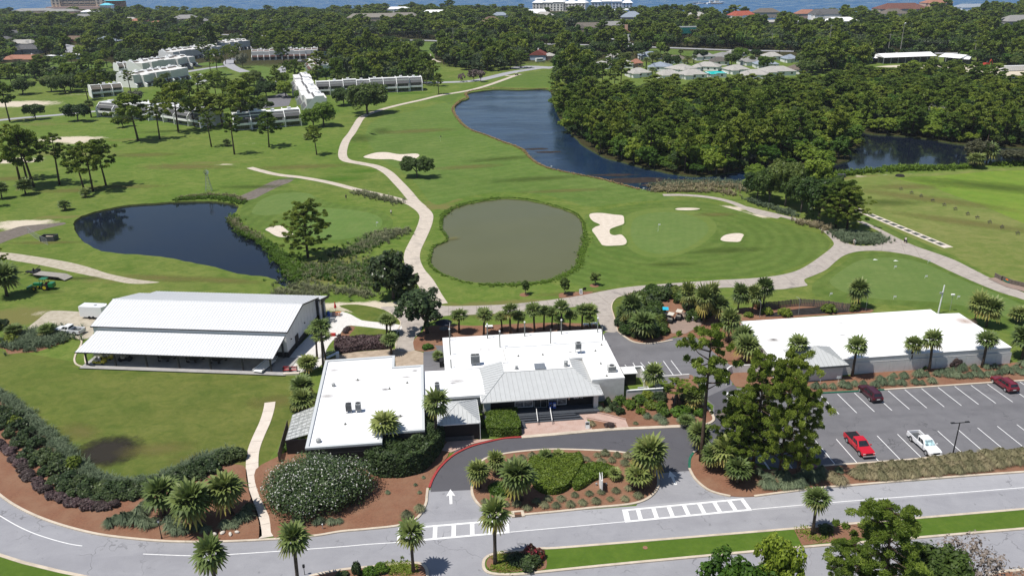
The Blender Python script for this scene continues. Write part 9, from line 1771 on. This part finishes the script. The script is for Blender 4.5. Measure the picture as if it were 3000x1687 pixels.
for i,(px,py) in enumerate([(1450,512),(1605,520)]):c=G(*T(2,1,px,py));o=link('white_target',MB().prism([(-.6,-.25),(.6,-.3),(.1,.35)],.02,.05).mesh('target',mWhite),None,c);tag(o,['left','right'][i]+' white triangular mat at the top of the putting green','mat')
def person_mesh(nm,seed=0,stride=.18,shirt=None,short=None,crouch=0,arms=0):
 """one skinned body; clothes are children"""
 V=[(0,0,.95),(0,0,1.18),(0,0,1.42),(0,0,1.53),(0,.01,1.66),(.10,0,.90),(.11,stride*.6,.50),(.11,stride,.07),(.11,stride+.14,.04),(-.10,0,.90),(-.11,-stride*.5,.50),(-.11,-stride,.08),(-.11,-stride+.14,.04),(.19,0,1.40),(.25,.05+arms*.2,1.14),(.24,.20+arms*.2,.95+arms*.15),(-.19,0,1.40),(-.25,.0+arms*.2,1.14),(-.24,.12+arms*.2,.93+arms*.15)]
 E=[(0,1),(1,2),(2,3),(3,4),(0,5),(5,6),(6,7),(7,8),(0,9),(9,10),(10,11),(11,12),(2,13),(13,14),(14,15),(2,16),(16,17),(17,18)]
 rr=[.13,.12,.14,.055,.095,.085,.06,.042,.04,.085,.06,.042,.04,.058,.042,.03,.058,.042,.03]
 me=bpy.data.meshes.new(nm);me.from_pydata(V,E,[]);o=bpy.data.objects.new(nm,me);COL.objects.link(o)
 sk=o.modifiers.new('s','SKIN');
 if not me.skin_vertices:bpy.context.view_layer.objects.active=o
 for i,v in enumerate(me.skin_vertices[0].data):v.radius=(rr[i],rr[i]*.85);v.use_root=(i==0)
 o.modifiers.new('u','SUBSURF').levels=1;o.modifiers['u'].render_levels=1
 return o
mSkin=plain('skin',(.42,.24,.17),.6);mHair=plain('hair',(.05,.03,.02),.8);mDark=plain('dark_clothes',(.03,.03,.04),.9);mWhiteC=plain('white_clothes',(.7,.7,.7),.9);mKhaki=plain('khaki_clothes',(.45,.40,.30),.9)
def person(lb,g,rz,top_,leg_,arms=0,stride=.15):
 t_=thing('person',lb,'person',g,rz)
 try:
  b_=person_mesh('body',0,stride,arms=arms);b_.parent=t_;b_.data.materials.append(mSkin)
 except Exception as ex:print('skin',ex)
 m=MB();m.prism([(.21*math.cos(q*math.pi/5),.15*math.sin(q*math.pi/5)) for q in range(10)],.95,1.46);bevel(m.build('shirt',top_,t_),.03)
 m=MB();m.prism([(.19*math.cos(q*math.pi/5),.15*math.sin(q*math.pi/5)) for q in range(10)],.74,.97);m.tube([(.10,0,.9),(.11,stride*.6,.5)],.095,8).tube([(-.10,0,.9),(-.11,-stride*.5,.5)],.095,8);m.build('trousers',leg_,t_)
 MB().ell(0,-.01,1.70,.105,.115,.10,10,6).build('hair',mHair,t_);MB().ell(.0,.105,1.65,.018,.03,.02,6,4).build('nose',mSkin,t_);return t_
person('person in dark clothes walking off the left green',G(871,502),.5,mDark,mDark);person('person in white shirt on the lower part of the left green',Gz(1000,562,2.576,377,176),2.4,mWhiteC,mDark);person('person in white crouched over a bag by the range path',Gz(2000,562,2.576,1290,402),1.4,mWhiteC,mKhaki,.6)
person('person with golf bag standing on the range path',Gz(2000,562,2.576,1680,388),2.0,mWhiteC,mDark,.4)
for i,(px,py) in enumerate([(1298,396),(1672,380),(1690,384)]):g=Gz(2000,562,2.576,px,py);t_=thing('golf_bag',['white golf bag beside the crouched person','dark golf bag left of the person on the range path','dark golf bag right of the person on the range path'][i],'golf bag',g,i);MB().tube([(0,0,.02),(.15,0,.85)],[.13,.15],8).build('bag',[mWhite,mBlack,mGreyD][i],t_);MB().tube([(.15,0,.85),(.2,.04,1.15)],.025,5).tube([(.13,.05,.85),(.13,.12,1.1)],.025,5).tube([(.15,-.05,.85),(.22,-.08,1.12)],.025,5).build('club',mChrome,t_)
g=Gz(1000,562,2.576,1806,772);t_=thing('sandwich_board','white sandwich board with dark logo by the cart path','sandwich board',g,AZ+.2)
for s in (-1,1):MB().add([(-.35,s*.3,0),(.35,s*.3,0),(.35,s*.03,1.2),(-.35,s*.03,1.2),(-.35,s*.26,0),(.35,s*.26,0),(.35,0,1.2),(-.35,0,1.2)],[(0,1,2,3),(7,6,5,4),(0,4,5,1),(1,5,6,2),(3,2,6,7),(0,3,7,4)]).build('panel',mWhite,t_)
MB().add([(-.2,-.23,.35),(.2,-.23,.35),(.0,-.15,.75)],[(0,1,2)]).add([(-.22,-.13,.8),(.22,-.13,.8),(.2,-.1,.95),(-.2,-.1,.95)],[(0,1,2,3)]).build('logo',mGreyD,t_)
g=Gz(1000,562,2.576,1835,765);t_=thing('notice_board','black-framed notice board beside the white sandwich board','notice board',g,AZ+.2);MB().tube([(-.35,0,0),(-.35,0,1.35)],.03,5).tube([(.35,0,0),(.35,0,1.35)],.03,5).build('post',mBlack,t_);MB().box(-.38,-.03,.75,.38,.03,1.35).build('panel',mBlack,t_)
sheet('mulch_ring',TT(1,1,[(1640,790),(1690,765),(1790,755),(1900,755),(1850,775),(1700,798),(1650,800)]),.05,mMulch,2);
g=G(*T(2,0,1198,1338));tag(bevel(MB().box(-1.2,-.6,0,1.2,.6,1.1).build('equipment_box',mGreyD,None,g),.05),'grey equipment box on the lake bank by the range','equipment box')
g=G(*T(2,0,1640,1330));m=MB();m.cyl(0,0,0,.5,1.6,1.2,10);tag(m.build('brush_pile',mDirtDark,None,g),'dark brush pile on the edge of the range','brush pile')
g=G(526,481);t_=thing('windmill','small lattice farm windmill on the pond bank','windmill',g,.2);H=6.4;m=MB()
for sx in (-1,1):
 for sy in (-1,1):m.tube([(sx*1.0,sy*1.0,0),(sx*.12,sy*.12,H)],.05,4)
for k in range(6):
 z0,z1=H*k/6.5,H*(k+1)/6.5;a0,a1=1.0-.88*z0/H,1.0-.88*z1/H
 for q in range(4):
  c1,s1=[(1,1),(-1,1),(-1,-1),(1,-1)][q],[(1,1),(-1,1),(-1,-1),(1,-1)][(q+1)%4];m.tube([(c1[0]*a1,c1[1]*a1,z1),(s1[0]*a1,s1[1]*a1,z1)],.025,3);m.tube([(c1[0]*a0,c1[1]*a0,z0),(s1[0]*a1,s1[1]*a1,z1)],.02,3)
m.build('tower',mGrey,t_)
for k in range(12):w=k*math.pi/6;c_,s_=math.cos(w),math.sin(w);MB().add([(.12*c_,-.3,H+.12*s_),(.85*c_-.14*s_,-.26,H+.85*s_+.14*c_),(.85*c_+.14*s_,-.36,H+.85*s_-.14*c_)],[(0,1,2)]).build('blade',mChrome,t_)
MB().tube([(0,-.35,H),(0,1.2,H+.1)],.06,5).build('hub',mGreyD,t_);MB().add([(0,.9,H-.2),(0,1.7,H-.3),(0,1.7,H+.5),(0,.9,H+.25)],[(0,1,2,3)]).build('vane',mChrome,t_)
def picnic(px,py,rz,lb,col):
 g=Gz(750,850,4.293,px,py);t_=thing('picnic_table',lb,'picnic table',g+Vector((0,0,.06)),rz);[MB().box(-.9,-.36+k*.18,.70,.9,-.21+k*.18,.75).build('board',col,t_) for k in range(4)]
 for s in (-.75,.62):MB().box(-.9,s,.42,.9,s+.24,.47).build('bench',col,t_)
 m=MB();[m.tube([(x,-.75,.4),(x,-.2,.7)],.03,4).tube([(x,.75,.4),(x,.2,.7)],.03,4).tube([(x,-.5,0),(x,.2,.7)],.03,4).tube([(x,.5,0),(x,-.2,.7)],.03,4) for x in (-.7,.7)];m.build('legs',mGreyD,t_)
picnic(1015,320,AZ-.1,'orange picnic table nearest the red umbrella',plain('orange_wood',(.50,.20,.08)));picnic(945,395,AZ-.1,'grey picnic table left of the orange one',mGrey)
g=Gz(750,850,4.293,1003,275);t_=thing('umbrella','closed red umbrella on the paver patio','umbrella',g);MB().cyl(0,0,0,2.5,.03,.03,6).build('pole',mGrey,t_);MB().cyl(0,0,1.0,2.4,.30,.04,10).build('canopy',plain('red_canvas',(.50,.02,.02),.8),t_);MB().cyl(0,0,0,.1,.3,.3,12).build('base',mGreyD,t_)
g=Gz(750,850,4.293,915,325);tag(MB().cyl(0,0,0,1.0,.3,.3,12).build('blue_bin',pBlue,None,(g.x,g.y,.06)),'blue bin in the shade at the barn corner','bin')
g=Gz(750,850,4.293,970,575);tag(MB().box(-.5,-.3,0,.5,.3,.5).build('red_cooler',plain('red_box',(.4,.02,.02)),None,(g.x,g.y,.06)),'small red box at the foot of the fan palms','box')
for i,px in enumerate((385,480)):
 g=Gz(750,850,4.293,px,1030);t_=thing('garden_bench',['left','right'][i]+' red and black bench at the end of the barn floor','bench',g+Vector((0,0,.06)),AZ-.05);[MB().box(-.62,-.25+k*.17,.42,.62,-.11+k*.17,.47).build('slat',plain('bench_red',(.35,.03,.03)) if (i==0 and k==0) else MATS['bench_red'],t_) for k in range(3)]
 [MB().box(-.62,.27,.55+k*.16,.62,.31,.67+k*.16).build('slat',MATS['bench_red'],t_) for k in range(3)];MB().box(-.6,-.25,0,-.54,.3,.95).box(.54,-.25,0,.6,.3,.95).build('leg',mBlack,t_)
g=Gz(750,850,4.293,445,1060);o=MB().box(-1.4,-.3,0,1.4,.3,.35).build('planter_kerb',mWalk,None,g,AZ-.05);o['kind']='structure'
g=Gz(750,850,4.293,945,850);t_=thing('outdoor_stair','short white metal stair behind the white hall','stair',g,AZ+.1);[MB().box(-1.2+k*.3,-.5,.12*k,-.9+k*.3,.5,.12*k+.04).build('tread',mMetalW,t_) for k in range(7)];MB().tube([(-1.2,-.5,.9),(.9,-.5,1.7)],.03,5).tube([(-1.2,.5,.9),(.9,.5,1.7)],.03,5).box(.9,-.5,0,1.5,.5,.95).build('rail',mWhite,t_)
g=Gz(1000,562,2.576,775,1055);t_=thing('umbrella_table','dark round umbrella over a table under the second magnolia','umbrella',g,0);MB().cyl(0,0,2.0,2.55,1.7,.05,12).build('canopy',plain('navy_canvas',(.02,.025,.045),.8),t_);MB().cyl(0,0,0,2.5,.04,.04,6).build('pole',mGrey,t_);MB().cyl(0,0,.7,.75,.9,.9,14).build('tabletop',mGreyD,t_)
for (px,py,lb) in [(1115,1030,'white bench table in the mulch at the left behind the shop'),(1850,1015,'left one of the white slabs in the mulch by the path'),(1905,1010,'right one of the white slabs in the mulch by the path')]:
 g=Gz(1000,562,2.576,px,py);t_=thing('white_bench',lb,'bench',g,AZ);bevel(MB().box(-.75,-.4,.5,.75,.4,.58).build('top',mSignW,t_),.04);MB().box(-.5,-.2,0,-.35,.2,.5).box(.35,-.2,0,.5,.2,.5).build('leg',mSignW,t_)
g=Gz(1000,562,2.576,757,1310);t_=thing('wheelie_bins','pair of black bins against the left wall of the golf shop','bin',g,AZ);bevel(MB().box(-.35,-.8,0,.35,-.1,1.3).build('body',mBlack,t_),.05);bevel(MB().box(-.35,.0,0,.35,.7,1.3).build('body',mBlack,t_),.05)
g=G(*T(2,2,330,260));t_=thing('utility_trailer','black open-frame trailer half hidden by the big pines','trailer',g,AZ+.1);m=MB();[m.tube([(-1.6,y,.6),(1.6,y,.6),(1.6,y,1.2),(-1.6,y,1.2),(-1.6,y,.6)],.05,4) for y in (-.8,.8)];m.tube([(-1.6,-.8,1.2),(-1.6,.8,1.2)],.05,4);m.build('frame',mBlack,t_);MB().box(-1.6,-.8,.5,1.6,.8,.58).build('bed',mWood,t_);[MB().tube([(0,s-.1,.32),(0,s+.1,.32)],.32,12).build('wheel',mRubber,t_) for s in (-.95,.95)]
g=G(*T(2,2,385,180));t_=thing('white_gazebo','white pop-up canopy half hidden behind the big pines','canopy',g,AZ-.3);MB().add([(-1.3,-1.1,2.1),(1.3,-1.1,2.1),(1.3,1.1,2.1),(-1.3,1.1,2.1),(0,0,2.7)],[(0,1,4),(1,2,4),(2,3,4),(3,0,4)]).build('roof',mWhite,t_);[MB().cyl(x,y,0,2.1,.03,.03,5).build('leg',mGrey,t_) for x in (-1.2,1.2) for y in (-1,1)]
g=G(*T(2,2,470,185));t_=thing('white_gazebo','second white canopy right behind the first one','canopy',g,AZ-.2);MB().add([(-1.2,-1,2.0),(1.2,-1,2.0),(1.2,1,2.0),(-1.2,1,2.0),(0,0,2.5)],[(0,1,4),(1,2,4),(2,3,4),(3,0,4)]).build('roof',mWhite,t_);[MB().cyl(x,y,0,2.0,.03,.03,5).build('leg',mGrey,t_) for x in (-1.1,1.1) for y in (-.9,.9)]
g=G(*T(2,2,1558,670));tag(MB().cyl(0,0,0,.75,.06,.06,8).build('marker_post',pYellow,None,(g.x,g.y,.1)),'yellow marker post in the tan grasses','marker post')
g=G(*T(1,2,2293,1240));o=link('valve_lid',MB().cyl(0,0,0,.02,.3,.3,14).mesh('lid',plain('clay',(.25,.13,.08))),None,(g.x,g.y,.11));tag(o,'round brown valve lid in the median lawn','lid')
g=Gz(1800,1060,4.83,860,610);t_=thing('dead_tree','chainsaw-carved dead trunk in the shrub bed','dead tree',g,.4);MB().tube([(0,0,0),(.05,0,1.4),(.3,0,2.4),(.35,.1,4.2)],[.45,.32,.14,.08],8).tube([(-.2,.1,.3),(-.5,.2,1.6)],[.2,.1],6).build('trunk',mBarkG,t_);MB().ell(.35,.1,4.4,.2,.2,.35,8,6).build('carved_head',mGreyD,t_)
for i,(px,py) in enumerate([(1620,1140),(1680,1130),(1740,1140),(1790,1125)]):
 g=Gz(0,1124,2.574,px,py);g=G(*T(0,2,px,py));tag(MB().ell(0,0,.12,rnd.uniform(.25,.5),rnd.uniform(.2,.35),.2,8,5).build('boulder',plain('stone%d'%i,(.55,.50,.44)),None,(g.x,g.y,.05),i),'pale boulder in the mulch by the footpath','boulder','boulders by the footpath')
